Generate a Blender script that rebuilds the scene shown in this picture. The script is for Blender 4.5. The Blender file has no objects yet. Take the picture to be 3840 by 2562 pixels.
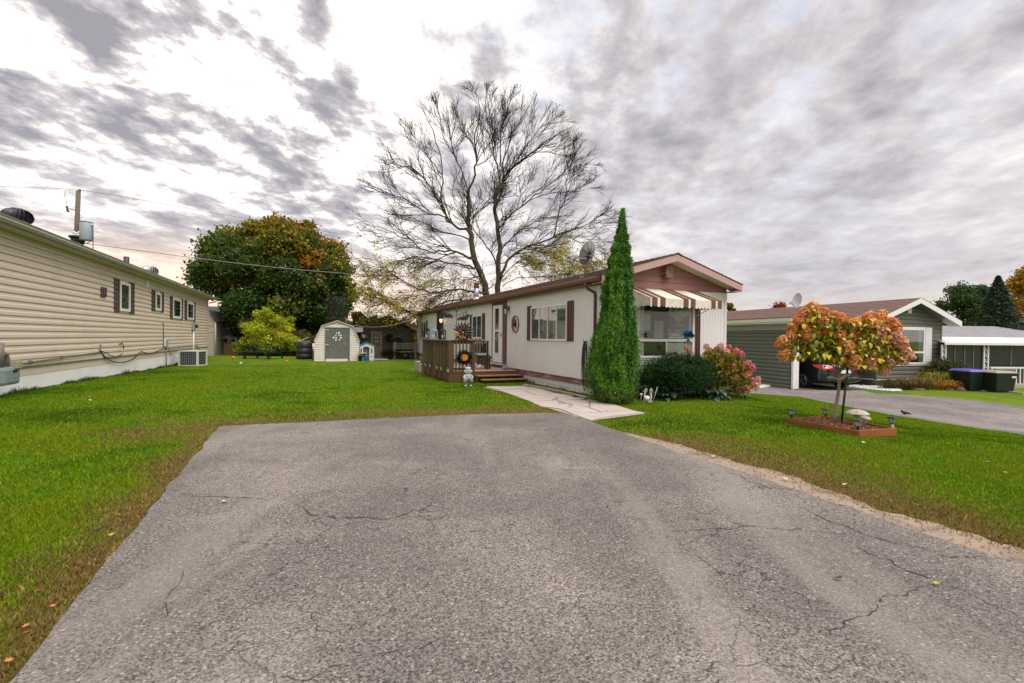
import bpy, math, random
import numpy as np
from mathutils import Vector, Matrix, noise

random.seed(7)
NR = np.random.RandomState(7)
R = math.radians
scene = bpy.context.scene
COL = bpy.data.collections.new("place")
scene.collection.children.link(COL)

# ------------------------------------------------------------------ camera
CZ = 1.40
FOC = 1780.0
cam_d = bpy.data.cameras.new("camera")
cam = bpy.data.objects.new("camera", cam_d)
scene.collection.objects.link(cam)
cam_d.sensor_width = 36.0
cam_d.lens = FOC / 3840.0 * 36.0
cam_d.clip_start = 0.05
cam_d.clip_end = 6000.0
CAM_M = Matrix.Rotation(R(90 - 0.515), 4, 'X') @ Matrix.Rotation(R(0.6), 4, 'Z')
cam.matrix_world = Matrix.Translation((0, 0, CZ)) @ CAM_M
scene.camera = cam

# ------------------------------------------------------------------ light
SUN_AZ, SUN_EL = 128.0, 62.0            # degrees; azimuth from +Y clockwise
sd = bpy.data.lights.new("sun", 'SUN')
sd.energy = 1.5
sd.angle = R(60)
sd.color = (1.0, 0.94, 0.88)
sun = bpy.data.objects.new("sun", sd)
scene.collection.objects.link(sun)
_sv = Vector((math.sin(R(SUN_AZ)) * math.cos(R(SUN_EL)), math.cos(R(SUN_AZ)) * math.cos(R(SUN_EL)), math.sin(R(SUN_EL))))
sun.rotation_euler = _sv.to_track_quat('Z', 'Y').to_euler()

scene.view_settings.view_transform = 'Standard'
scene.view_settings.look = 'None'
scene.view_settings.gamma = 1.0
scene.view_settings.exposure = 1.45
scene.view_settings.use_curve_mapping = False


def srgb(r, g, b):
  f = lambda c: (c / 255 / 12.92) if c <= 10 else ((c / 255 + 0.055) / 1.055) ** 2.4
  return (f(r), f(g), f(b), 1.0)


class NT:
  """small node tree helper"""
  def __init__(s, tree):
    s.t = tree
    s.n = tree.nodes
    s.l = tree.links

  def node(s, kind, **kw):
    n = s.n.new(kind)
    for k, v in kw.items():
      setattr(n, k, v)
    return n

  def link(s, a, b):
    s.l.new(a, b)

  def val(s, sock, v):
    if hasattr(v, 'links') or hasattr(v, 'is_linked'):
      s.l.new(v, sock)
    else:
      try:
        sock.default_value = v
      except ValueError:
        sock.default_value = tuple(v)[:3] if len(v) == 4 else (*v, 1)

  def math(s, op, a, b=0.0, c=None, clamp=False):
    n = s.node('ShaderNodeMath', operation=op, use_clamp=clamp)
    s.val(n.inputs[0], a)
    s.val(n.inputs[1], b)
    if c is not None:
      s.val(n.inputs[2], c)
    return n.outputs[0]

  def vmath(s, op, a, b=(0, 0, 0)):
    n = s.node('ShaderNodeVectorMath', operation=op)
    s.val(n.inputs[0], a)
    s.val(n.inputs[1], b)
    return n.outputs['Value'] if op in ('DOT_PRODUCT', 'LENGTH') else n.outputs[0]

  def mix(s, f, a, b, blend='MIX'):
    n = s.node('ShaderNodeMix', data_type='RGBA', blend_type=blend)
    s.val(n.inputs['Factor'], f)
    s.val(n.inputs[6], a)
    s.val(n.inputs[7], b)
    return n.outputs[2]

  def noise(s, vec, scale, detail=4, rough=0.55, dist=0.0, out='Fac'):
    n = s.node('ShaderNodeTexNoise')
    n.inputs['Scale'].default_value = scale
    n.inputs['Detail'].default_value = detail
    n.inputs['Roughness'].default_value = rough
    n.inputs['Distortion'].default_value = dist
    if vec is not None:
      s.link(vec, n.inputs['Vector'])
    return n.outputs[out]

  def ramp(s, f, stops, interp='LINEAR'):
    n = s.node('ShaderNodeValToRGB')
    n.color_ramp.interpolation = interp
    el = n.color_ramp.elements
    while len(el) < len(stops):
      el.new(0.5)
    for e, (p, c) in zip(el, stops):
      e.position = p
      e.color = c if len(c) == 4 else (*c, 1)
    s.link(f, n.inputs[0])
    return n.outputs[0]

  def step(s, v, lo, hi):
    n = s.node('ShaderNodeMapRange', interpolation_type='SMOOTHSTEP')
    s.val(n.inputs[0], v)
    n.inputs[1].default_value = lo
    n.inputs[2].default_value = hi
    return n.outputs[0]

  def combine(s, x, y, z):
    n = s.node('ShaderNodeCombineXYZ')
    s.val(n.inputs[0], x)
    s.val(n.inputs[1], y)
    s.val(n.inputs[2], z)
    return n.outputs[0]


def G(v):
  return (v, v, v, 1)


# ------------------------------------------------------------------ sky: broken cloud deck over a Nishita sky
world = bpy.data.worlds.new("World")
scene.world = world
world.use_nodes = True
w = NT(world.node_tree)
w.n.clear()
tc = w.node('ShaderNodeTexCoord')
dirv = tc.outputs['Generated']
sep = w.node('ShaderNodeSeparateXYZ')
w.link(dirv, sep.inputs[0])
dx, dy, dz = sep.outputs
zc = w.math('ADD', w.math('MAXIMUM', dz, 0.0), 0.15)
px = w.math('DIVIDE', dx, zc)
py = w.math('DIVIDE', dy, zc)
# cloud coordinates: streets of cloud run away from the viewer, slightly to the right
cx = w.math('SUBTRACT', px, w.math('MULTIPLY', py, 0.10))
pv = w.combine(cx, w.math('MULTIPLY', py, 0.66), 0.3)
pv2 = w.combine(cx, w.math('MULTIPLY', py, 0.75), 4.7)
big = w.noise(pv2, 1.0, 3, 0.5)
mid = w.noise(pv, 4.4, 10, 0.58, 0.15)
mid2 = w.noise(pv2, 4.6, 10, 0.58, 0.1)
fine = w.noise(w.combine(cx, w.math('MULTIPLY', py, 0.9), 9.1), 12.0, 6, 0.6, 0.1)
sky = w.node('ShaderNodeTexSky', sky_type='NISHITA', sun_disc=False)
sky.sun_elevation = R(SUN_EL)
sky.sun_rotation = R(SUN_AZ)
glow = w.math('POWER', w.math('MAXIMUM', w.vmath('DOT_PRODUCT', dirv, (-0.42, 0.79, 0.44)), 0.0), 5.0)
leftness = w.step(w.vmath('DOT_PRODUCT', dirv, (-0.86, 0.5, 0.15)), 0.18, 0.86)
# low streets near the horizon are flatter and greyer
low = w.step(dz, 0.02, 0.42)
contrast = w.math('MULTIPLY', w.math('ADD', 0.38, w.math('MULTIPLY', leftness, 0.82)), w.math('ADD', 0.35, w.math('MULTIPLY', low, 0.65)))
f1 = w.math('SUBTRACT', w.mix(leftness, mid2, mid), 0.50)
f1 = w.math('MULTIPLY', w.math('ADD', f1, w.math('MULTIPLY', w.math('SUBTRACT', fine, 0.5), 0.34)), 4.6)
dens = w.math('ADD', 0.44, w.math('MULTIPLY', f1, contrast))
dens = w.math('ADD', dens, w.math('MULTIPLY', w.math('SUBTRACT', big, 0.5), 0.8))
dens = w.math('SUBTRACT', dens, w.math('MULTIPLY', glow, 0.12))
dens = w.math('ADD', dens, w.math('MULTIPLY', w.math('SUBTRACT', 1.0, low), 0.17), clamp=True)
dark = srgb(152, 148, 153)
midc = srgb(205, 198, 198)
light = srgb(241, 231, 221)
white = (1.12, 1.06, 1.01, 1)
ccol = w.ramp(dens, [(0.0, white), (0.20, light), (0.48, midc), (0.74, srgb(178, 173, 176)), (1.0, dark)])
ccol = w.mix(w.math('MULTIPLY', w.math('MULTIPLY', glow, 0.75), w.step(dens, 0.62, 0.15)), ccol, white)
# thin places on the upper right let blue through
bl = w.math('POWER', w.math('MAXIMUM', w.vmath('DOT_PRODUCT', dirv, (0.33, 0.72, 0.61)), 0.0), 9.0)
bm = w.math('MULTIPLY', bl, w.step(mid2, 0.56, 0.40))
ccol = w.mix(w.math('MULTIPLY', bm, 0.6), ccol, srgb(184, 197, 220))
# warm light under the deck at the horizon beyond the left-hand house
warm = w.math('MULTIPLY', w.math('POWER', w.math('MAXIMUM', w.vmath('DOT_PRODUCT', dirv, (-0.56, 0.825, 0.06)), 0.0), 9.0), w.step(dz, 0.20, 0.05))
ccol = w.mix(warm, ccol, (1.05, 0.74, 0.52, 1))
cream = w.math('MULTIPLY', w.step(dz, 0.13, 0.0), 0.55)
ccol = w.mix(cream, ccol, srgb(238, 222, 212))
SKY_STR = 0.12
scl = w.vmath('SCALE', ccol)
scl.node.inputs['Scale'].default_value = 0.455 / SKY_STR     # 1/exposure gain, undone by the strength below
skyc = w.mix(0.97, sky.outputs[0], scl)
bg = w.node('ShaderNodeBackground')
bg.inputs['Strength'].default_value = SKY_STR
w.link(skyc, bg.inputs['Color'])
wo = w.node('ShaderNodeOutputWorld')
w.link(bg.outputs[0], wo.inputs['Surface'])
try:
  world.cycles.sampling_method = 'MANUAL'
  world.cycles.sample_map_resolution = 512
except Exception:
  pass
scene.cycles.max_bounces = 6
scene.cycles.diffuse_bounces = 3
scene.cycles.transparent_max_bounces = 16
scene.cycles.use_denoising = True

# ------------------------------------------------------------------ geometry of the view
def ray(px_, py_):
  v = CAM_M.to_3x3() @ Vector(((px_ - 1920.0) / FOC, (1281.0 - py_) / FOC, -1.0))
  return v


def sstep(t):
  t = min(1.0, max(0.0, t))
  return t * t * (3 - 2 * t)


def gz(x, y):
  return 0.145 * sstep((-x - 4) / 5.5) * sstep((22 - y) / 13) - 0.50 * sstep((x - 4.5) / 6.5) * sstep((y - 4) / 8)


def gz_np(x, y):
  s = lambda t: np.clip(t, 0, 1) ** 2 * (3 - 2 * np.clip(t, 0, 1))
  return 0.145 * s((-x - 4) / 5.5) * s((22 - y) / 13) - 0.50 * s((x - 4.5) / 6.5) * s((y - 4) / 8)


def gnd(px_, py_):
  v = ray(px_, py_)
  z = 0.0
  for _ in range(12):
    t = (z - CZ) / v.z
    z = gz(v.x * t, v.y * t)
  return Vector((v.x * t, v.y * t, z))


def at(px_, py_, depth):
  v = ray(px_, py_)
  return Vector((0, 0, CZ)) + v * (depth / v.y)


class Frame:
  def __init__(s, ox, oy, deg, z=0.0):
    s.o = Vector((ox, oy, z))
    s.a = R(deg)
    s.m = Matrix.Translation(s.o) @ Matrix.Rotation(s.a, 4, 'Z')
    s.i = s.m.inverted()

  def hit(s, px_, py_, axis, c):
    o = s.i @ Vector((0, 0, CZ))
    d = s.i.to_3x3() @ ray(px_, py_)
    t = (c - o[axis]) / d[axis]
    return o + d * t

  def L(s, px_, py_, c=0.0):          # plane local x = c  -> (y, z)
    p = s.hit(px_, py_, 0, c)
    return p.y, p.z

  def F(s, px_, py_, c=0.0):          # plane local y = c  -> (x, z)
    p = s.hit(px_, py_, 1, c)
    return p.x, p.z

  def g(s, px_, py_):
    return s.i @ gnd(px_, py_)

  def w(s, x, y, z=0.0):
    return s.m @ Vector((x, y, z))


# ------------------------------------------------------------------ object helpers
def tag(o, label=None, cat=None, group=None, kind=None):
  if label: o['label'] = label
  if cat: o['category'] = cat
  if group: o['group'] = group
  if kind: o['kind'] = kind
  return o


def thing(name, label, cat, loc=(0, 0, 0), rotz=0.0, group=None, scale=1.0):
  o = bpy.data.objects.new(name, None)
  o.empty_display_size = 0.2
  COL.objects.link(o)
  o.location = loc
  o.rotation_euler = (0, 0, rotz)
  o.scale = (scale,) * 3
  return tag(o, label, cat, group)


def in_frame(fr, name, label, cat, group=None):
  return thing(name, label, cat, fr.o, fr.a, group)


def dup(root, loc, rotz=0.0, label=None, scale=None):
  r = root.copy()
  COL.objects.link(r)
  r.location = loc
  r.rotation_euler = (0, 0, rotz)
  if scale: r.scale = (scale,) * 3
  if label: r['label'] = label
  for ch in list(root.children):
    c = ch.copy()
    COL.objects.link(c)
    c.parent = r
    for g in list(ch.children):
      d = g.copy()
      COL.objects.link(d)
      d.parent = c
  return r


class MB:
  def __init__(s):
    s.v = []
    s.f = []
    s.sm = []
    s.mi = []
    s.cur = 0

  def add(s, verts, faces, smooth=False):
    b = len(s.v)
    s.v += [tuple(p) for p in verts]
    for f in faces:
      s.f.append(tuple(b + i for i in f))
      s.sm.append(smooth)
      s.mi.append(s.cur)
    return s

  def box(s, x0, x1, y0, y1, z0, z1):
    if x0 > x1: x0, x1 = x1, x0
    if y0 > y1: y0, y1 = y1, y0
    if z0 > z1: z0, z1 = z1, z0
    v = [(x0, y0, z0), (x1, y0, z0), (x1, y1, z0), (x0, y1, z0), (x0, y0, z1), (x1, y0, z1), (x1, y1, z1), (x0, y1, z1)]
    return s.add(v, [(3, 2, 1, 0), (4, 5, 6, 7), (0, 1, 5, 4), (1, 2, 6, 5), (2, 3, 7, 6), (3, 0, 4, 7)])

  def hexa(s, p):
    """8 corners: bottom ring then top ring"""
    return s.add(p, [(3, 2, 1, 0), (4, 5, 6, 7), (0, 1, 5, 4), (1, 2, 6, 5), (2, 3, 7, 6), (3, 0, 4, 7)])

  def bar(s, a, b, wd, ht=None, up=(0, 0, 1)):
    a, b = Vector(a), Vector(b)
    ht = ht or wd
    d = (b - a).normalized()
    u = Vector(up)
    if abs(d.dot(u)) > 0.95: u = Vector((1, 0, 0))
    sx = d.cross(u).normalized() * wd / 2
    sz = d.cross(sx).normalized() * ht / 2
    return s.hexa([a - sx - sz, a + sx - sz, a + sx + sz, a - sx + sz, b - sx - sz, b + sx - sz, b + sx + sz, b - sx + sz])

  def prism(s, pts, lo, hi, axis):
    """polygon pts (2D) extruded along axis from lo to hi. axis 0: pts=(y,z); 1: pts=(x,z); 2: pts=(x,y)"""
    def P(p, c):
      return (c, p[0], p[1]) if axis == 0 else ((p[0], c, p[1]) if axis == 1 else (p[0], p[1], c))
    n = len(pts)
    v = [P(p, lo) for p in pts] + [P(p, hi) for p in pts]
    f = [tuple(range(n))[::-1], tuple(range(n, 2 * n))] + [(i, (i + 1) % n, n + (i + 1) % n, n + i) for i in range(n)]
    return s.add(v, f)

  def tube(s, pts, r, n=8, cap=True, smooth=True):
    pts = [Vector(p) for p in pts]
    rs = r if isinstance(r, (list, tuple)) else [r] * len(pts)
    vs = []
    ref = None
    for i, p in enumerate(pts):
      d = (pts[min(i + 1, len(pts) - 1)] - pts[max(i - 1, 0)])
      if d.length < 1e-9: d = Vector((0, 0, 1))
      d.normalize()
      if ref is None:
        ref = Vector((0, 0, 1)) if abs(d.z) < 0.9 else Vector((1, 0, 0))
      u = d.cross(ref)
      if u.length < 1e-4: u = d.orthogonal()
      u.normalize()
      w_ = d.cross(u).normalized()
      ref = -w_ if False else ref
      for k in range(n):
        a = 2 * math.pi * k / n
        vs.append(p + (u * math.cos(a) + w_ * math.sin(a)) * rs[i])
    fs = []
    for i in range(len(pts) - 1):
      for k in range(n):
        fs.append((i * n + k, i * n + (k + 1) % n, (i + 1) * n + (k + 1) % n, (i + 1) * n + k))
    s.add(vs, fs, smooth)
    if cap:
      b = len(s.v) - len(vs)
      s.f.append(tuple(b + k for k in range(n))[::-1]); s.sm.append(False); s.mi.append(s.cur)
      e = b + (len(pts) - 1) * n
      s.f.append(tuple(e + k for k in range(n))); s.sm.append(False); s.mi.append(s.cur)
    return s

  def cyl(s, x, y, z0, z1, r, n=16, r1=None):
    return s.tube([(x, y, z0), (x, y, z1)], [r, r if r1 is None else r1], n)

  def lathe(s, prof, x=0, y=0, z=0, n=20, smooth=True, cap=True, sy=1.0):
    vs = []
    for (r, h) in prof:
      for k in range(n):
        a = 2 * math.pi * k / n
        vs.append((x + r * math.cos(a), y + r * math.sin(a) * sy, z + h))
    fs = [(i * n + k, i * n + (k + 1) % n, (i + 1) * n + (k + 1) % n, (i + 1) * n + k) for i in range(len(prof) - 1) for k in range(n)]
    if cap:
      fs.append(tuple(range(n))[::-1])
      fs.append(tuple((len(prof) - 1) * n + k for k in range(n)))
    return s.add(vs, fs, smooth)

  def ball(s, c, r, n=12, m=8, rz=None, ry=None):
    rz = rz or r
    ry = ry or r
    vs = [(c[0], c[1], c[2] - rz)]
    for j in range(1, m):
      t = math.pi * j / m
      for k in range(n):
        a = 2 * math.pi * k / n
        vs.append((c[0] + r * math.sin(t) * math.cos(a), c[1] + ry * math.sin(t) * math.sin(a), c[2] - rz * math.cos(t)))
    vs.append((c[0], c[1], c[2] + rz))
    fs = [(0, 1 + (k + 1) % n, 1 + k) for k in range(n)]
    for j in range(m - 2):
      for k in range(n):
        a = 1 + j * n
        fs.append((a + k, a + (k + 1) % n, a + n + (k + 1) % n, a + n + k))
    l = len(vs) - 1
    a = 1 + (m - 2) * n
    fs += [(a + k, a + (k + 1) % n, l) for k in range(n)]
    return s.add(vs, fs, True)

  def quad(s, a, b, c, d):
    return s.add([a, b, c, d], [(0, 1, 2, 3)])

  def mesh(s, name, mats):
    me = bpy.data.meshes.new(name)
    me.from_pydata(s.v, [], s.f)
    for m in (mats if isinstance(mats, (list, tuple)) else [mats]):
      me.materials.append(m)
    me.polygons.foreach_set('use_smooth', s.sm)
    me.polygons.foreach_set('material_index', s.mi)
    me.update()
    return me

  def build(s, name, mats, parent=None, kind=None, bevel=0.0):
    o = bpy.data.objects.new(name, s.mesh(name, mats))
    COL.objects.link(o)
    if parent is not None: o.parent = parent
    if kind: o['kind'] = kind
    if bevel:
      b = o.modifiers.new("bevel", 'BEVEL')
      b.width = bevel
      b.segments = 2
      b.limit_method = 'ANGLE'
      b.angle_limit = R(40)
    return o


def place_mesh(name, me, parent, loc=(0, 0, 0), rot=(0, 0, 0), scale=1.0, kind=None):
  o = bpy.data.objects.new(name, me)
  COL.objects.link(o)
  if parent is not None: o.parent = parent
  o.location = loc
  o.rotation_euler = rot
  o.scale = (scale,) * 3 if not isinstance(scale, (tuple, list)) else scale
  if kind: o['kind'] = kind
  return o


def np_mesh(name, verts, nper, mat, cols=None, parent=None, kind=None, smooth=False):
  """verts (N*nper,3): N polygons of nper corners each"""
  nv = len(verts)
  nf = nv // nper
  me = bpy.data.meshes.new(name)
  me.vertices.add(nv)
  me.vertices.foreach_set('co', np.ascontiguousarray(verts, dtype=np.float32).ravel())
  me.loops.add(nv)
  me.loops.foreach_set('vertex_index', np.arange(nv, dtype=np.int32))
  me.polygons.add(nf)
  me.polygons.foreach_set('loop_start', np.arange(0, nv, nper, dtype=np.int32))
  me.polygons.foreach_set('loop_total', np.full(nf, nper, dtype=np.int32))
  if smooth:
    me.polygons.foreach_set('use_smooth', np.ones(nf, dtype=bool))
  me.update(calc_edges=True)
  if cols is not None:
    c4 = np.ones((nv, 4), dtype=np.float32)
    c4[:, :3] = np.repeat(cols, nper, axis=0)
    at_ = me.color_attributes.new('Col', 'FLOAT_COLOR', 'POINT')
    at_.data.foreach_set('color', c4.ravel())
  me.materials.append(mat)
  o = bpy.data.objects.new(name, me)
  COL.objects.link(o)
  if parent is not None: o.parent = parent
  if kind: o['kind'] = kind
  return o


def leaf_polys(cen, size, nrm=None, aspect=0.6, jit=0.8, up=None, fold=0.0):
  """diamond-ish leaf quads (N,4,3) at cen; nrm biases the face normal"""
  n = len(cen)
  size = np.broadcast_to(np.asarray(size, dtype=float), (n,))[:, None]
  r = NR.normal(size=(n, 3))
  if nrm is not None:
    r = nrm * (1 - jit) * 1.6 + r * jit
  r /= np.linalg.norm(r, axis=1, keepdims=True) + 1e-9
  t = NR.normal(size=(n, 3)) if up is None else up + NR.normal(size=(n, 3)) * 0.45
  u = t - r * (t * r).sum(1, keepdims=True)
  u /= np.linalg.norm(u, axis=1, keepdims=True) + 1e-9
  v = np.cross(r, u)
  a = cen - u * size * 0.5
  b = cen + v * size * aspect * 0.5 + r * size * fold
  c = cen + u * size * 0.5
  d = cen - v * size * aspect * 0.5 + r * size * fold
  return np.stack([a, b, c, d], axis=1).reshape(-1, 3)


def leaf_obj(name, cen, size, cols, mat, parent, nrm=None, aspect=0.6, jit=0.8, up=None, fold=0.08):
  return np_mesh(name, leaf_polys(cen, size, nrm, aspect, jit, up, fold), 4, mat, cols, parent)


def jitcol(base, n, v=0.18, h=0.06):
  base = np.asarray(base[:3], dtype=float)
  k = np.exp(NR.normal(size=(n, 1)) * v)
  hv = 1 + NR.normal(size=(n, 3)) * h
  return np.clip(base * k * hv, 0, 1)


# ------------------------------------------------------------------ materials
def pmat(name, col, rough=0.6, vary=0.12, scale=6.0, bump=0.0, bscale=60.0, metal=0.0, spec=0.5, stretch=(1, 1, 1), dirt=None, dirt_amt=0.0, dirt_scale=2.0, coord='Object', coat=0.0):
  m = bpy.data.materials.new(name)
  m.use_nodes = True
  t = NT(m.node_tree)
  b = t.n['Principled BSDF']
  b.inputs['Roughness'].default_value = rough
  b.inputs['Metallic'].default_value = metal
  b.inputs['Specular IOR Level'].default_value = spec
  b.inputs['Coat Weight'].default_value = coat
  tcn = t.node('ShaderNodeTexCoord')
  mp = t.node('ShaderNodeMapping')
  mp.inputs['Scale'].default_value = stretch
  t.link(tcn.outputs[coord], mp.inputs[0])
  vec = mp.outputs[0]
  c = col if len(col) == 4 else (*col, 1)
  n1 = t.noise(vec, scale, 6, 0.6)
  k = t.math('ADD', 1 - vary, t.math('MULTIPLY', n1, 2 * vary))
  base = t.vmath('SCALE', c)
  base.node.inputs[0].default_value = c[:3]
  t.link(k, base.node.inputs['Scale'])
  if dirt is not None:
    dn = t.noise(vec, dirt_scale, 8, 0.65)
    dm = t.math('MULTIPLY', t.step(dn, 0.45, 0.72), dirt_amt)
    base = t.mix(dm, base, dirt if len(dirt) == 4 else (*dirt, 1))
  t.link(base, b.inputs['Base Color'])
  rn = t.math('ADD', rough, t.math('MULTIPLY', t.math('SUBTRACT', n1, 0.5), 0.2), clamp=True)
  t.link(rn, b.inputs['Roughness'])
  if bump:
    bn = t.noise(vec, bscale, 5, 0.6)
    bp = t.node('ShaderNodeBump')
    bp.inputs['Strength'].default_value = bump
    bp.inputs['Distance'].default_value = 0.01
    t.link(bn, bp.inputs['Height'])
    t.link(bp.outputs[0], b.inputs['Normal'])
  return m


def leafmat(name, trans=0.3, rough=0.55, spec=.25):
  m = bpy.data.materials.new(name)
  m.use_nodes = True
  t = NT(m.node_tree)
  b = t.n['Principled BSDF']
  out = t.n['Material Output']
  b.inputs['Roughness'].default_value = rough
  b.inputs['Specular IOR Level'].default_value = spec
  a = t.node('ShaderNodeAttribute', attribute_name='Col')
  t.link(a.outputs['Color'], b.inputs['Base Color'])
  tr = t.node('ShaderNodeBsdfTranslucent')
  t.link(a.outputs['Color'], tr.inputs['Color'])
  mx = t.node('ShaderNodeMixShader')
  mx.inputs[0].default_value = trans
  t.link(b.outputs[0], mx.inputs[1])
  t.link(tr.outputs[0], mx.inputs[2])
  t.link(mx.outputs[0], out.inputs['Surface'])
  return m


def glassmat(name, tint=(0.9, 0.93, 0.92), mixf=0.55):
  m = bpy.data.materials.new(name)
  m.use_nodes = True
  t = NT(m.node_tree)
  t.n.remove(t.n['Principled BSDF'])
  out = t.n['Material Output']
  tr = t.node('ShaderNodeBsdfTransparent')
  tr.inputs[0].default_value = (*tint, 1)
  gl = t.node('ShaderNodeBsdfGlossy')
  gl.inputs['Roughness'].default_value = 0.02
  lw = t.node('ShaderNodeLayerWeight')
  lw.inputs[0].default_value = 0.25
  f = t.math('ADD', t.math('MULTIPLY', lw.outputs['Fresnel'], mixf * 1.2), mixf * 0.22, clamp=True)
  mx = t.node('ShaderNodeMixShader')
  t.link(f, mx.inputs[0])
  t.link(tr.outputs[0], mx.inputs[1])
  t.link(gl.outputs[0], mx.inputs[2])
  t.link(mx.outputs[0], out.inputs['Surface'])
  return m


M = {}
M['siding_white'] = pmat('white_siding', (0.76, 0.74, 0.735), 0.45, 0.04, 1.5, 0.10, 8, dirt=(0.52, 0.47, 0.42), dirt_amt=0.18, dirt_scale=1.2, stretch=(1, 1, .35))
M['skirt'] = pmat('white_skirting', (0.80, 0.78, 0.76), 0.5, 0.05, 2.0, 0.1, 10, dirt=(0.30, 0.25, 0.19), dirt_amt=0.55, dirt_scale=2.6, stretch=(1.6, 1.6, .6))
M['brown'] = pmat('brown_trim', (0.115, 0.055, 0.038), 0.45, 0.15, 5, 0.1, 40)
M['brown_worn'] = pmat('worn_brown_trim', (0.15, 0.07, 0.05), 0.55, 0.2, 6, 0.2, 40, dirt=(0.45, 0.32, 0.25), dirt_amt=0.8, dirt_scale=5, stretch=(1, .35, 3))
M['mauve'] = pmat('mauve_fascia', (0.49, 0.31, 0.29), 0.45, 0.08, 3)
M['gable'] = pmat('gable_board', (0.29, 0.135, 0.125), 0.55, 0.10, 4, 0.15, 30)
M['soffit'] = pmat('soffit', (0.50, 0.44, 0.34), 0.6, 0.06, 4)
M['gutter'] = pmat('brown_gutter', (0.21, 0.085, 0.052), 0.35, 0.12, 4)
M['white'] = pmat('white_paint', (0.80, 0.79, 0.78), 0.4, 0.03, 4)
M['shingle'] = pmat('brown_shingles', (0.115, 0.075, 0.062), 0.9, 0.45, 9, 0.8, 60, dirt=(0.22, 0.16, 0.13), dirt_amt=0.5, dirt_scale=14)
M['shingle_grey'] = pmat('grey_shingles', (0.33, 0.33, 0.34), 0.9, 0.35, 8, 0.8, 60, dirt=(0.16, 0.16, 0.17), dirt_amt=0.8, dirt_scale=11, stretch=(1, 1, 3))
M['shingle_red'] = pmat('reddish_shingles', (0.16, 0.095, 0.078), 0.9, 0.30, 8, 0.8, 60, dirt=(0.10, 0.055, 0.05), dirt_amt=0.6, dirt_scale=9)
M['black'] = pmat('black_metal', (0.018, 0.018, 0.02), 0.45, 0.2, 8)
M['dark_room'] = pmat('dark_interior', (0.022, 0.02, 0.02), 0.8, 0.3, 2)
M['curtain'] = pmat('curtain', (0.60, 0.61, 0.64), 0.8, 0.25, 3, stretch=(9, 9, .3))
M['curtain_white'] = pmat('lace_curtain', (0.60, 0.60, 0.60), 0.8, 0.25, 5, stretch=(6, 6, .6))
M['glass'] = glassmat('window_glass')
M['glass_front'] = glassmat('front_window_glass', (0.9, 0.93, 0.9), 0.25)
M['tan'] = pmat('tan_vinyl', (0.70, 0.585, 0.485), 0.42, 0.035, 1.4, 0.04, 10, dirt=(0.40, 0.33, 0.25), dirt_amt=0.20, dirt_scale=1.0)
M['tan_trim'] = pmat('tan_trim', (0.45, 0.40, 0.33), 0.4, 0.05, 3)
M['eave'] = pmat('eavestrough_taupe', (0.33, 0.32, 0.28), 0.35, 0.08, 3)
M['shutter'] = pmat('shutter_brown', (0.085, 0.055, 0.052), 0.5, 0.12, 8)
M['tan_skirt'] = pmat('white_block_skirting', (0.86, 0.85, 0.85), 0.55, 0.03, 2, 0.05, 20, dirt=(0.5, 0.47, 0.42), dirt_amt=0.22, dirt_scale=1.6)
M['green'] = pmat('grey_green_vinyl', (0.125, 0.132, 0.108), 0.45, 0.06, 2)
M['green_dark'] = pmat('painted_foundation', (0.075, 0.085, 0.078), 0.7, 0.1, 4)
M['barn'] = pmat('charcoal_siding', (0.062, 0.062, 0.052), 0.8, 0.15, 2, 0.2, 30)
M['deck'] = pmat('stained_deck_wood', (0.095, 0.052, 0.020), 0.6, 0.30, 5, 0.35, 40, stretch=(3, 3, .7), dirt=(0.05, 0.035, 0.015), dirt_amt=0.4, dirt_scale=3)
M['deck_worn'] = pmat('worn_deck_boards', (0.36, 0.245, 0.175), 0.7, 0.2, 5, 0.3, 40, stretch=(1, 6, 1), dirt=(0.17, 0.10, 0.06), dirt_amt=0.6, dirt_scale=2)
M['fascia_deck'] = pmat('deck_fascia', (0.125, 0.058, 0.026), 0.6, 0.25, 4, 0.3, 40, stretch=(.5, .5, 3))
M['tread'] = pmat('step_tread', (0.24, 0.135, 0.065), 0.65, 0.25, 4, 0.3, 40, stretch=(.6, 4, 4))
M['galv'] = pmat('galvanised_metal', (0.42, 0.44, 0.47), 0.38, 0.15, 5, metal=0.6)
M['metal_dark'] = pmat('turbine_dark', (0.035, 0.028, 0.034), 0.4, 0.3, 6, metal=0.3)
M['rust'] = pmat('rusted_copper', (0.30, 0.13, 0.06), 0.45, 0.45, 14, metal=0.5, dirt=(0.03, 0.02, 0.02), dirt_amt=0.8, dirt_scale=9)
M['spinner'] = pmat('dark_bronze', (0.045, 0.028, 0.022), 0.35, 0.4, 10, metal=0.6)
M['copper'] = pmat('pale_copper', (0.62, 0.33, 0.22), 0.3, 0.3, 10, metal=0.5)
M['grey_plastic'] = pmat('grey_enamel', (0.30, 0.32, 0.33), 0.4, 0.08, 4)
M['ac_beige'] = pmat('light_enamel', (0.60, 0.60, 0.55), 0.4, 0.06, 4)
M['meter'] = pmat('meter_casting', (0.21, 0.26, 0.28), 0.5, 0.15, 8, 0.2, 60, dirt=(0.10, 0.12, 0.12), dirt_amt=0.4, dirt_scale=8)
M['pipe'] = pmat('gas_pipe', (0.16, 0.145, 0.12), 0.5, 0.2, 8)
M['cable'] = pmat('rubber_cable', (0.045, 0.042, 0.04), 0.6, 0.2, 8)
M['wire'] = pmat('bare_wire', (0.22, 0.21, 0.20), 0.4, 0.1, 8)
M['pole'] = pmat('weathered_pole', (0.12, 0.095, 0.07), 0.85, 0.3, 6, 0.5, 40, stretch=(4, 4, .3))
M['transformer'] = pmat('transformer_grey', (0.33, 0.38, 0.45), 0.45, 0.08, 4)
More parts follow.
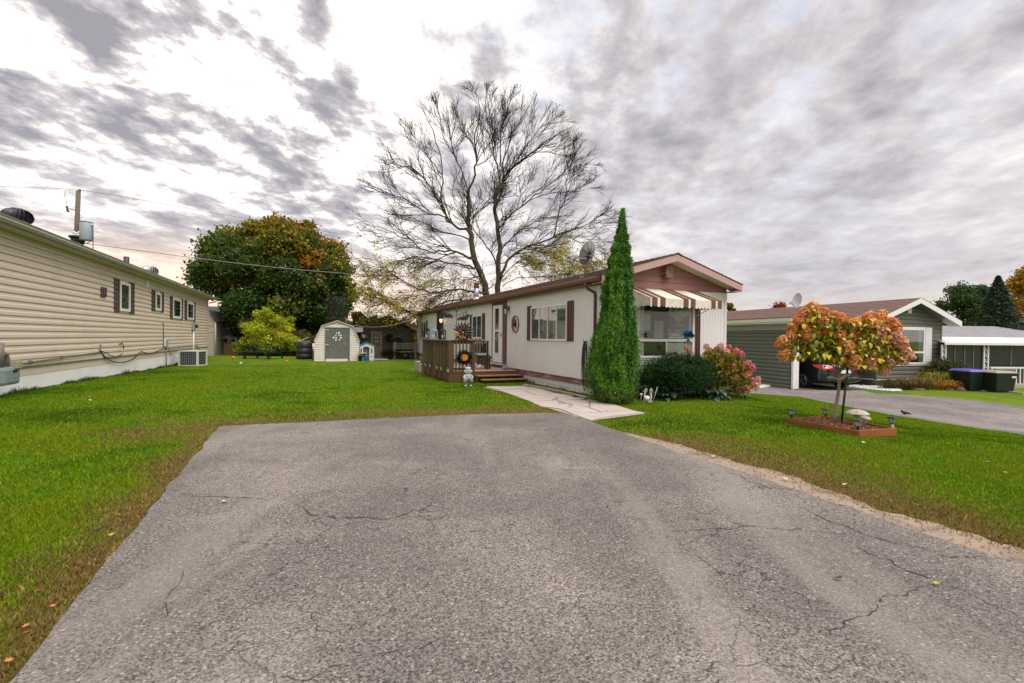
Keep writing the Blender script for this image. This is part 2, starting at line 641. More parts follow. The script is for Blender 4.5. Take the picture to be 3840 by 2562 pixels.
M['porcelain'] = pmat('porcelain', (0.7, 0.7, 0.7), 0.3)
M['slab'] = pmat('patio_slab', (0.43, 0.375, 0.335), 0.85, 0.12, 5, 0.4, 60, coord='Object', dirt=(0.27, 0.235, 0.20), dirt_amt=0.5, dirt_scale=2.2)
M['kerbwood'] = pmat('old_edging', (0.30, 0.23, 0.17), 0.9, 0.3, 8, 0.5, 40, dirt=(0.08, 0.09, 0.03), dirt_amt=0.6, dirt_scale=5)
M['planter'] = pmat('rusty_brown_planter', (0.30, 0.095, 0.022), 0.6, 0.22, 4, 0.2, 50, dirt=(0.12, 0.045, 0.02), dirt_amt=0.5, dirt_scale=3)
M['mulchbase'] = pmat('mulch_bed', (0.18, 0.10, 0.06), 0.95, 0.5, 30, 0.6, 60)
M['twig'] = pmat('dark_twigs', (0.028, 0.021, 0.016), 0.95, 0.3, 6, spec=.1)
M['bark'] = pmat('tree_bark', (0.068, 0.050, 0.038), 0.9, 0.35, 6, 0.6, 30, stretch=(3, 3, .7), dirt=(0.12, 0.12, 0.03), dirt_amt=0.35, dirt_scale=1.5)
M['bark_light'] = pmat('young_bark', (0.27, 0.20, 0.14), 0.85, 0.25, 12, 0.4, 60, stretch=(3, 3, .7))
M['stone'] = pmat('cast_stone', (0.47, 0.42, 0.36), 0.9, 0.2, 12, 0.5, 60, dirt=(0.20, 0.14, 0.10), dirt_amt=0.6, dirt_scale=9)
M['tiki'] = pmat('blue_grey_cast_stone', (0.42, 0.47, 0.50), 0.7, 0.25, 10, 0.4, 60, dirt=(0.62, 0.63, 0.62), dirt_amt=0.7, dirt_scale=12)
M['bone'] = pmat('plastic_bone', (0.62, 0.60, 0.55), 0.5, 0.12, 20, dirt=(0.2, 0.18, 0.15), dirt_amt=0.4, dirt_scale=20)
M['shed'] = pmat('ivory_vinyl_shed', (0.68, 0.635, 0.575), 0.5, 0.06, 2, dirt=(0.42, 0.38, 0.32), dirt_amt=0.35, dirt_scale=1.5)
M['shed_door'] = pmat('grey_green_door', (0.105, 0.115, 0.098), 0.6, 0.12, 3, 0.2, 30, dirt=(0.24, 0.25, 0.23), dirt_amt=0.35, dirt_scale=7)
M['shed_roof'] = pmat('shed_roof_dark', (0.05, 0.045, 0.042), 0.8, 0.3, 6)
M['carpaint'] = pmat('dark_car_paint', (0.012, 0.014, 0.017), 0.18, 0.1, 2, coat=0.8)
M['tyre'] = pmat('tyre_rubber', (0.016, 0.016, 0.017), 0.75, 0.2, 10)
M['alloy'] = pmat('alloy_wheel', (0.42, 0.44, 0.47), 0.3, 0.05, 4, metal=0.8)
M['taillight'] = pmat('red_lens', (0.55, 0.012, 0.010), 0.12, 0.05, 4, coat=0.6)
M['lens_white'] = pmat('white_lens', (0.8, 0.8, 0.8), 0.15)
M['bin'] = pmat('dark_green_bin', (0.008, 0.016, 0.014), 0.45, 0.1, 5)
M['bin_blue'] = pmat('violet_blue_lid', (0.10, 0.085, 0.38), 0.4, 0.05, 5)
M['bin_grey'] = pmat('taupe_lid', (0.26, 0.225, 0.19), 0.5, 0.05, 5)
M['blue'] = pmat('blue_plastic', (0.010, 0.105, 0.235), 0.45, 0.06, 4)
M['blue_roof'] = pmat('blue_plastic_roof', (0.022, 0.21, 0.42), 0.45, 0.06, 4)
M['toy_white'] = pmat('pinkish_white_plastic', (0.66, 0.60, 0.585), 0.5, 0.04, 4)
M['dark_green'] = pmat('dark_green_wood', (0.016, 0.028, 0.018), 0.6, 0.25, 6)
M['yellow_wood'] = pmat('ochre_frame', (0.26, 0.155, 0.045), 0.6, 0.15, 6)
M['grey_wood'] = pmat('grey_weathered_wood', (0.17, 0.155, 0.13), 0.8, 0.25, 6, 0.3, 30)
M['brownhouse'] = pmat('yellow_brown_siding', (0.22, 0.14, 0.06), 0.7, 0.2, 4)
M['canopy'] = pmat('taupe_canopy', (0.20, 0.17, 0.155), 0.8, 0.1, 4)
M['blue_cloth'] = pmat('faded_blue_cloth', (0.14, 0.27, 0.42), 0.8, 0.2, 8)
M['orange'] = pmat('orange_plastic', (0.85, 0.13, 0.02), 0.45, 0.05, 4)
M['amber'] = pmat('amber_disc', (0.62, 0.24, 0.01), 0.35, 0.25, 16)
M['red'] = pmat('red_plastic', (0.55, 0.01, 0.01), 0.4, 0.05, 4)
M['lantern_blue'] = pmat('pale_blue_metal', (0.22, 0.42, 0.60), 0.4, 0.08, 6)
M['candle'] = pmat('ivory_wax', (0.72, 0.69, 0.60), 0.5, 0.04, 4)
M['chimney_cap'] = pmat('rusty_cap', (0.09, 0.05, 0.035), 0.6, 0.3, 10)
M['lampglass'] = pmat('seeded_lamp_glass', (0.55, 0.56, 0.53), 0.12, 0.1, 12)
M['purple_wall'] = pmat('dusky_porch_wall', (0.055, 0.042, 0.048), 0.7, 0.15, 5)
M['porch_dark'] = pmat('porch_screen', (0.022, 0.026, 0.026), 0.25, 0.3, 2)
M['gravel'] = pmat('white_gravel', (0.62, 0.62, 0.62), 0.8, 0.25, 20)
M['dish_grey'] = pmat('dish_enamel', (0.27, 0.27, 0.275), 0.45, 0.08, 4)
M['concrete'] = pmat('concrete', (0.42, 0.37, 0.32), 0.9, 0.15, 5, 0.3, 50)
M['sign_grey'] = pmat('sign_grey', (0.10, 0.105, 0.10), 0.5, 0.05, 3)
M['sign_pale'] = pmat('sign_pale', (0.42, 0.41, 0.34), 0.5, 0.05, 3)
M['cream_paint'] = pmat('cream_awning', (0.74, 0.70, 0.60), 0.45, 0.05, 4, dirt=(0.30, 0.28, 0.20), dirt_amt=0.45, dirt_scale=5)
M['awn_brown'] = pmat('brown_awning', (0.155, 0.062, 0.042), 0.4, 0.1, 4)
M['leaf'] = leafmat('leaves', 0.35)
M['needle'] = leafmat('needles', 0.15, 0.6)
M['petal'] = leafmat('petals', 0.35, 0.6)
M['grassblade'] = leafmat('grass_blade', 0.35, 0.95, .0)

lit = bpy.data.materials.new('lit_lamp_glass')
lit.use_nodes = True
_b = lit.node_tree.nodes['Principled BSDF']
_b.inputs['Base Color'].default_value = (0.9, 0.6, 0.4, 1)
_b.inputs['Emission Color'].default_value = (1.0, 0.62, 0.38, 1)
_b.inputs['Emission Strength'].default_value = 1.3
M['lit'] = lit
# ================================================================== GROUND
def poly_px(pts):
  return [gnd(x, y) for x, y in pts]


def densify(pts, step=0.25, jit=0.0, closed=False, seed=0.0):
  out = []
  n = len(pts)
  for i in range(n if closed else n - 1):
    a, b = pts[i], pts[(i + 1) % n]
    k = max(1, int((b - a).length / step))
    for j in range(k):
      p = a.lerp(b, j / k)
      if jit:
        q = noise.noise(Vector((p.x * 2.2, p.y * 2.2, seed))) + 0.6 * noise.noise(Vector((p.x * 7, p.y * 7, seed + 5)))
        d = (b - a).normalized()
        p = p + Vector((-d.y, d.x, 0)) * q * jit
      out.append(p)
  if not closed: out.append(pts[-1])
  return out


def inside(poly, x, y):
  c = np.zeros(x.shape, dtype=bool)
  n = len(poly)
  for i in range(n):
    x0, y0 = poly[i][0], poly[i][1]
    x1, y1 = poly[i - 1][0], poly[i - 1][1]
    if y0 == y1: continue
    c ^= ((y0 > y) != (y1 > y)) & (x < (x1 - x0) * (y - y0) / (y1 - y0) + x0)
  return c


def dist_line(pts, x, y):
  d = np.full(x.shape, 1e9)
  for i in range(len(pts) - 1):
    ax, ay, bx, by = pts[i][0], pts[i][1], pts[i + 1][0], pts[i + 1][1]
    ex, ey = bx - ax, by - ay
    t = np.clip(((x - ax) * ex + (y - ay) * ey) / (ex * ex + ey * ey + 1e-9), 0, 1)
    d = np.minimum(d, np.hypot(x - ax - t * ex, y - ay - t * ey))
  return d


# driveway outline (world)
_dl = poly_px([(65, 2540), (360, 2160), (620, 1845), (817, 1606)])
left_near = _dl[0] + (_dl[0] - _dl[1]).normalized() * 6.0
_top = poly_px([(838, 1600), (1290, 1579), (1700, 1559), (2040, 1551), (2110, 1552)])
_right = poly_px([(2140, 1560), (2215, 1583), (2484, 1677), (2941, 1827), (3390, 1982), (3840, 2129)])
right_near = _right[-1] + (_right[-1] - _right[-2]).normalized() * 7.0
drive_l = densify([left_near] + _dl, 0.12, 0.035, seed=1)
drive_t = densify(_top, 0.10, 0.03, seed=2)
drive_r = densify(_right + [right_near], 0.06, 0.055, seed=3)
DRIVE = drive_l + drive_t + drive_r + [Vector((right_near.x, -9, 0)), Vector((left_near.x, -9, 0))]
# lawn edge beyond the dirt on the right-hand side of the drive
_dirt = poly_px([(2484, 1655), (2508, 1663), (2700, 1712), (2900, 1770), (3309, 1908), (3840, 2060)])
dirt_out = densify(_dirt + [_dirt[-1] + (_dirt[-1] - _dirt[-2]).normalized() * 7], 0.07, 0.13, seed=4)
DIRT = drive_r[max(0, len(drive_r) // 9):] + dirt_out[::-1]
PATHPX = [(1812, 1455), (1965, 1450), (2120, 1490), (2250, 1515), (2310, 1521), (2420, 1554), (2210, 1581), (2150, 1562), (2060, 1534), (1880, 1470)]
PATHP = poly_px(PATHPX)
# neighbour's asphalt on the right
_nb = poly_px([(2700, 1452), (2905, 1443), (2964, 1462), (3230, 1466), (3290, 1478), (3400, 1482), (3600, 1497), (3840, 1528)])
_nb2 = poly_px([(3840, 1634), (3500, 1582), (3250, 1540), (3180, 1527), (3000, 1490), (2840, 1478), (2700, 1470)])
_far = [_nb[-1] + Vector((6, 1.5, 0)), _nb[-1] + Vector((14, 4, 0)), Vector((26, 2, 0)), Vector((18, -3, 0)), _nb2[0] + (_nb2[0] - _nb2[1]).normalized() * 6]
NDRIVE = densify(_nb, 0.3, 0.03, seed=7) + _far + densify(_nb2, 0.3, 0.04, seed=8)
# backs of the two drives are open ground behind the house, hidden
HOUSEZONE = None


def axis_coords(lo, hi, flo, fhi, step):
  a = list(np.arange(flo, fhi + 1e-6, step))
  s = step
  x = flo
  left = []
  while x > lo:
    s *= 1.22
    x -= s
    left.append(x)
  s = step
  x = a[-1]
  right = []
  while x < hi:
    s *= 1.22
    x += s
    right.append(x)
  return np.array(left[::-1] + a + right)


xs = axis_coords(-1800, 1800, -13, 15, 0.11)
ys = axis_coords(-600, 2500, 1.0, 17, 0.11)
X, Y = np.meshgrid(xs, ys)
Z = gz_np(X, Y)
dedge = np.minimum(dist_line(drive_l, X, Y), dist_line(drive_t, X, Y))
ddirt = dist_line(dirt_out, X, Y)
rough_n = np.array([noise.noise(Vector((a * 1.3, b * 1.3, 2.0))) for a, b in zip(X.ravel(), Y.ravel())]).reshape(X.shape)
dry = np.clip(1.0 - dedge / (0.42 + 0.30 * rough_n + 0.012 * np.maximum(0, Y) ** 1.35), 0, 1)
dtop = dist_line(drive_t, X, Y)
dry = np.maximum(dry, np.clip(1.15 - dtop / (1.05 + 0.5 * rough_n), 0, 1))
dry = np.maximum(dry, np.clip(1.15 - ddirt / (0.75 + 0.45 * rough_n), 0, 1) * 0.85)
dry = np.clip(dry, 0, 1)


def dry_at(x, y):
  rn = np.array([noise.noise(Vector((a * 1.3, b * 1.3, 2.0))) for a, b in zip(x, y)])
  d = np.minimum(dist_line(drive_l, x, y), dist_line(drive_t, x, y))
  r = np.clip(1.0 - d / (0.42 + 0.30 * rn + 0.012 * np.maximum(0, y) ** 1.35), 0, 1)
  r = np.maximum(r, np.clip(1.15 - dist_line(drive_t, x, y) / (1.4 + 0.6 * rn), 0, 1))
  r = np.maximum(r, np.clip(1.15 - dist_line(dirt_out, x, y) / (1.25 + 0.6 * rn), 0, 1) * 0.85)
  return np.clip(r, 0, 1), rn


V = np.stack([X.ravel(), Y.ravel(), Z.ravel()], 1)
ny, nx = X.shape
idx = np.arange(ny * nx).reshape(ny, nx)
F_ = np.stack([idx[:-1, :-1].ravel(), idx[:-1, 1:].ravel(), idx[1:, 1:].ravel(), idx[1:, :-1].ravel()], 1)
me = bpy.data.meshes.new("lawn")
me.vertices.add(len(V))
me.vertices.foreach_set('co', V.astype(np.float32).ravel())
me.loops.add(F_.size)
me.loops.foreach_set('vertex_index', F_.astype(np.int32).ravel())
me.polygons.add(len(F_))
me.polygons.foreach_set('loop_start', np.arange(0, F_.size, 4, dtype=np.int32))
me.polygons.foreach_set('loop_total', np.full(len(F_), 4, dtype=np.int32))
me.polygons.foreach_set('use_smooth', np.ones(len(F_), dtype=bool))
me.update(calc_edges=True)
at_ = me.attributes.new('dry', 'FLOAT', 'POINT')
at_.data.foreach_set('value', dry.ravel().astype(np.float32))

gm = bpy.data.materials.new('lawn')
gm.use_nodes = True
t = NT(gm.node_tree)
b = t.n['Principled BSDF']
b.inputs['Roughness'].default_value = 0.9
b.inputs['Specular IOR Level'].default_value = 0.12
tcn = t.node('ShaderNodeTexCoord')
P_ = tcn.outputs['Object']
n_big = t.noise(P_, 0.35, 4, 0.6)
n_mid = t.noise(P_, 2.2, 5, 0.65)
n_fine = t.noise(P_, 38, 4, 0.75)
mpn = t.node('ShaderNodeMapping')
mpn.inputs['Rotation'].default_value = (0, 0, R(-23.4))
mpn.inputs['Scale'].default_value = (1.5, 0.12, 1)
t.link(P_, mpn.inputs[0])
stripe = t.noise(mpn.outputs[0], 1.0, 3, 0.5)
gcol = t.ramp(t.math('ADD', t.math('MULTIPLY', n_mid, 0.55), t.math('MULTIPLY', stripe, 0.5)), [(0.33, (0.058, 0.115, 0.006)), (0.52, (0.098, 0.165, 0.008)), (0.72, (0.165, 0.22, 0.015))])
gcol = t.mix(t.math('MULTIPLY', t.step(n_big, 0.45, 0.7), 0.5), gcol, (0.15, 0.22, 0.012, 1))
kf = t.math('ADD', 0.55, t.math('MULTIPLY', n_fine, 0.9))
sc_ = t.vmath('SCALE', gcol)
t.link(kf, sc_.node.inputs['Scale'])
da = t.node('ShaderNodeAttribute', attribute_name='dry')
drym = t.math('MULTIPLY', da.outputs['Fac'], t.math('ADD', 0.35, t.math('MULTIPLY', n_mid, 1.3)), clamp=True)
dcol = t.ramp(n_fine, [(0.3, (0.075, 0.055, 0.016)), (0.55, (0.17, 0.115, 0.035)), (0.75, (0.27, 0.19, 0.085))])
fin = t.mix(drym, sc_, dcol)
t.link(fin, b.inputs['Base Color'])
bp = t.node('ShaderNodeBump')
bp.inputs['Strength'].default_value = 0.9
bp.inputs['Distance'].default_value = 0.03
t.link(t.noise(P_, 55, 4, 0.8), bp.inputs['Height'])
t.link(bp.outputs[0], b.inputs['Normal'])
me.materials.append(gm)
lawn = bpy.data.objects.new("lawn", me)
COL.objects.link(lawn)
tag(lawn, kind='structure')


def flat_sheet(name, poly, dz_, mat, extra=None):
  """fills a polygon and lays it on the terrain; steps inside it by grid cuts"""
  import bmesh
  bm = bmesh.new()
  vs = [bm.verts.new((p[0], p[1], 0)) for p in poly]
  f = bm.faces.new(vs)
  bmesh.ops.triangulate(bm, faces=[f])
  x0, x1 = min(p[0] for p in poly), max(p[0] for p in poly)
  y0, y1 = min(p[1] for p in poly), max(p[1] for p in poly)
  for k in range(int(math.ceil(x0)), int(x1) + 1):
    bmesh.ops.bisect_plane(bm, geom=bm.verts[:] + bm.edges[:] + bm.faces[:], plane_co=(k, 0, 0), plane_no=(1, 0, 0))
  for k in range(int(math.ceil(y0)), int(y1) + 1):
    bmesh.ops.bisect_plane(bm, geom=bm.verts[:] + bm.edges[:] + bm.faces[:], plane_co=(0, k, 0), plane_no=(0, 1, 0))
  for v in bm.verts: v.co.z = gz(v.co.x, v.co.y) + dz_
  bmesh.ops.recalc_face_normals(bm, faces=bm.faces[:])
  m_ = bpy.data.meshes.new(name)
  bm.to_mesh(m_)
  bm.free()
  if sum(p.normal.z for p in m_.polygons) < 0: m_.flip_normals()
  m_.materials.append(mat)
  o = bpy.data.objects.new(name, m_)
  COL.objects.link(o)
  tag(o, kind='structure')
  return o


def asphalt(name, base, warm, stone=150.0, streak=True):
  m = bpy.data.materials.new(name)
  m.use_nodes = True
  t = NT(m.node_tree)
  b = t.n['Principled BSDF']
  b.inputs['Roughness'].default_value = 0.85
  b.inputs['Specular IOR Level'].default_value = 0.25
  tcn = t.node('ShaderNodeTexCoord')
  P_ = tcn.outputs['Object']
  nb = t.noise(P_, 0.55, 5, 0.6)
  nm = t.noise(P_, 2.6, 6, 0.7)
  nf = t.noise(P_, 70, 3, 0.7)
  vo = t.node('ShaderNodeTexVoronoi')
  vo.inputs['Scale'].default_value = stone
  t.link(P_, vo.inputs['Vector'])
  sep_ = t.node('ShaderNodeSeparateColor')
  t.link(vo.outputs['Color'], sep_.inputs[0])
  st = sep_.outputs[0]
  vo2 = t.node('ShaderNodeTexVoronoi')
  vo2.inputs['Scale'].default_value = stone * 0.42
  t.link(P_, vo2.inputs['Vector'])
  sep2 = t.node('ShaderNodeSeparateColor')
  t.link(vo2.outputs['Color'], sep2.inputs[0])
  big_st = t.math('MULTIPLY', t.step(sep2.outputs[1], 0.86, 0.93), t.step(vo2.outputs['Distance'], 0.45, 0.25))
  k = t.math('ADD', 0.30, t.math('MULTIPLY', st, 0.95))
  k = t.math('ADD', k, t.math('MULTIPLY', t.math('SUBTRACT', nf, 0.5), 1.3))
  k = t.math('MULTIPLY', k, t.math('ADD', 0.45, t.math('MULTIPLY', nb, 1.1)))
  k = t.math('MULTIPLY', k, t.math('ADD', 0.80, t.math('MULTIPLY', nm, 0.40)))
  base_ = t.mix(t.step(nb, 0.42, 0.66), base, warm)
  sc = t.vmath('SCALE', base_)
  t.link(k, sc.node.inputs['Scale'])
  col = t.mix(t.math('MULTIPLY', big_st, 0.75), sc, (0.42, 0.39, 0.36, 1))
  # thin crazing, only here and there
  nd = t.noise(P_, 3.0, 5, 0.6, out='Color')
  wv = t.vmath('ADD', P_, t.vmath('SCALE', nd))
  wv.node.inputs[1].links[0].from_node.inputs['Scale'].default_value = 0.5
  v3 = t.node('ShaderNodeTexVoronoi', feature='DISTANCE_TO_EDGE')
  v3.inputs['Scale'].default_value = 2.3
  t.link(wv, v3.inputs['Vector'])
  crack = t.math('MULTIPLY', t.step(v3.outputs['Distance'], 0.012, 0.002), t.step(t.noise(P_, 1.1, 4, 0.6), 0.50, 0.60))
  # small pits
  pit = t.math('MULTIPLY', t.step(t.noise(P_, 26, 4, 0.75), 0.68, 0.76), 0.55)
  dk = t.math('MAXIMUM', t.math('MULTIPLY', crack, 0.75), pit)
  col = t.mix(dk, col, (0.028, 0.023, 0.022, 1))
  if streak:
    mp = t.node('ShaderNodeMapping')
    mp.inputs['Rotation'].default_value = (0, 0, R(-23.4))
    mp.inputs['Scale'].default_value = (1.1, .16, 1)
    t.link(P_, mp.inputs[0])
    wear = t.noise(mp.outputs[0], 1.3, 5, .6, .4)
    col = t.mix(t.math('MULTIPLY', t.step(wear, .50, .68), .38), col, (0.30, 0.265, 0.24, 1))
    col = t.mix(t.math('MULTIPLY', t.step(wear, .46, .30), .30), col, (0.095, 0.083, 0.079, 1))
    # oil-dark stains
    s1 = t.math('MULTIPLY', t.step(t.noise(P_, 0.9, 6, 0.7, 0.3), 0.60, 0.74), 0.35)
    col = t.mix(s1, col, (0.075, 0.065, 0.060, 1))
  t.link(col, b.inputs['Base Color'])
  bp = t.node('ShaderNodeBump')
  bp.inputs['Strength'].default_value = 0.85
  bp.inputs['Distance'].default_value = 0.009
  h = t.math('ADD', t.math('MULTIPLY', st, 0.5), t.math('MULTIPLY', nf, 0.8))
  h = t.math('SUBTRACT', h, t.math('MULTIPLY', dk, 2.0))
  t.link(h, bp.inputs['Height'])
  t.link(bp.outputs[0], b.inputs['Normal'])
  return m


M['asphalt'] = asphalt('old_asphalt', (0.200, 0.178, 0.164, 1), (0.250, 0.218, 0.196, 1), 120)
M['asphalt2'] = asphalt('neighbour_asphalt', (0.21, 0.19, 0.187, 1), (0.27, 0.235, 0.22, 1), 80)
M['dirt'] = pmat('sandy_dirt', (0.30, 0.225, 0.17), 0.95, 0.25, 9, 0.7, 60, dirt=(0.14, 0.10, 0.07), dirt_amt=0.85, dirt_scale=2.2)
drive = flat_sheet("driveway", DRIVE, 0.012, M['asphalt'])
flat_sheet("dirt_verge", DIRT, 0.006, M['dirt'])
flat_sheet("neighbour_driveway", NDRIVE, 0.012, M['asphalt2'])

# pale scuffs and dark stains with a shape of their own: thin sheets with soft ragged rims are avoided; cracks are real grooves
M['crack'] = pmat('crack_fill', (0.035, 0.028, 0.026), 0.95, 0.3, 20)


def crack(pts, wd=0.012, seed=0, parent=drive):
  p = densify(poly_px(pts), 0.035)
  random.seed(seed)
  off = [0.0]
  for i in range(1, len(p)):
    off.append(off[-1] * 0.86 + random.gauss(0, 0.013))
  vs, fs = [], []
  n = len(p)
  for i in range(n):
    d = (p[min(i + 1, n - 1)] - p[max(i - 1, 0)]).normalized()
    s = Vector((-d.y, d.x, 0))
    c = p[i] + s * off[i] * (1 - abs(2 * i / n - 1) ** 6)
    k = wd * .48 * (0.1 + 1.1 * random.random()) * min(1, 6 * i / n + .05, 6 * (n - 1 - i) / n + .05)
    vs += [c - s * k + Vector((0, 0, 0.016)), c + s * k + Vector((0, 0, 0.016))]
  for i in range(n - 1):
    if random.random() < 0.93:
      fs.append((2 * i, 2 * i + 2, 2 * i + 3, 2 * i + 1))
  m_ = MB()
  m_.add(vs, fs)
  return m_.build("crack", M['crack'], parent)


Zc = 1.224
def zleft(x, y): return (x / Zc, 1500 + y / Zc)
def zright(x, y): return (1920 + x / Zc, 1500 + y / Zc)


crack([zleft(780, 440), zleft(880, 447), zleft(1040, 448), zleft(1100, 458), zleft(1240, 470)], 0.010, 1)
crack([zleft(1330, 478), zleft(1440, 530), zleft(1560, 538), zleft(1700, 542), zleft(1780, 550), zleft(1860, 528), zleft(1960, 485), zleft(2060, 492), zleft(2180, 525)], 0.011, 2)
crack([zleft(1880, 360), zleft(1940, 322), zleft(2040, 345), zleft(1960, 372)], 0.008, 3)
crack([zleft(700, 1080), zleft(770, 1000), zleft(800, 880), zleft(860, 790), zleft(905, 770)], 0.005, 4)
crack([zleft(1030, 1190), zleft(1080, 1110), zleft(1160, 1095), zleft(1230, 1100)], 0.005, 5)
crack([zleft(1270, 1290), zleft(1410, 1285), zleft(1520, 1240), zleft(1600, 1225)], 0.006, 6)
crack([zleft(1680, 1190), zleft(1800, 1170), zleft(1930, 1145), zleft(2050, 1105)], 0.005, 7)
crack([zright(730, 610), zright(870, 620), zright(980, 605), zright(1080, 595), zright(1260, 608), zright(1400, 622), zright(1500, 628), zright(1620, 632)], 0.009, 8)
crack([zright(980, 330), zright(1060, 370), zright(1180, 410), zright(1260, 428)], 0.012, 9)
crack([zright(1300, 490), zright(1440, 548), zright(1620, 630), zright(1780, 665), zright(1900, 705), zright(2010, 740), zright(2120, 735), zright(2200, 728), zright(2300, 752)], 0.012, 10)
crack([zright(1500, 650), zright(1640, 710), zright(1720, 735), zright(1800, 785), zright(1900, 830), zright(1975, 865), zright(2080, 905), zright(2190, 950), zright(2290, 985), zright(2350, 1000)], 0.010, 11)
crack([zright(1975, 862), zright(1900, 870), zright(1800, 900), zright(1690, 940), zright(1600, 960), zright(1500, 1000), zright(1400, 1060), zright(1290, 1120)], 0.008, 12)
crack([zright(1010, 585), zright(1080, 578)], 0.008, 14)
crack([zright(380, 1060), zright(300, 960), zright(330, 870)], 0.004, 15)

# ------------------------------------------------------------------ slab path
path = thing("slab_path", "pale stone slab path running from the deck steps to the driveway", "path")
path['kind'] = 'structure'
SL = [
  [(1822, 1453), (1890, 1452), (1950, 1462), (1866, 1464)],
  [(1893, 1452), (1968, 1450), (2018, 1459), (1952, 1461.5)],
  [(1868, 1466), (1950, 1464), (2003, 1484), (1968, 1487), (1930, 1487)],
  [(1953, 1463.5), (2022, 1461), (2075, 1476), (2022, 1484), (2004, 1483)],
  [(1934, 1489), (2004, 1486), (2090, 1492), (2066, 1506), (1990, 1509)],
  [(2008, 1485), (2078, 1477.5), (2152, 1489), (2140, 1491), (2094, 1491.5)],
  [(1992, 1511), (2068, 1508), (2090, 1506), (2098, 1521), (2060, 1524), (2026, 1527)],
  [(2094, 1494), (2140, 1493), (2196, 1500), (2180, 1502), (2120, 1506), (2092, 1505)],
  [(2030, 1529), (2100, 1523), (2132, 1519), (2134, 1535), (2104, 1538)],
  [(2093, 1507.5), (2180, 1504), (2212, 1508), (2205, 1531), (2140, 1519)],
  [(2106, 1540), (2136, 1537), (2150, 1522), (2200, 1532), (2247, 1549), (2150, 1560)],
  [(2198, 1502), (2240, 1508), (2278, 1516), (2307, 1522), (2268, 1526), (2214, 1530), (2215, 1508)],
  [(2208, 1533), (2238, 1528), (2275, 1545), (2252, 1548.5)],
  [(2241, 1528), (2268, 1528), (2310, 1524), (2362, 1542), (2330, 1545), (2279, 1546)],
  [(2156, 1561), (2250, 1551), (2330, 1547), (2366, 1544), (2418, 1553), (2340, 1560), (2285, 1566), (2215, 1582)],
]
for pts in SL:
  g = poly_px(pts)
  z0 = sum(p.z for p in g) / len(g)
  c = sum(g, Vector()) / len(g)
  ring = densify(g, 0.18, 0.006, closed=True, seed=random.random() * 50)
  m_ = MB()
  n = len(ring)
  top = z0 + 0.028 + random.uniform(-.004, .004)
  tx, ty = random.uniform(-.004, .004), random.uniform(-.004, .004)
  vb = [(p.x, p.y, z0 - 0.02) for p in ring]
  vt0 = [(p.x, p.y, top - 0.008 + (p.x - c.x) * tx + (p.y - c.y) * ty) for p in ring]
  vt = [(p.x + (c.x - p.x) * 0.012, p.y + (c.y - p.y) * 0.012, top + (p.x - c.x) * tx + (p.y - c.y) * ty) for p in ring]
  fs = [tuple(range(2 * n, 3 * n))]
  for i in range(n):
    j = (i + 1) % n
    fs += [(i, j, n + j, n + i), (n + i, n + j, 2 * n + j, 2 * n + i)]
  m_.add(vb + vt0 + vt, fs)
  m_.build("slab", M['slab'], path)
flat_sheet("path_bed", PATHP, 0.010, pmat('path_bed', (0.30, 0.26, 0.22), 0.95, 0.4, 20))

# mossy timber edging between path and skirting
edg = thing("timber_edging", "old mossy timber edging along the white skirting beside the slab path", "edging")
ep = [(1962, 1447), (2040, 1460), (2120, 1478), (2205, 1498)]
for i in range(3):
  a, b_ = gnd(*ep[i]), gnd(*ep[i + 1])
  d = (b_ - a) * 0.012
  m_ = MB()
  m_.bar(a + d + Vector((0, 0, 0.02)), b_ - d + Vector((0, 0, 0.02)), 0.14, 0.07)
  m_.build("timber", M['kerbwood'], edg, bevel=0.012)


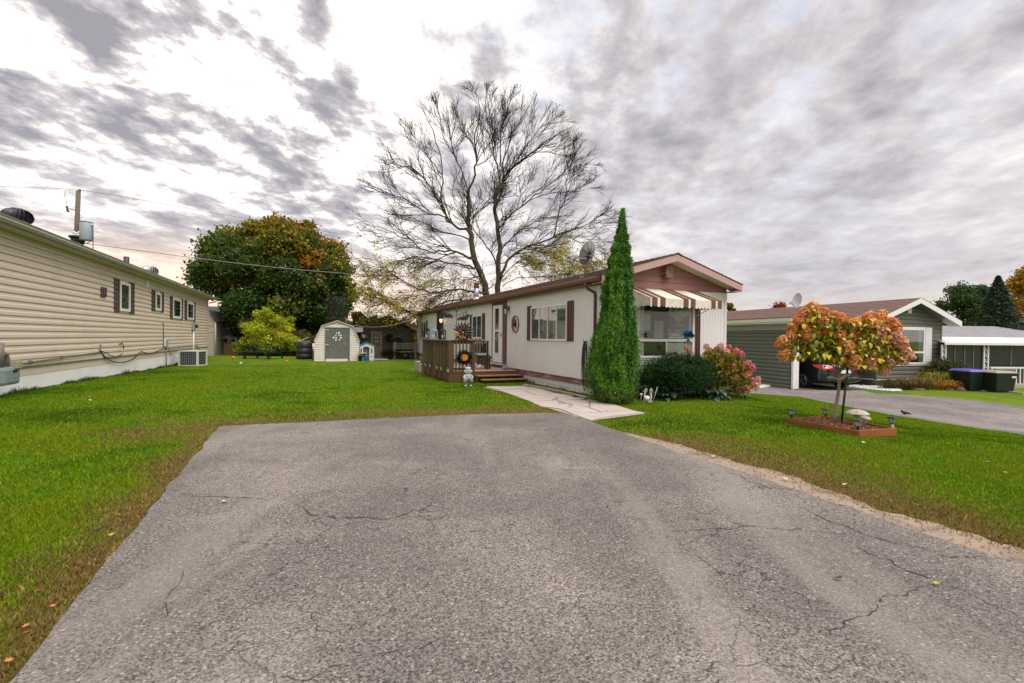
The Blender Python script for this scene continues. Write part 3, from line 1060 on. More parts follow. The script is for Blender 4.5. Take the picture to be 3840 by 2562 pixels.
# ------------------------------------------------------------------ grass blades
def grass_field():
  """sampled inside the picture's wedge, density falling with distance"""
  N = 900000
  y = 1.6 + (NR.rand(N) ** 1.5) * 26
  x = (NR.rand(N) * 2 - 1) * (y * 1.12 + 0.3)
  keep = ~inside(DRIVE, x, y)
  keep &= ~(inside(DIRT, x, y) & (NR.rand(N) > 0.02 + .45 * (dist_line(dirt_out, x, y) < .10)))
  keep &= ~inside(PATHP, x, y)
  keep &= ~inside(NDRIVE, x, y)
  keep &= ~inside([(p[0], p[1]) for p in PLANTER], x, y)
  MF_ = Frame(2.07, 11.2, 23.39)
  lx = (x - 2.07) * math.cos(MF_.a) + (y - 11.2) * math.sin(MF_.a)
  ly = -(x - 2.07) * math.sin(MF_.a) + (y - 11.2) * math.cos(MF_.a)
  keep &= ~((lx > 0) & (lx < 4) & (ly > 0))
  keep &= ~((lx > -2.4) & (lx < 0.01) & (ly > 4.5) & (ly < 11))
  keep &= (gz_np(x, y) > -0.48) & (NR.rand(N) < np.clip((28 - y) / 12, 0, 1))
  x, y = x[keep], y[keep]
  dr, rn = dry_at(x, y)
  # keep fewer on very dry ground
  k2 = NR.rand(len(x)) > dr * 0.45
  x, y, dr, rn = x[k2], y[k2], dr[k2], rn[k2]
  n = len(x)
  z = gz_np(x, y)
  h = (0.018 + 0.016 * NR.rand(n)) * (1 + 0.35 * rn) * (1 - 0.25 * dr)
  h *= np.clip(1.15 - y / 40, 0.6, 1)
  wd = (0.0030 + 0.0022 * NR.rand(n)) * (1 + y * 0.16)
  a = NR.rand(n) * 2 * np.pi
  lean = h * (0.25 + 0.9 * NR.rand(n))
  la = NR.rand(n) * 2 * np.pi
  ca, sa = np.cos(a), np.sin(a)
  v0 = np.stack([x - ca * wd, y - sa * wd, z - 0.004], 1)
  v1 = np.stack([x + ca * wd, y + sa * wd, z - 0.004], 1)
  v2 = np.stack([x + np.cos(la) * lean, y + np.sin(la) * lean, z + h], 1)
  col = jitcol((0.118, 0.232, 0.009), n, 0.22, 0.08)
  lt = NR.rand(n) < 0.22
  col[lt] = jitcol((0.25, 0.36, 0.02), int(lt.sum()), 0.2, 0.08)
  f2 = np.array([noise.noise(Vector((a * .45, b * .45, 7.0))) + .6 * noise.noise(Vector((a * 1.9, b * 1.9, 4.0))) for a, b in zip(x, y)])
  ol = np.clip(f2 * 1.8 + .02 + dr * .8, 0, 1)[:, None]
  col = col * (1 - ol * .75) + np.array([[.20, .245, .012]]) * ol * .75 * np.exp(NR.normal(size=(n, 1)) * .25)
  col *= np.clip(1 + np.minimum(f2, 0) * .75, .5, 1)[:, None]
  br = NR.rand(n) < dr * np.clip(1.0 + f2 * 1.6, .35, 1.5)
  col[br] = jitcol((0.215, 0.150, 0.050), int(br.sum()), 0.35, 0.10)
  o = np_mesh("grass", np.stack([v0, v1, v2], 1).reshape(-1, 3), 3, M['grassblade'], col, kind='stuff')
  return o


PLANTER = None
# ================================================================== MAIN HOUSE
MF = Frame(2.07, 11.2, 23.39)
PL = lambda a, o, z: (-o, a, z)          # long wall facing the lawn: outward = -x
PF = lambda a, o, z: (a, -o, z)          # street end: outward = -y


def wbox(mb, P, a0, a1, o0, o1, z0, z1):
  p, q = P(a0, o0, z0), P(a1, o1, z1)
  return mb.box(p[0], q[0], p[1], q[1], p[2], q[2])


def window(parent, P, a0, a1, z0, z1, splits=(0.5,), fw=0.05, rail=None, out=0.05, curtain='curtain', curt=((0.0, 0.28),), glass='glass', casing=0.0, mat='white', base=0.012):
  a0, a1 = min(a0, a1), max(a0, a1)
  f = MB()
  for (s, e, b_, t_) in ((a0, a0 + fw, z0, z1), (a1 - fw, a1, z0, z1)):
    wbox(f, P, s, e, base, out, b_, t_)
  wbox(f, P, a0 + fw, a1 - fw, base, out, z1 - fw, z1)
  wbox(f, P, a0 + fw, a1 - fw, base, out + 0.006, z0, z0 + fw)
  ia, ib, ja, jb = a0 + fw, a1 - fw, z0 + fw, z1 - fw
  rows = [(ja, jb)]
  if rail:
    rz = z0 + (z1 - z0) * rail
    wbox(f, P, ia, ib, base, out + 0.003, rz - fw * .6, rz + fw * .6)
    rows = [(ja, rz - fw * .6)]
    top = (rz + fw * .6, jb)
  for (r0, r1) in rows:
    for s in splits:
      c = ia + (ib - ia) * s
      wbox(f, P, c - .016, c + .016, base + .004, out - .004, r0, r1)
  if casing:
    wbox(f, P, a0 - casing, a0 - .002, base, base + .022, z0 - casing, z1 + casing)
    wbox(f, P, a1 + .002, a1 + casing, base, base + .022, z0 - casing, z1 + casing)
    wbox(f, P, a0, a1, base, base + .021, z1 + .002, z1 + casing)
    wbox(f, P, a0, a1, base, base + .024, z0 - casing, z0 - .002)
  w_ = f.build('window', M[mat], parent, bevel=0.004)
  g = MB(); wbox(g, P, ia, ib, out - .022, out - .018, ja, jb)
  g.build('pane', M[glass], w_)
  d = MB(); wbox(d, P, ia, ib, base + .001, base + .004, ja, jb)
  d.build('backing', M['dark_room'], w_)
  for (c0, c1) in curt:
    m_ = MB()
    s, e = ia + (ib - ia) * c0, ia + (ib - ia) * c1
    n = max(6, int((e - s) / .025))
    vs = []
    for k in range(n + 1):
      a = s + (e - s) * k / n
      o = base + .009 + .004 * math.sin(k * 1.9)
      vs += [P(a, o, ja), P(a, o, jb)]
    m_.add(vs, [(2 * k, 2 * k + 2, 2 * k + 3, 2 * k + 1) for k in range(n)], True)
    m_.build('curtain', M[curtain], w_)
  return w_


def shutter(parent, P, a0, a1, z0, z1, louvred=False, mat='shutter', base=0.012):
  a0, a1 = min(a0, a1), max(a0, a1)
  m_ = MB()
  if louvred:
    e = .035
    wbox(m_, P, a0, a0 + e, base, base + .03, z0, z1)
    wbox(m_, P, a1 - e, a1, base, base + .03, z0, z1)
    n = int((z1 - z0) / .045)
    for c in (z0, (z0 + z1) / 2 - .03, z1 - .06):
      wbox(m_, P, a0 + e, a1 - e, base, base + .028, c, c + .06)
    for k in range(n):
      z = z0 + .06 + (z1 - z0 - .12) * (k + .5) / n
      p = [P(a0 + e, base + .004, z + .018), P(a1 - e, base + .004, z + .018), P(a1 - e, base + .024, z - .012), P(a0 + e, base + .024, z - .012),
         P(a0 + e, base + .004, z + .024), P(a1 - e, base + .004, z + .024), P(a1 - e, base + .024, z - .006), P(a0 + e, base + .024, z - .006)]
      m_.hexa(p)
    wbox(m_, P, a0 + e, a1 - e, base, base + .003, z0 + .06, z1 - .06)
  else:
    wbox(m_, P, a0, a1, base, base + .014, z0, z1)
    wd = a1 - a0
    for (s, e) in ((0, .2), (.4, .6), (.8, 1.0)):
      wbox(m_, P, a0 + wd * s + .001, a0 + wd * e - .001, base + .014, base + .030, z0 + .002, z1 - .002)
  return m_.build('shutter', M[mat], parent)


H = in_frame(MF, "mobile_home", "long white mobile home with brown trim, mauve gable and striped awning over its end window", "mobile home")
LH = MF.L(1565, 1260)[0]
WH = 4.0
ZB, ZT = 0.37, 2.66
ZR, ZE = 3.51, 2.87       # ridge and eave, top of shingles
OV = 0.20
# core
m_ = MB()
m_.box(0.004, WH - .004, 0.004, LH, 0.10, ZT)
m_.build("wall", M['siding_white'], H)
# long wall sheets, grooved
door1 = (MF.L(1901.9, 1250)[0], MF.L(1847.4, 1250)[0])
door2 = (MF.L(1663.6, 1250)[0], MF.L(1637.7, 1250)[0])


def sheet(P, a0, a1, z0, z1, name="siding_sheet", parent=H, pitch=0.102, mat='siding_white', th=0.012):
  m_ = MB()
  pts = [(a0, 0.0), (a0, th)]
  a = a0 + pitch
  while a < a1 - 0.02:
    pts += [(a - .005, th), (a - .002, th - .006), (a + .002, th - .006), (a + .005, th)]
    a += pitch
  pts += [(a1, th), (a1, 0.0)]
  n = len(pts)
  vs = [P(p[0], p[1], z0) for p in pts] + [P(p[0], p[1], z1) for p in pts]
  fs = [(i, (i + 1) % n, n + (i + 1) % n, n + i) for i in range(n - 1)]
  m_.add(vs, fs)
  return m_.build(name, M[mat], parent)


edges = [0.0] + [min(LH, 1.224 * k) for k in range(1, int(LH / 1.224) + 2)]
segs = []
for i in range(len(edges) - 1):
  a0, a1 = edges[i] + .002, edges[i + 1] - .002
  cuts = [(a0, a1)]
  for (d0, d1) in (door1, door2):
    nc = []
    for (s, e) in cuts:
      if e <= d0 or s >= d1: nc.append((s, e))
      else:
        if s < d0: nc.append((s, d0 - .002))
        if e > d1: nc.append((d1 + .002, e))
    cuts = nc
  segs += [c for c in cuts if c[1] - c[0] > .04]
for (s, e) in segs: sheet(PL, s, e, ZB, ZT)
for k in range(4):
  sheet(PF, k * 1.0 + .002 if k else .004, (k + 1) * 1.0 - .002, ZB, ZT - .10 if False else ZT)
# skirting in panels, slightly inset
x0 = 0.03
n_sk = int(LH / 1.22)
for k in range(n_sk + 1):
  a0, a1 = k * 1.22 + .003, min(LH, (k + 1) * 1.22) - .003
  if a1 - a0 < .1: continue
  sheet(lambda a, o, z: (x0 - o, a, z), a0, a1, -0.06, ZB - .10, "skirting_panel", H, 0.15, 'skirt', .010)
sheet(lambda a, o, z: (a, .03 - o, z), 0.05, WH - .05, -0.1, ZB - .02, "skirting_panel", H, 0.15, 'skirt', .010)
# brown double trim under the long wall
m_ = MB()
m_.box(-.030, 0.004, -.01, LH, ZB - .035, ZB)
m_.build("base_trim", M['brown_worn'], H, bevel=.004)
m_ = MB()
m_.prism([(-.004, ZB - .037), (-.028, ZB - .060), (-.040, ZB - .145), (0.02, ZB - .145), (.02, ZB - .037)], -.01, LH, 1)
m_.build("base_trim", M['brown_worn'], H)
# corner trims
for (a, b_) in ((0, 0), (WH, 0)):
  m_ = MB()
  s = 1 if a == 0 else -1
  m_.box(a - s * .022, a + s * .05, b_ - .022, b_ - .0125, ZB, ZT)
  m_.box(a - s * .022, a - s * .0125, b_ - .022 + .0, b_ + .05, ZB, ZT)
  m_.build("corner_trim", M['siding_white'], H)
# gable boards
slope = (ZR - ZE) / (WH / 2 + OV)
def roof_z(x):      # underside line of the gable wall
  return ZE - .07 + (min(x, WH - x) + OV) * slope


nb = 5
hb = (roof_z(WH / 2) - ZT) / nb
for k in range(nb):
  za, zb = ZT + hb * k + .002, ZT + hb * (k + 1) - .002
  def span(z):
    dxx = max(0.0, (z - (ZE - .07)) / slope - OV)
    return min(dxx, WH / 2 - .02)
  s0, s1 = span(za), span(zb)
  pts = [(s0, za), (WH - s0, za), (WH - s1, zb), (s1, zb)]
  m_ = MB()
  v = [(p[0], -.030 if i < 2 else -.016, p[1]) for i, p in enumerate(pts)] + [(p[0], 0.0, p[1]) for p in pts]
  m_.add(v, [(0, 1, 2, 3), (7, 6, 5, 4), (0, 4, 5, 1), (1, 5, 6, 2), (2, 6, 7, 3), (3, 7, 4, 0)])
  m_.build("gable_board", M['gable'], H)
m_ = MB()
m_.box(-.02, WH + .02, -.034, 0, ZT - .012, ZT + .002)
m_.build("gable_drip_edge", M['gable'], H)
# vent box in the gable
vx0, vz0 = MF.F(2494.5, 1041.5, -.15)
vx1, vz1 = MF.F(2521, 1002, -.15)
m_ = MB()
m_.box(vx0, vx1, -.19, -.02, vz0, vz1)
m_.box(vx0 + .02, vx1 - .02, -.188, -.03, vz0 - .012, vz0)
m_.build("gable_vent", M['brown_worn'], H, bevel=.01)

# roof: deck, stepped shingle courses, fascia, soffit, gutters
YF, YB = -0.36, LH + 0.25
ROOF = MB()
for s in (0, 1):
  X = (lambda x: x) if s == 0 else (lambda x: WH - x)
  p = [(X(-OV), YF + .03, ZE - .07), (X(WH / 2), YF + .03, ZR - .07), (X(WH / 2), YB, ZR - .07), (X(-OV), YB, ZE - .07),
     (X(-OV), YF + .03, ZE - .028), (X(WH / 2), YF + .03, ZR - .028), (X(WH / 2), YB, ZR - .028), (X(-OV), YB, ZE - .028)]
  ROOF.hexa(p)
ROOF.build("roof", M['brown'], H)
sh = MB()
random.seed(3)
nc = 15
for s in (0, 1):
  for k in range(nc):
    u0, u1 = k / nc, (k + 1.25) / nc
    u1 = min(u1, 1.0)
    y = YF - .012
    # tabs along the roof so the courses look ragged from the ground
    while y < YB:
      tl = random.uniform(.24, .36) if y < 9 else random.uniform(.8, 1.2)
      y1 = min(YB, y + tl)
      ex = random.uniform(-.012, .012)
      zl_ = random.uniform(0, .006)
      def pt(u, yy, up, e=0.0):
        x = -OV - .02 + (WH / 2 + OV + .02) * u - e
        z = ZE - .03 + (ZR - ZE) * (x + OV) / (WH / 2 + OV) + up
        return ((x if s == 0 else WH - x), yy, z)
      v = [pt(u0, y, .012 + zl_, ex), pt(u0, y1 - .004, .012 + zl_, ex), pt(u1, y1 - .004, .006), pt(u1, y, .006),
         pt(u0, y, .030 + zl_, ex), pt(u0, y1 - .004, .030 + zl_, ex), pt(u1, y1 - .004, .016), pt(u1, y, .016)]
      sh.hexa(v)
      y = y1
o = sh.build("shingles", M['shingle'], H, kind='stuff')
# ridge cap
m_ = MB()
y = YF - .02
while y < YB:
  m_.add([(WH / 2 - .15, y, ZR - .055), (WH / 2, y, ZR + .014), (WH / 2 + .15, y, ZR - .055), (WH / 2 - .15, y + .24, ZR - .064), (WH / 2, y + .24, ZR + .002), (WH / 2 + .15, y + .24, ZR - .064),
      (WH / 2 - .15, y, ZR - .075), (WH / 2, y, ZR - .004), (WH / 2 + .15, y, ZR - .075)], [(0, 1, 4, 3), (1, 2, 5, 4), (0, 6, 7, 1), (1, 7, 8, 2)])
  y += .235
m_.build("ridge_cap", M['shingle'], H)
# rake fascia (mauve) and pale soffit of the street-end overhang
FH = 0.165
for s in (0, 1):
  X = (lambda x: x) if s == 0 else (lambda x: WH - x)
  m_ = MB()
  za, zb = ZE - .035, ZR - .035
  p = [(X(-OV), YF, za - FH), (X(WH / 2), YF, zb - FH), (X(WH / 2), YF + .025, zb - FH), (X(-OV), YF + .025, za - FH),
     (X(-OV), YF, za), (X(WH / 2), YF, zb), (X(WH / 2), YF + .025, zb), (X(-OV), YF + .025, za)]
  m_.hexa(p)
  m_.build("rake_fascia", M['mauve'], H, bevel=.004)
  m_ = MB()
  p = [(X(-OV + .0), YF + .028, za - FH + .012), (X(WH / 2), YF + .028, zb - FH + .012), (X(WH / 2), -.032, zb - FH + .012), (X(-OV), -.032, za - FH + .012),
     (X(-OV + .0), YF + .028, za - FH + .024), (X(WH / 2), YF + .028, zb - FH + .024), (X(WH / 2), -.032, zb - FH + .024), (X(-OV), -.032, za - FH + .024)]
  m_.hexa(p)
  m_.build("soffit", M['soffit'], H)
  # eave end return
  m_ = MB()
  m_.box(X(-OV - .001), X(.06), YF + .001, .03, za - FH - .012, za - FH + .008)
  m_.build("eave_return", M['mauve'], H)
m_ = MB()
m_.box(-OV, .0, YF + .03, LH, ZT - .002, ZT + .02)
m_.box(-OV, -OV + .02, YF + .03, YB, ZT + .02, ZE - .07)
m_.build("eave_soffit", M['brown'], H)
# gutter
m_ = MB()
prof = [(-OV - .012, ZE - .045), (-OV - .012, ZE - .155), (-OV - .085, ZE - .155), (-OV - .115, ZE - .095), (-OV - .115, ZE - .045), (-OV - .105, ZE - .045), (-OV - .105, ZE - .09), (-OV - .08, ZE - .147), (-OV - .022, ZE - .147), (-OV - .022, ZE - .045)]
m_.prism(prof, YF + .06, YB, 1)
m_.build("gutter", M['gutter'], H)
m_ = MB()
m_.tube([(-OV - .06, .22, ZE - .15), (-OV - .06, .22, ZE - .23), (-OV - .02, .20, ZE - .30), (-.06, .16, ZE - .38), (-.045, .15, ZE - .46), (-.045, .15, .25)], .035, 8)
m_.build("downspout", M['brown'], H)


# doors on the long wall
def trimdoor(d, lamp_side=None):
  pass


m_ = MB()
wbox(m_, PL, door1[0], door1[1], .0, .016, ZB - .03, ZT - .002)
m_.build("door_surround", M['brown'], H)
ya, zt_ = MF.L(1888, 1142.5)
yb, zb_ = MF.L(1888, 1361.5)
yc = MF.L(1852, 1250)[0]
for (s, e) in ((door1[0], door1[0] + .05), (door1[1] - .05, door1[1])):
  m_ = MB(); wbox(m_, PL, s, e, .016, .04, ZB, ZT - .004); m_.build("door_trim", M['brown'], H, bevel=.004)
D = MB()
wbox(D, PL, ya, yc, .018, .052, zb_, zt_)
DO = D.build("storm_door", M['white'], H, bevel=.006)
dw = yc - ya
gz0, gz1 = zb_ + (zt_ - zb_) * .165, zt_ - .12
g0, g1 = ya + dw * .30, yc - dw * .30
m_ = MB()
for (s, e, b_, t_) in ((g0 - .035, g0, gz0 - .035, gz1 + .035), (g1, g1 + .035, gz0 - .035, gz1 + .035), (g0, g1, gz1, gz1 + .035), (g0, g1, gz0 - .035, gz0), (g0, g1, (gz0 + gz1) / 2 - .03, (gz0 + gz1) / 2 + .03)):
  wbox(m_, PL, s, e, .052, .066, b_, t_)
m_.build("glazing_frame", M['white'], DO)
m_ = MB(); wbox(m_, PL, g0, g1, .053, .055, gz0, (gz0 + gz1) / 2 - .03); wbox(m_, PL, g0, g1, .053, .055, (gz0 + gz1) / 2 + .03, gz1)
m_.build("wood_inner_door", pmat('inner_door_wood', (0.38, 0.22, 0.09), 0.5, 0.3, 4, stretch=(1, 1, .4)), DO)
m_ = MB(); wbox(m_, PL, g0, g1, .060, .062, gz0, (gz0 + gz1) / 2 - .03); wbox(m_, PL, g0, g1, .060, .062, (gz0 + gz1) / 2 + .03, gz1)
m_.build("pane", M['glass'], DO)
m_ = MB(); wbox(m_, PL, ya + .04, ya + .06, .052, .09, zb_ + .92, zb_ + 1.06); m_.build("handle", M['galv'], DO)
m_ = MB()
wbox(m_, PL, ya - .09, yc + .09, .001, .10, zb_ - .075, zb_ - .035)
m_.build("door_sill", M['white'], H)
# second, closed brown door
m_ = MB()
wbox(m_, PL, door2[0], door2[1], .0, .016, ZB - .03, ZT - .002)
m_.build("door_surround", M['brown'], H)
q0, q1 = MF.L(1660, 1250)[0], MF.L(1641, 1250)[0]
m_ = MB(); wbox(m_, PL, q0, q1, .018, .05, .48, 2.48); D2 = m_.build("brown_door", M['brown'], H, bevel=.005)
m_ = MB(); wbox(m_, PL, q0 + .12, q1 - .12, .051, .056, .62, 2.36); m_.build("pane", M['porch_dark'], D2)
# windows on the long wall
a1_, zt_ = MF.L(2131.3, 1138)
_, zb_ = MF.L(2131.3, 1279)
a2_ = MF.L(1995.2, 1200)[0]
window(H, PL, a1_, a2_, zb_, zt_, (.25, .5, .75), .045, out=.055, curt=((0.0, .24), (.26, .36), (.62, .74), (.76, 1.0)))
shutter(H, PL, MF.L(2153.8, 1200)[0], a1_ - .01, zb_ - .01, zt_ + .06, mat='brown')
shutter(H, PL, a2_ + .01, MF.L(1980.5, 1200)[0], zb_ - .01, zt_ + .06, mat='brown')
a1_, zt_ = MF.L(1811, 1180.6)
zb_ = MF.L(1811, 1270)[1]
a2_ = MF.L(1774, 1200)[0]
window(H, PL, a1_, a2_, zb_, zt_, (.5,), .05, out=.055, curt=((0.0, .35), (0.52, 1.0)))
shutter(H, PL, MF.L(1820.5, 1200)[0], a1_ - .01, zb_ - .02, zt_ + .05, mat='brown')
shutter(H, PL, a2_ + .01, MF.L(1765, 1200)[0], zb_ - .02, zt_ + .05, mat='brown')
a1_, zt_ = MF.L(1600, 1206)
zb_ = MF.L(1600, 1270)[1]
a2_ = MF.L(1581, 1230)[0]
window(H, PL, a1_, a2_, zb_, zt_, (.5,), .05, out=.055, curt=((0.5, 1.0),))
shutter(H, PL, MF.L(1604.5, 1230)[0], a1_ - .01, zb_ - .02, zt_ + .05, mat='brown')
shutter(H, PL, a2_ + .01, MF.L(1577.5, 1230)[0], zb_ - .02, zt_ + .05, mat='brown')

# street-end window
fx0, fzb = MF.F(2384, 1343)
fx1 = MF.F(2596, 1300)[0]
fzt = MF.F(2596, 1135)[1]
rz = MF.F(2490, 1276.5)[1]
W = window(H, PF, fx0, fx1, fzb, fzt, (.505,), .055, rail=(rz - fzb) / (fzt - fzb), out=.06, curt=((0.0, .10), (.92, 1.0)), glass='glass_front', casing=.05)
# lower sashes: lace behind the second one
m_ = MB(); wbox(m_, PF, fx0 + (fx1 - fx0) * .53, fx1 - .06, .018, .022, fzb + .06, rz - .05)
m_.build("lace_curtain", M['curtain_white'], W)
m_ = MB(); wbox(m_, PF, fx0 + .16, fx0 + .42, .0175, .0195, fzt - .75, fzt - .34); m_.build("lamp_shade", M['sign_pale'], W)
m_ = MB(); wbox(m_, PF, fx0 + .30 * (fx1 - fx0), fx0 + .46 * (fx1 - fx0), .017, .019, rz + .05, fzt - .5); m_.build("painted_doorway_light", pmat('pale_doorway_glow', (.30, .31, .29), .8), W)  # flat pale panel; light from an inner doorway is painted as its colour
sx0, sx1, sx2 = fx1 + .052, MF.F(2622, 1250)[0], MF.F(2374.5, 1250)[0]
shutter(H, PF, sx0, sx1, fzb - .02, fzt + .03, mat='brown')
shutter(H, PF, sx2, fx0 - .052, fzb - .02, fzt + .03, mat='brown')

# window sign
sgx0 = MF.F(2503, 1260)[0]
sgx1 = MF.F(2581, 1260)[0]
sgz0, sgz1 = rz + .035, MF.F(2540, 1150)[1]
S = in_frame(MF, "window_sign", "grey realty sign reading COMING SOON behind the big end window", "sign")
m_ = MB(); wbox(m_, PF, sgx0, sgx1, .024, .029, sgz0, sgz1); m_.build("board", M['sign_grey'], S)
sw, sh_ = sgx1 - sgx0, sgz1 - sgz0
m_ = MB()
cxx = (sgx0 + sgx1) / 2 - .015
pts = [(sgx0 + .004, sgz1 - .002), (sgx1 - .004, sgz1 - .002), (sgx1 - .004, sgz1 - sh_ * .22), (cxx + sw * .2, sgz1 - sh_ * .36), (cxx + sw * .14, sgz1 - sh_ * .44), (cxx, sgz1 - sh_ * .52), (cxx - sw * .16, sgz1 - sh_ * .42), (cxx - sw * .2, sgz1 - sh_ * .36), (sgx0 + .004, sgz1 - sh_ * .25)]
m_.prism(pts, -.0305, -.0292, 1)
m_.build("emblem", M['sign_pale'], S)
m_ = MB()
bz0, bz1 = sgz0 + .05, sgz0 + .145
for (a, b_, c, d) in ((sgx0 + .02, sgx1 - .01, bz1, bz1 + .008), (sgx0 + .02, sgx1 - .01, bz0 - .022, bz0 - .004), (sgx0 + .012, sgx0 + .02, bz0 - .022, bz1 + .008)):
  wbox(m_, PF, a, b_, .0292, .0305, c, d)
wbox(m_, PF, cxx - .05, cxx + .02, .0292, .0305, bz1 + .05, bz1 + .085)
wbox(m_, PF, sgx0 + .02, sgx0 + .045, .0292, .0305, bz1 + .055, bz1 + .095)
m_.build("lines", M['white'], S)


def text(body, size, x, z, mat, parent, P=PF, out=.031, align='CENTER', bold=0.0, rot=(R(90), 0, 0), sx=1.0):
  cu = bpy.data.curves.new("lettering", 'FONT')
  cu.body = body
  cu.size = size
  cu.align_x = align
  cu.align_y = 'CENTER'
  cu.offset = bold
  cu.extrude = .0006
  cu.materials.append(M[mat])
  tmp = bpy.data.objects.new("lettering", cu)
  COL.objects.link(tmp)
  bpy.context.view_layer.update()
  me_ = bpy.data.meshes.new_from_object(tmp.evaluated_get(bpy.context.evaluated_depsgraph_get()))
  bpy.data.objects.remove(tmp)
  o = bpy.data.objects.new("lettering", me_)
  COL.objects.link(o)
  o.parent = parent
  o.location = P(x, out, z)
  o.rotation_euler = rot
  o.scale = (sx, 1, 1)
  return o


text("COMING SOON", .098, (sgx0 + sgx1) / 2 + .005, (bz0 + bz1) / 2, 'white', S, bold=.002, sx=.80)
text("705.527.7877", .062, cxx + .02, sgz0 + .355, 'sign_pale', S, bold=.001, sx=.9)
text("HAWKE", .060, cxx + .05, sgz0 + .49, 'sign_pale', S, bold=.002)
text("HAWKE", .090, cxx, sgz1 - .075, 'sign_grey', S, bold=.002, out=.0312)

# ------------------------------------------------------------------ striped metal awning
awx0, awz = MF.F(2357, 1079, -.035)
lo, hi = .3, 1.6
for _ in range(40):
  p_ = (lo + hi) / 2
  if MF.F(2438, 1115, -p_)[0] > awx0: lo = p_
  else: hi = p_
AP = p_
azf = MF.F(2438, 1116, -AP)[1]
awx1 = MF.F(2708.5, 1130, -AP)[0]
A = in_frame(MF, "window_awning", "cream and brown striped metal awning with a scalloped valance over the end window", "awning")
seq = [(650, 680, 0), (680, 765, 1), (765, 820, 0), (820, 900, 1), (900, 950, 0), (950, 1088, 0), (1088, 1220, 0), (1220, 1300, 1), (1300, 1348, 0), (1348, 1425, 1), (1425, 1480, 0), (1480, 1602, 0), (1602, 1725, 0), (1725, 1798, 1), (1798, 1847, 0), (1847, 1918, 1), (1918, 1935, 0)]
VH = .165
for (s, e, br) in seq:
  u0, u1 = (s - 650) / (1935 - 650), (e - 650) / (1935 - 650)
  xa, xb = awx0 + (awx1 - awx0) * u0 + .001, awx0 + (awx1 - awx0) * u1 - .001
  up = .016 if br else 0.0
  m_ = MB()
  y0, y1 = -.034, -AP
  m_.hexa([(xa, y1, azf - .006 + up), (xb, y1, azf - .006 + up), (xb, y0, awz - .006 + up), (xa, y0, awz - .006 + up),
       (xa, y1, azf + up), (xb, y1, azf + up), (xb, y0, awz + up), (xa, y0, awz + up)])
  r = (xb - xa) / 2
  nsc = 2 if (xb - xa) > .20 else 1
  bot = []
  for q in range(nsc):
    c0 = xb - (xb - xa) * q / nsc
    c1 = xb - (xb - xa) * (q + 1) / nsc
    for j in range(7):
      th = math.pi * j / 6
      bot.append(((c0 + c1) / 2 + (c0 - c1) / 2 * math.cos(th), azf + up - VH - .045 * math.sin(th)))
  yo = y1 - .004 - up * .8
  m_.prism([(xa, azf + up), (xb, azf + up)][::-1] + [(xa, azf + up - VH)] + bot[::-1][1:-1] + [(xb, azf + up - VH)], yo - .006, yo, 1)
  m_.build("awning_pan", M['awn_brown' if br else 'cream_paint'], A)
# side cheeks, vertical strips
for side, xs_ in ((0, awx0), (1, awx1)):
  ns = 8
  for k in range(ns):
    ya_, yb_ = -.034 - (AP - .05) * k / ns, -.034 - (AP - .05) * (k + 1) / ns + .003
    zt0 = awz + (azf - awz) * (k / ns) - .008
    zt1 = awz + (azf - awz) * ((k + 1) / ns) - .008
    zbm = azf - VH + .02
    m_ = MB()
    arc = [((ya_ + yb_) / 2 + (ya_ - yb_) / 2 * math.cos(math.pi * j / 6), zbm - .04 * math.sin(math.pi * j / 6)) for j in range(7)]
    o_ = .004 * (k % 2)
    m_.prism([(yb_, zt1), (ya_, zt0)] + arc, xs_ + .003 + o_, xs_ + .009 + o_, 0)
    m_.build("side_strip", M['cream_paint'], A)
m_ = MB()
for xk in (awx0 + .02, awx1 - .03):
  m_.bar((xk, -AP + .02, azf - .03), (xk, -.03, fzt - .35), .014)
m_.build("brace_arm", M['white'], A)

# ------------------------------------------------------------------ wall things on the long side
def lantern_fixture(label, px_, py_, h, lit_, group):
  yy, zz = MF.L(px_, py_)
  T = thing("wall_lantern", label, "lantern", MF.w(0, yy, zz), MF.a, group)
  m_ = MB()
  m_.box(-.03, 0, -.05, .05, h * .1, h * .62)
  m_.tube([(-.02, 0, h * .5), (-.09, 0, h * .60), (-.13, 0, h * .50)], .012, 6)
  m_.build("bracket", M['black'], T)
  m_ = MB()
  m_.lathe([(.085, .28 * h), (.10, .30 * h), (.055, .42 * h), (.03, .50 * h)], -.13, 0, 0, 4, False)
  m_.lathe([(.06, -.40 * h), (.07, -.37 * h), (.055, -.33 * h)], -.13, 0, 0, 4, False)
  for k in range(4):
    a = math.pi / 2 * k
    m_.bar((-.13 + .055 * math.cos(a), .055 * math.sin(a), -.36 * h), (-.13 + .082 * math.cos(a), .082 * math.sin(a), .29 * h), .010)
  m_.build("cage", M['black'], T)
  m_ = MB()
  m_.lathe([(.045, -.33 * h), (.07, .27 * h)], -.13, 0, 0, 4, False)
  m_.build("glass", M['lit'] if lit_ else M['lampglass'], T)
  return T


lantern_fixture("unlit black wall lantern beside the white storm door", 1910, 1168, .30, False, "wall lanterns on the mobile home")
lantern_fixture("glowing wall lantern beside the brown back door, over the deck", 1663, 1203, .28, True, "wall lanterns on the mobile home")

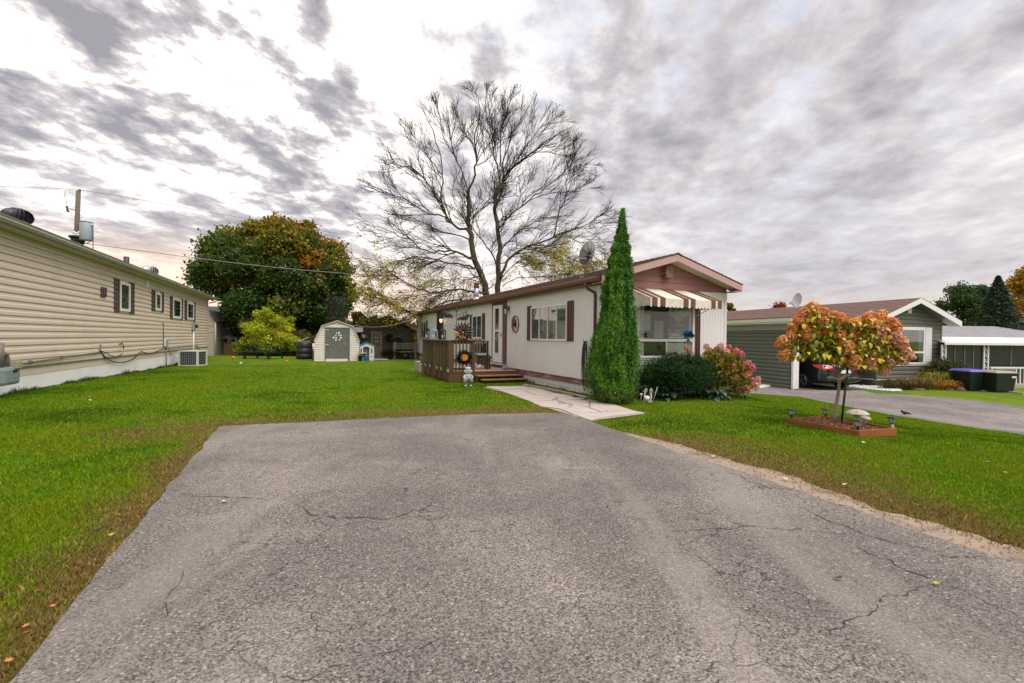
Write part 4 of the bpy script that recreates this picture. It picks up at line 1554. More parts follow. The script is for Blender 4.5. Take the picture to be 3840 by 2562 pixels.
# metal sun plaque
yy, zz = MF.L(1935, 1216)
T = thing("metal_wall_plaque", "round rusty metal plaque with a wavy sun face on the white wall", "wall decoration", MF.w(0, yy, zz), MF.a)
m_ = MB()
r0 = .27
n = 32
ring = [(-.03, r0 * math.cos(2 * math.pi * k / n), r0 * math.sin(2 * math.pi * k / n)) for k in range(n + 1)]
m_.tube(ring, .020, 6, cap=False)
m_.build("ring", M['rust'], T)
m_ = MB()
cr = [(r0 * math.cos(a), r0 * math.sin(a)) for a in np.linspace(math.pi * .62, math.pi * 1.42, 14)]
cr += [(.10 + .26 * math.cos(a), -.01 + .26 * math.sin(a)) for a in np.linspace(math.pi * 1.33, math.pi * .70, 12)]
cr = [(-c[0], c[1]) for c in cr]
m_.prism(cr, -.03, -.022, 0)
m_.build("crescent", M['rust'], T)
m_ = MB()
for k in range(9):
  a = R(-62 + k * 155 / 9 + 5)
  pts = []
  for j in range(9):
    rr = .02 + j * .024
    aa = a + .16 * math.sin(j * 1.5 + k)
    pts.append((-.028, .07 - rr * math.cos(aa) , -.01 + rr * math.sin(aa)))
  m_.tube(pts, [.016 * (1 - j / 10) for j in range(9)], 5)
m_.ball((-.026, .08, -.01), .055, 12, 6)
m_.build("sun_ray", M['spinner'], T)

# coiled hose / cord hung by the cedar
yy, zz = MF.L(2204, 1290)
T = thing("hanging_hose", "black hose hung in long loops from a hook beside the cedar", "hose", MF.w(0, yy, zz), MF.a)
m_ = MB()
for k in range(5):
  pts = []
  w_ = .045 + .012 * k
  b_ = -.80 - .17 * (k % 3) - .03 * k
  for j in range(25):
    t_ = j / 24
    a = math.pi * 2 * t_
    pts.append((-.05 - .012 * k, w_ * math.sin(a) * (1.0 + .25 * math.sin(a * .5)), b_ / 2 + (-b_ / 2) * math.cos(a) + .05))
  m_.tube(pts, .012, 6, cap=False)
m_.build("coil", M['cable'], T)
m_ = MB(); m_.tube([(0, 0, .06), (-.12, 0, .06), (-.13, 0, .10)], .01, 6); m_.build("hook", M['black'], T)

# electric bracket and loose service cable on the wall near the eave
yy, zz = MF.L(1752, 1171)
T = thing("cable_bracket", "small grey bracket with a drooping cable under the brown eave", "bracket", MF.w(0, yy, zz), MF.a)
m_ = MB(); m_.ball((-.06, 0, 0), .05, 8, 6); m_.bar((0, 0, 0), (-.06, 0, 0), .03); m_.build("insulator", M['galv'], T)
m_ = MB()
m_.tube([(-.05, 0, 0), (-.05, .03, -.6), (-.04, .04, -1.05)], .006, 5)
m_.tube([(-.05, 0, .05), (-.05, .8, -.05), (-.05, 1.7, -.10), (-.05, 2.5, .02), (-.05, 3.1, .25)], .008, 5)
m_.build("cable", M['cable'], T)

# ------------------------------------------------------------------ roof things
# satellite dish near the street end
pd = MF.F(2243, 1010, .9)
T = thing("satellite_dish", "dark grey oval satellite dish seen from behind on the mobile home roof by the cedar", "satellite dish", (0, 0, 0))
base = MF.w(.10, .9, ZE + .09)
T.location = base
dep = base.y
c_ = at(2201, 950, dep) - base
arm_e = at(2135, 969, dep - .25) - base
m_ = MB()
# back of the dish: shallow bowl facing away (towards the lawn and the sky)
axis = Vector((-.42, .78, .40)).normalized()
u_ = axis.cross(Vector((0, 0, 1))).normalized()
v_ = u_.cross(axis).normalized()
nn = 28
vs = []
rings = [(0, .11), (.3, .10), (.6, .07), (.85, .025), (1.0, 0.0)]
RX, RZ = .22, .305
for q, (rr, dd) in enumerate(rings):
  for k in range(nn):
    a = 2 * math.pi * k / nn
    vs.append(c_ + u_ * (RX * 1.0 * max(rr, .001) * math.cos(a)) + v_ * (RZ * max(rr, .001) * math.sin(a)) - axis * dd)
fs = [(q * nn + k, q * nn + (k + 1) % nn, (q + 1) * nn + (k + 1) % nn, (q + 1) * nn + k) for q in range(len(rings) - 1) for k in range(nn)]
m_.add(vs, fs, True)
for k in range(nn):
  a, b_ = vs[4 * nn + k], vs[4 * nn + (k + 1) % nn]
m_.tube([vs[4 * nn + k % nn] for k in range(nn + 1)], .007, 5, cap=False)
m_.build("reflector", M['dish_grey'], T)
m_ = MB()
for a in (.5, 1.25, 2.0, 2.8, 3.7, 5.2):
  p0 = c_ - axis * .125
  p1 = c_ + u_ * RX * .95 * math.cos(a) + v_ * RZ * .95 * math.sin(a) - axis * .012
  pm = (p0 + p1) / 2 - axis * .022
  m_.tube([p0, pm, p1], [.012, .010, .006], 5)
m_.ball(c_ - axis * .13 - v_ * .06, .06, 10, 6)
m_.build("rib", M['metal_dark'], T)
m_ = MB()
m_.tube([(0, 0, 0), c_ - axis * .18 - v_ * .12, c_ - axis * .15 - v_ * .02], .018, 8)
m_.box(-.10, .10, -.07, .07, -.03, -.005)
m_.build("mast", M['dish_grey'], T)
m_ = MB()
m_.bar(c_ - axis * .12 - v_ * .10, arm_e, .022, .03)
m_.tube([arm_e + Vector((.03, 0, .03)), arm_e + Vector((-.05, 0, .05))], [.03, .035], 8)
m_.box(arm_e.x - .06, arm_e.x - .01, arm_e.y - .03, arm_e.y + .03, arm_e.z - .07, arm_e.z + .0)
m_.build("feed_arm", M['dish_grey'], T)
m_ = MB()
pts = [c_ - axis * .15 - v_ * .12]
for k in range(1, 12):
  a = -1.4 + 2.7 * k / 11
  pts.append(c_ - axis * .2 + Vector((.14 + .14 * math.cos(a), 0, -.06 + .22 * math.sin(a))))
m_.tube(pts, .004, 5)
m_.build("cable", M['cable'], T)

# galvanised flue
y_, _ = MF.L(1787, 1110, .45)
bz = ZE - .02 + .65 * slope
top = MF.hit(1787, 1059, 0, .45).z
T = thing("roof_flue", "galvanised stove pipe with a rusty cap on the brown roof", "flue", MF.w(.45, y_, bz - .03), MF.a)
hh = top - bz + .03
m_ = MB(); m_.cyl(0, 0, 0, hh * .72, .095, 16); m_.build("pipe", M['galv'], T)
m_ = MB(); m_.lathe([(.115, hh * .70), (.12, hh * .80), (.085, hh * .84), (.12, hh * .87), (.13, hh * .93), (.06, hh)], n=16); m_.build("cap", M['chimney_cap'], T)
m_ = MB(); m_.lathe([(.19, -.03), (.16, .04), (.10, .14)], n=16); m_.build("flashing", M['galv'], T)
# ================================================================== DECK
DX, DY0 = -2.385, 4.54
DY1 = MF.L(1583, 1385, DX)[0]
DZ = 0.32
DK = in_frame(MF, "wooden_deck", "stained wooden deck with slatted railing and steps along the white mobile home", "deck")
k = 0
y = DY0 + .03
while y < DY1 - .02:
  y1 = min(DY1, y + .138)
  m_ = MB(); m_.box(DX + .03, -.045, y, y1, DZ - .03, DZ + random.uniform(-.002, .002))
  m_.build("deck_board", M['deck_worn'], DK)
  y += .144
m_ = MB(); m_.box(DX, DX + .035, DY0 + .036, DY1, .03, DZ - .035); m_.build("fascia_board", M['fascia_deck'], DK, bevel=.004)
m_ = MB(); m_.box(DX - .001, -.045, DY0 - .006, DY0 + .035, .02, DZ - .035); m_.build("fascia_board", M['fascia_deck'], DK, bevel=.004)
m_ = MB(); m_.box(DX + .06, -.08, DY1 - .04, DY1, .02, DZ - .035); m_.build("fascia_board", M['fascia_deck'], DK)
m_ = MB(); m_.box(DX - .012, DX + .10, DY0 - .012, DY1, DZ - .034, DZ + .004); m_.box(DX + .10, -.045, DY0 - .012, DY0 + .028, DZ - .034, DZ + .004); m_.build("edge_board", M['deck'], DK)
RZ_ = 1.31
px1 = MF.F(1776, 1300, DY0)[0]
for (xx, yy) in ((DX + .05, DY0 + .05), (px1, DY0 + .05), (DX + .05, (DY0 + DY1) / 2), (DX + .05, DY1 - .05)):
  m_ = MB(); m_.box(xx - .05, xx + .05, yy - .05, yy + .05, DZ - .02, RZ_ - .04); m_.build("post", M['deck'], DK, bevel=.006)
m_ = MB(); m_.box(DX + .10, DX + .17, DY0 + .0, DY0 + .09, DZ, RZ_ - .04); m_.build("post", M['deck'], DK, bevel=.006)
# handrails
for (a, b_, c, d) in ((DX - .035, DX + .12, DY0 - .03, DY1 + .02), (DX + .122, px1 + .07, DY0 - .03, DY0 + .12)):
  m_ = MB(); m_.box(a, b_, c, d, RZ_ - .04, RZ_); m_.build("handrail", M['grey_wood'] if a < DX else M['deck'], DK, bevel=.005)
m_ = MB(); m_.box(DX + .03, DX + .065, DY0 + .11, DY1 - .11, RZ_ - .13, RZ_ - .045); m_.build("rail", M['deck'], DK)
m_ = MB(); m_.box(DX + .18, px1 - .06, DY0 + .03, DY0 + .065, RZ_ - .13, RZ_ - .045); m_.build("rail", M['deck'], DK)
m_ = MB(); m_.box(DX + .18, px1 - .06, DY0 + .03, DY0 + .065, DZ + .05, DZ + .12); m_.build("rail", M['deck'], DK)
me_ = MB().box(-.018, .018, -.018, .018, DZ - .03, RZ_ - .05).mesh("picket", M['deck'])
mis = [MB().box(-.017, .017, -.024, .024, DZ - .03, RZ_ - .05).mesh("picket", pmat('picket_wood', c_, .65, .3, 6, .3, 40)) for c_ in ((.055, .034, .013), (.080, .050, .019), (.13, .09, .042), (.065, .04, .015))]
y = DY0 + .14
while y < DY1 - .1:
  place_mesh("picket", random.choice(mis), DK, (DX + .012, y, random.uniform(-.006, .0)))
  y += .105
x = DX + .24
while x < px1 - .07:
  place_mesh("picket", me_, DK, (x, DY0 + .012, 0))
  x += .112
# steps
sx0_, sx1_ = px1 + .04, MF.F(1950, 1400, DY0)[0]
ST = in_frame(MF, "deck_steps", "two wooden steps leading from the slab path up to the deck", "steps")
for i, (o0, z) in enumerate(((.02, .215), (.33, .115))):
  m_ = MB(); m_.box(sx0_ + .05 * i, sx1_ + .03 * i, DY0 - o0 - .30, DY0 - o0, z - .035, z); m_.build("tread", M['tread'], ST, bevel=.006)
  for f in (.12, .5, .92):
    xx = sx0_ + (sx1_ - sx0_) * f + .03 * i
    m_ = MB(); m_.box(xx - .02, xx + .02, DY0 - o0 - .27, DY0 - o0 - .02, -.02, z - .037); m_.build("stringer", M['deck'], ST)
m_ = MB(); m_.box(sx0_ - .03, sx0_ + .01, DY0 - .30, DY0 - .02, 0, .20); m_.build("side_board", M['deck'], ST)

# small pale wooden steps at the far back door
yb_ = MF.L(1575, 1380, -.6)[0]
bs = thing("back_step", "small pale wooden step box beyond the deck by the far end of the home", "step", MF.w(-1.75, DY1 + 1.3, 0), MF.a)
for i in range(3):
  m_ = MB(); m_.box(-.55, .6, -.5, .5, .02 + i * .125, .135 + i * .125); m_.build("board", pmat('pale_step_wood', (.38, .33, .27), .8, .15, 5) if i == 0 else bpy.data.materials['pale_step_wood'], bs)

# ------------------------------------------------------------------ lanterns on the railing
def candle_lantern(label, px_, w_, h_, mat, shape):
  yy = MF.L(px_, 1270, DX + .04)[0]
  T = thing("candle_lantern", label, "lantern", MF.w(DX + .04, yy, RZ_), MF.a + R(40), "candle lanterns on the deck railing")
  m_ = MB()
  m_.box(-w_ / 2, w_ / 2, -w_ / 2, w_ / 2, 0, .018)
  m_.box(-w_ / 2, w_ / 2, -w_ / 2, w_ / 2, h_ * .66, h_ * .69)
  for a in (-1, 1):
    for b_ in (-1, 1):
      m_.box(a * w_ / 2 - a * .0, a * w_ / 2 - a * .016, b_ * w_ / 2, b_ * w_ / 2 - b_ * .016, .018, h_ * .66)
  if shape == 'pyramid':
    q = w_ / 2 * 1.12
    m_.add([(-q, -q, h_ * .69), (q, -q, h_ * .69), (q, q, h_ * .69), (-q, q, h_ * .69), (-.02, -.02, h_ * .88), (.02, -.02, h_ * .88), (.02, .02, h_ * .88), (-.02, .02, h_ * .88)],
        [(3, 2, 1, 0), (4, 5, 6, 7), (0, 1, 5, 4), (1, 2, 6, 5), (2, 3, 7, 6), (3, 0, 4, 7)])
  else:
    q = w_ / 2 * .75
    m_.box(-q, q, -q, q, h_ * .69, h_ * .82)
    m_.box(-q * .5, q * .5, -q * .5, q * .5, h_ * .84, h_ * .88)
  m_.build("cage", M[mat], T)
  m_ = MB()
  m_.tube([(.03 * math.cos(t_), 0, h_ * .88 + .045 * math.sin(t_)) for t_ in np.linspace(0, math.pi, 8)], .005, 5)
  m_.build("handle", M[mat], T)
  m_ = MB(); m_.cyl(0, 0, .018, h_ * .33, w_ * .24, 12); m_.build("candle", M['candle'], T)
  m_ = MB(); m_.box(-w_ / 2 + .018, w_ / 2 - .018, -w_ / 2 + .006, -w_ / 2 + .008, .02, h_ * .65); m_.box(w_ / 2 - .008, w_ / 2 - .006, -w_ / 2 + .018, w_ / 2 - .018, .02, h_ * .65); m_.build("glass", M['glass'], T)


candle_lantern("bronze candle lantern with a pointed roof on the deck railing", 1660, .155, .40, 'spinner', 'pyramid')
candle_lantern("pale blue candle lantern standing between two dark ones on the railing", 1627, .19, .42, 'lantern_blue', 'flat')
candle_lantern("black candle lantern with a square top at the far end of the railing", 1601, .19, .44, 'black', 'flat')

# ------------------------------------------------------------------ garden stake things in front of the deck
sp = gnd(1729, 1449)
T = thing("metal_flower_spinner", "bronze petalled wind spinner on a tall stake in front of the deck corner", "wind spinner", sp)
top = at(1737, 1247, sp.y) - sp
m_ = MB(); m_.tube([(0, 0, -.05), (top.x * .5, 0, top.z * .5), (top.x, .03, top.z)], .008, 6); m_.build("stake", M['spinner'], T)
pet = []
for (nP, rr, wd, off, tilt, ph) in ((18, .31, .034, 0, .02, 0), (14, .22, .028, -.03, .05, .12), (9, .14, .02, -.055, .06, .3)):
  for k in range(nP):
    a = 2 * math.pi * k / nP + ph
    m_ = MB()
    pts = []
    for (s, ww) in ((.14, .25), (.4, .8), (.68, 1.0), (.88, .6), (1.0, .06)):
      pts.append((s, ww))
    L_, R__ = [], []
    for (s, ww) in pts:
      d = Vector((math.cos(a), 0, math.sin(a)))
      e = Vector((-math.sin(a), 0, math.cos(a)))
      c_ = Vector((top.x, top.y + off, top.z)) + d * rr * s + Vector((0, -tilt * math.sin(s * 3), 0))
      L_.append(c_ + e * wd * ww + Vector((0, .012, 0)))
      R__.append((c_, c_ - e * wd * ww + Vector((0, .012, 0))))
    vs = []
    for i in range(len(pts)):
      vs += [L_[i], R__[i][0], R__[i][1]]
    fs = []
    for i in range(len(pts) - 1):
      b_ = 3 * i
      fs += [(b_, b_ + 1, b_ + 4, b_ + 3), (b_ + 1, b_ + 2, b_ + 5, b_ + 4)]
    m_.add(vs, fs)
    mt = M['copper'] if ((nP == 14 and k in (7, 8, 9, 10, 11)) or (nP == 18 and k in (9, 10))) else M['spinner']
    m_.build("petal", mt, T)
m_ = MB(); m_.ball((top.x, top.y - .07, top.z), .03, 10, 6); m_.build("hub", M['copper'], T)

# black shepherd's rod with hook
p0 = gnd(1706, 1440)
T = thing("shepherd_hook", "thin black shepherd hook rod standing inside the deck railing corner", "garden hook", MF.w(DX + .35, DY0 + .35, DZ), MF.a)
dd = (MF.w(DX + .35, DY0 + .35, DZ)).y
tp = at(1706, 1150, dd) - T.location
m_ = MB()
zt = tp.z
m_.tube([(0, 0, 0), (0, 0, zt * .75), (0, 0, zt)], .010, 6)
m_.tube([(0, 0, zt * .90), (0, 0, zt - .02)], .016, 6)
m_.build("rod", M['black'], T)
m_ = MB()
m_.tube([(0, 0, zt), (.04, 0, zt + .12), (.16, 0, zt + .17), (.30, 0, zt + .10), (.36, 0, zt), (.40, 0, zt - .05), (.44, 0, zt)], .008, 6)
m_.tube([(0, 0, zt), (-.05, 0, zt + .10), (-.18, 0, zt + .14), (-.32, 0, zt + .08), (-.36, 0, zt + .0)], .008, 6)
m_.build("hook", M['black'], T)


def bat(label, px_, py_, dep, sc, rot, flip):
  """black hanging bat: body, head with ears, two scalloped wings of real thickness"""
  p = at(px_, py_, dep)
  T = thing("hanging_bat", label, "bat decoration", p, rot, "black bats hung over the deck", sc)
  m_ = MB(); m_.ball((0, 0, 0), .055, 10, 8, rz=.13); m_.build("body", M['black'], T)
  m_ = MB(); m_.ball((0, -.01, .15), .045, 10, 6); m_.lathe([(.015, .18), (.002, .23)], -.025, 0, 0, 6); m_.lathe([(.015, .18), (.002, .23)], .025, 0, 0, 6); m_.build("head", M['black'], T)
  for s in (-1, 1):
    m_ = MB()
    up = .10 if s * flip > 0 else -.12
    pts = [(s * .03, .10), (s * .16, .16 + up * .6), (s * .30, .12 + up), (s * .33, .02 + up), (s * .26, -.02 + up * .7), (s * .25, -.10 + up * .5), (s * .17, -.06), (s * .13, -.14), (s * .04, -.10)]
    if s > 0: pts = pts[::-1]
    m_.prism(pts, -.006 + .0, .006, 1)
    m_.build("wing", M['black'], T)
  m_ = MB(); m_.tube([(0, 0, .16), (0, 0, .42)], .002, 4); m_.build("string", M['cable'], T)


bat("black bat hanging beside the glowing wall lantern with drooping wing", 1677, 1184, 15.4, .62, R(30), -1)
bat("black bat hanging from the rod above the metal flower spinner", 1738, 1194, 14.4, .58, R(15), 1)

# amber disc hanging on the railing with a dark wreath around it
fx_, fz_ = MF.F(1742, 1341, DY0 - .05)
T = thing("pumpkin_disc", "amber pumpkin disc hung on the front railing of the deck", "decoration", MF.w(fx_, DY0 - .05, fz_), MF.a)
m_ = MB(); m_.tube([(0, .02, 0), (0, -.03, 0)], [.115, .105], 24); m_.build("disc", M['amber'], T)
m_ = MB(); m_.tube([(.08 * math.cos(a), -.034, .08 * math.sin(a)) for a in np.linspace(0, 2 * math.pi, 20)], .006, 5, cap=False); m_.build("rim", M['orange'], T)
n = 1300
a = NR.rand(n) * 2 * np.pi
rr = .16 + NR.normal(size=n) * .035
cen = np.stack([rr * np.cos(a) * 1.1, .03 + NR.normal(size=n) * .03, rr * np.sin(a)], 1)
leaf_obj("wreath", cen, .045, jitcol((.012, .014, .016), n, .3), M['leaf'], T)
fx_, fz_ = MF.F(1704, 1336, DY0 - .02)
T = thing("amber_ornament", "small amber ornament behind the corner post of the deck railing", "decoration", MF.w(fx_, DY0 + .10, fz_), MF.a)
m_ = MB(); m_.ball((0, 0, 0), .05, 12, 8); m_.build("ball", M['amber'], T)
m_ = MB(); m_.tube([(0, 0, .04), (0, 0, .10)], .006, 5); m_.build("loop", M['black'], T)

# tiki statue: carved head over crouching body
p = gnd(1755, 1448)
T = thing("tiki_statue", "grey stone tiki statue with a flat hat at the foot of the deck", "statue", p, R(18))
hS = (1448 - 1377) / FOC * p.y
m_ = MB()
s = hS
m_.lathe([(.13 * s, .34 * s), (.17 * s, .42 * s), (.185 * s, .52 * s), (.17 * s, .60 * s), (.11 * s, .66 * s)], n=16, sy=.75)
m_.lathe([(.10 * s, .63 * s), (.155 * s, .67 * s), (.17 * s, .76 * s), (.155 * s, .86 * s), (.13 * s, .90 * s)], n=16, sy=.8)
m_.build("body", M['tiki'], T)
m_ = MB(); m_.lathe([(.155 * s, .895 * s), (.16 * s, .91 * s), (.15 * s, .985 * s), (.12 * s, 1.0 * s)], n=16, sy=.85); m_.build("hat", M['tiki'], T)
m_ = MB()
for a in (-1, 1):
  m_.ball((a * .175 * s, 0, .77 * s), .055 * s, 10, 8, rz=.075 * s)
m_.build("ear", M['tiki'], T)
for a in (-1, 1):
  m_ = MB(); m_.tube([(a * .16 * s, -.02 * s, .58 * s), (a * .235 * s, -.04 * s, .48 * s), (a * .20 * s, -.10 * s, .38 * s), (a * .10 * s, -.15 * s, .38 * s)], [.05 * s, .05 * s, .045 * s, .035 * s], 8); m_.build("arm", M['tiki'], T)
  m_ = MB(); m_.tube([(a * .08 * s, 0, .40 * s), (a * .19 * s, -.06 * s, .26 * s), (a * .13 * s, -.03 * s, .12 * s), (a * .13 * s, -.03 * s, .03 * s)], [.09 * s, .085 * s, .07 * s, .065 * s], 8); m_.build("leg", M['tiki'], T)
  m_ = MB(); m_.ball((a * .14 * s, -.08 * s, .03 * s), .075 * s, 10, 6, rz=.035 * s, ry=.11 * s); m_.build("foot", M['tiki'], T)
m_ = MB(); m_.tube([(0, -.125 * s, .82 * s), (0, -.165 * s, .755 * s)], [.018 * s, .034 * s], 8); m_.build("nose", M['tiki'], T)
m_ = MB(); m_.tube([(.065 * s * math.cos(t_), -.133 * s, .715 * s + .028 * s * math.sin(t_)) for t_ in np.linspace(0, 2 * math.pi, 16)], .010 * s, 5, cap=False); m_.build("mouth", M['bone'], T)
for a in (-1, 1):
  m_ = MB(); m_.tube([(a * .03 * s, -.135 * s, .80 * s), (a * .09 * s, -.12 * s, .815 * s)], .012 * s, 5); m_.build("eye", M['black'], T)

# row of stake lights along the deck side
SL_T = None
spots = [(1567 + 13, 1360), (1596, 1366), (1613, 1371), (1638, 1376), (1655, 1380), (1680, 1387)]
for i, (qx, qy) in enumerate(spots):
  wpt = MF.hit(qx, qy, 0, DX - .05)
  loc = MF.w(DX - .05, wpt.y, 0)
  lab = ["stake light in the deck-side row, farthest from the steps", "stake light in the deck-side row, second from the far end", "stake light in the deck-side row, third from the far end",
      "stake light in the deck-side row, third from the corner post", "stake light in the deck-side row, next to the corner one", "stake light in the deck-side row, at the deck's front corner"][i]
  if SL_T is None:
    SL_T = thing("stake_light", lab, "solar light", loc, MF.a, "solar stake lights along the side of the deck")
    m_ = MB(); m_.box(-.012, .012, -.012, .012, .04, .34); m_.build("stake", M['black'], SL_T)
    m_ = MB(); m_.lathe([(.018, .33), (.022, .35), (.048, .44), (.040, .445)], n=6, smooth=False); m_.build("glass", M['lampglass'], SL_T)
    m_ = MB(); m_.lathe([(.075, .445), (.07, .46), (.02, .485)], n=6, smooth=False); m_.build("cap", M['spinner'], SL_T)
  else:
    dup(SL_T, loc, MF.a, lab)

# things on the deck
T = in_frame(MF, "slatted_chair", "dark slatted deck chair with a folded grey cushion by the railing opening", "chair")
cxl = MF.F(1790, 1360, DY0 + .9)[0]
for (a, b_) in ((0, 0), (.42, 0), (0, .42), (.42, .42)):
  m_ = MB(); m_.box(cxl + a, cxl + a + .045, DY0 + .9 + b_, DY0 + .945 + b_, DZ, DZ + (.42 if b_ == 0 else .85)); m_.build("leg", M['spinner'], T)
m_ = MB(); m_.box(cxl, cxl + .465, DY0 + .9, DY0 + 1.36, DZ + .42, DZ + .45); m_.build("seat", M['spinner'], T)
for q in range(4):
  m_ = MB(); m_.box(cxl + .075 + q * .095, cxl + .115 + q * .095, DY0 + 1.325, DY0 + 1.345, DZ + .45, DZ + .85); m_.build("slat", M['spinner'], T)
m_ = MB(); m_.box(cxl + .02, cxl + .44, DY0 + .92, DY0 + 1.30, DZ + .45, DZ + .53); m_.build("cushion", M['grey_plastic'], T, bevel=.02)
T = in_frame(MF, "folded_table", "grey folded tabletop leaning on the wall under the white sliding window", "table")
q0, q1 = MF.L(1811, 1300, -.14)[0], MF.L(1784, 1300, -.14)[0]
m_ = MB(); m_.hexa([(-.32, q0, DZ), (-.32, q1, DZ), (-.28, q1, DZ), (-.28, q0, DZ), (-.12, q0, DZ + .95), (-.12, q1, DZ + .95), (-.08, q1, DZ + .95), (-.08, q0, DZ + .95)])
m_.build("tabletop", M['grey_wood'], T, bevel=.006)
m_ = MB(); m_.bar((-.33, q0 - .02, DZ), (-.10, q0 - .02, DZ + .97), .03); m_.build("leg", M['black'], T)
# rooster ornament
yy = MF.L(1826, 1362, -.35)[0]
T = thing("rooster_ornament", "dark grey rooster ornament on the deck beside the storm door", "ornament", MF.w(-.35, yy, DZ), MF.a + R(-60))
m_ = MB(); m_.lathe([(.07, 0), (.05, .05), (.04, .08)], n=12); m_.ball((0, 0, .20), .11, 12, 8, rz=.09, ry=.075); m_.build("body", M['meter'], T)
m_ = MB(); m_.tube([(-.07, 0, .24), (-.10, 0, .33), (-.09, 0, .39)], [.05, .035, .03], 8); m_.tube([(-.10, 0, .38), (-.15, 0, .37)], [.015, .004], 6); m_.build("head", M['meter'], T)
m_ = MB()
for q in range(5):
  m_.tube([(.07, .015 * (q - 2), .22), (.14 + .01 * q, .02 * (q - 2), .30 + .02 * q), (.17, .025 * (q - 2), .42 - .03 * q)], [.02, .018, .004], 5)
m_.build("tail", M['meter'], T)
# plant in a white hedgehog pot
yy = MF.hit(1793, 1385, 2, DZ)
T = thing("planter_pot", "white figure planter with a wispy brown-green plant on the deck edge", "planter", MF.w(yy.x, yy.y, DZ), MF.a)
m_ = MB(); m_.lathe([(.07, 0), (.10, .03), (.11, .10), (.09, .15), (.075, .15)], n=14); m_.ball((-.07, -.03, .15), .05, 10, 8); m_.ball((.07, -.02, .16), .03, 8, 6); m_.build("pot", M['bone'], T)
n = 900
th, ph = NR.rand(n) * 2 * np.pi, np.abs(NR.normal(size=n)) * .8
rr = .08 + .26 * NR.rand(n) ** .5
cen = np.stack([.10 + rr * np.sin(ph) * np.cos(th) * 1.2, rr * np.sin(ph) * np.sin(th), .14 + rr * np.cos(ph) * .9], 1)
leaf_obj("foliage", cen, .05, jitcol((.13, .11, .045), n, .3), M['leaf'], T, aspect=.2)
# frog / turtle ornament on deck edge
yy = MF.hit(1913, 1386, 2, DZ)
T = thing("frog_ornament", "small grey frog ornament on the deck corner above the steps", "ornament", MF.w(-.28, yy.y, DZ), MF.a)
m_ = MB(); m_.ball((0, 0, .07), .10, 12, 8, rz=.075); m_.ball((.02, -.04, .14), .055, 10, 6); m_.build("body", M['meter'], T)
m_ = MB(); m_.ball((-.08, -.06, .03), .04, 8, 6); m_.ball((.09, -.06, .03), .04, 8, 6); m_.build("foot", M['meter'], T)
# red cups at the inner rail end
for i, qx in enumerate((1786, 1800)):
  q = MF.F(qx, 1273, DY0 + .9)
  if i == 0:
    T = in_frame(MF, "side_shelf", "narrow dark shelf rail behind the railing opening holding two red cups", "shelf")
    m_ = MB(); m_.box(px1 + .05, q[0] + .45, DY0 + .85, DY0 + .97, RZ_ - .07, RZ_ - .04); m_.build("top", M['deck'], T)
    m_ = MB(); m_.box(q[0] + .38, q[0] + .43, DY0 + .88, DY0 + .94, DZ, RZ_ - .07); m_.build("leg", M['black'], T)
  T = thing("red_cup", ["red cup on the shelf rail, the one beside the railing post", "red cup on the shelf rail, the one beside the white sliding window"][i], "cup", MF.w(q[0], DY0 + .91, RZ_ - .04), 0, "red cups on the shelf rail")
  m_ = MB(); m_.lathe([(.028, 0), (.036, .085), (.030, .083), (.024, .01)], n=12); m_.build("cup_wall", M['red'], T)
  m_ = MB(); m_.lathe([(.037, .08), (.038, .088), (.033, .088)], n=12); m_.build("rim", M['red'], T)

# ================================================================== HOUSE ACROSS THE LAWN (tan)
NF = Frame(-10.2, 9.72, 22.88)
PN = lambda a, o, z: (o, a, z)           # outward = +x
T2 = in_frame(NF, "tan_house", "long tan vinyl-sided house with brown shutters and white skirting", "house")
N1 = NF.L(778, 1250)[0]
N0 = -5.5
nzt = NF.L(51, 876)[1]
nzb = NF.L(51, 1378)[1]
m_ = MB(); m_.box(-4.6, -.004, N0, N1, nzb - .2, nzt); m_.build("wall", M['tan'], T2)
nb = 18
hb = (nzt - nzb) / nb
for k in range(nb):
  z = nzb + k * hb
  m_ = MB()
  m_.prism([(.002, z + .010), (.026, z + .004), (.032, z + .001), (.030, z + hb * .44), (.018, z + hb * .58), (.012, z + hb - .008), (0, z + hb - .008)], N0, N1 - .004, 1)
  m_.build("siding_course", M['tan'], T2)
  m_ = MB()
  m_.prism([(N1, z), (N1 + .022, z), (N1 + .020, z + hb * .42), (N1 + .010, z + hb * .60), (N1 + .004, z + hb - .002), (N1, z + hb - .002)], -4.6, .0, 0)
  m_.build("siding_course", M['tan'], T2)
m_ = MB(); m_.box(-.04, .034, N1 - .05, N1 + .03, nzb, nzt); m_.build("corner_post", M['tan_trim'], T2)
m_ = MB(); m_.box(-.02, .028, N0, N1 + .02, nzb - .03, nzb - .002); m_.build("starter_trim", M['grey_wood'], T2)
a = N0
while a < N1 - .1:
  m_ = MB(); m_.box(-.06, -.012, a + .002, min(N1, a + 2.44) - .002, -.1, nzb - .032); m_.build("skirting_panel", M['tan_skirt'], T2)
  a += 2.44
m_ = MB(); m_.box(-4.5, -.07, N1 - .06, N1 - .01, -.1, nzb - .032); m_.build("skirting_panel", M['tan_skirt'], T2)
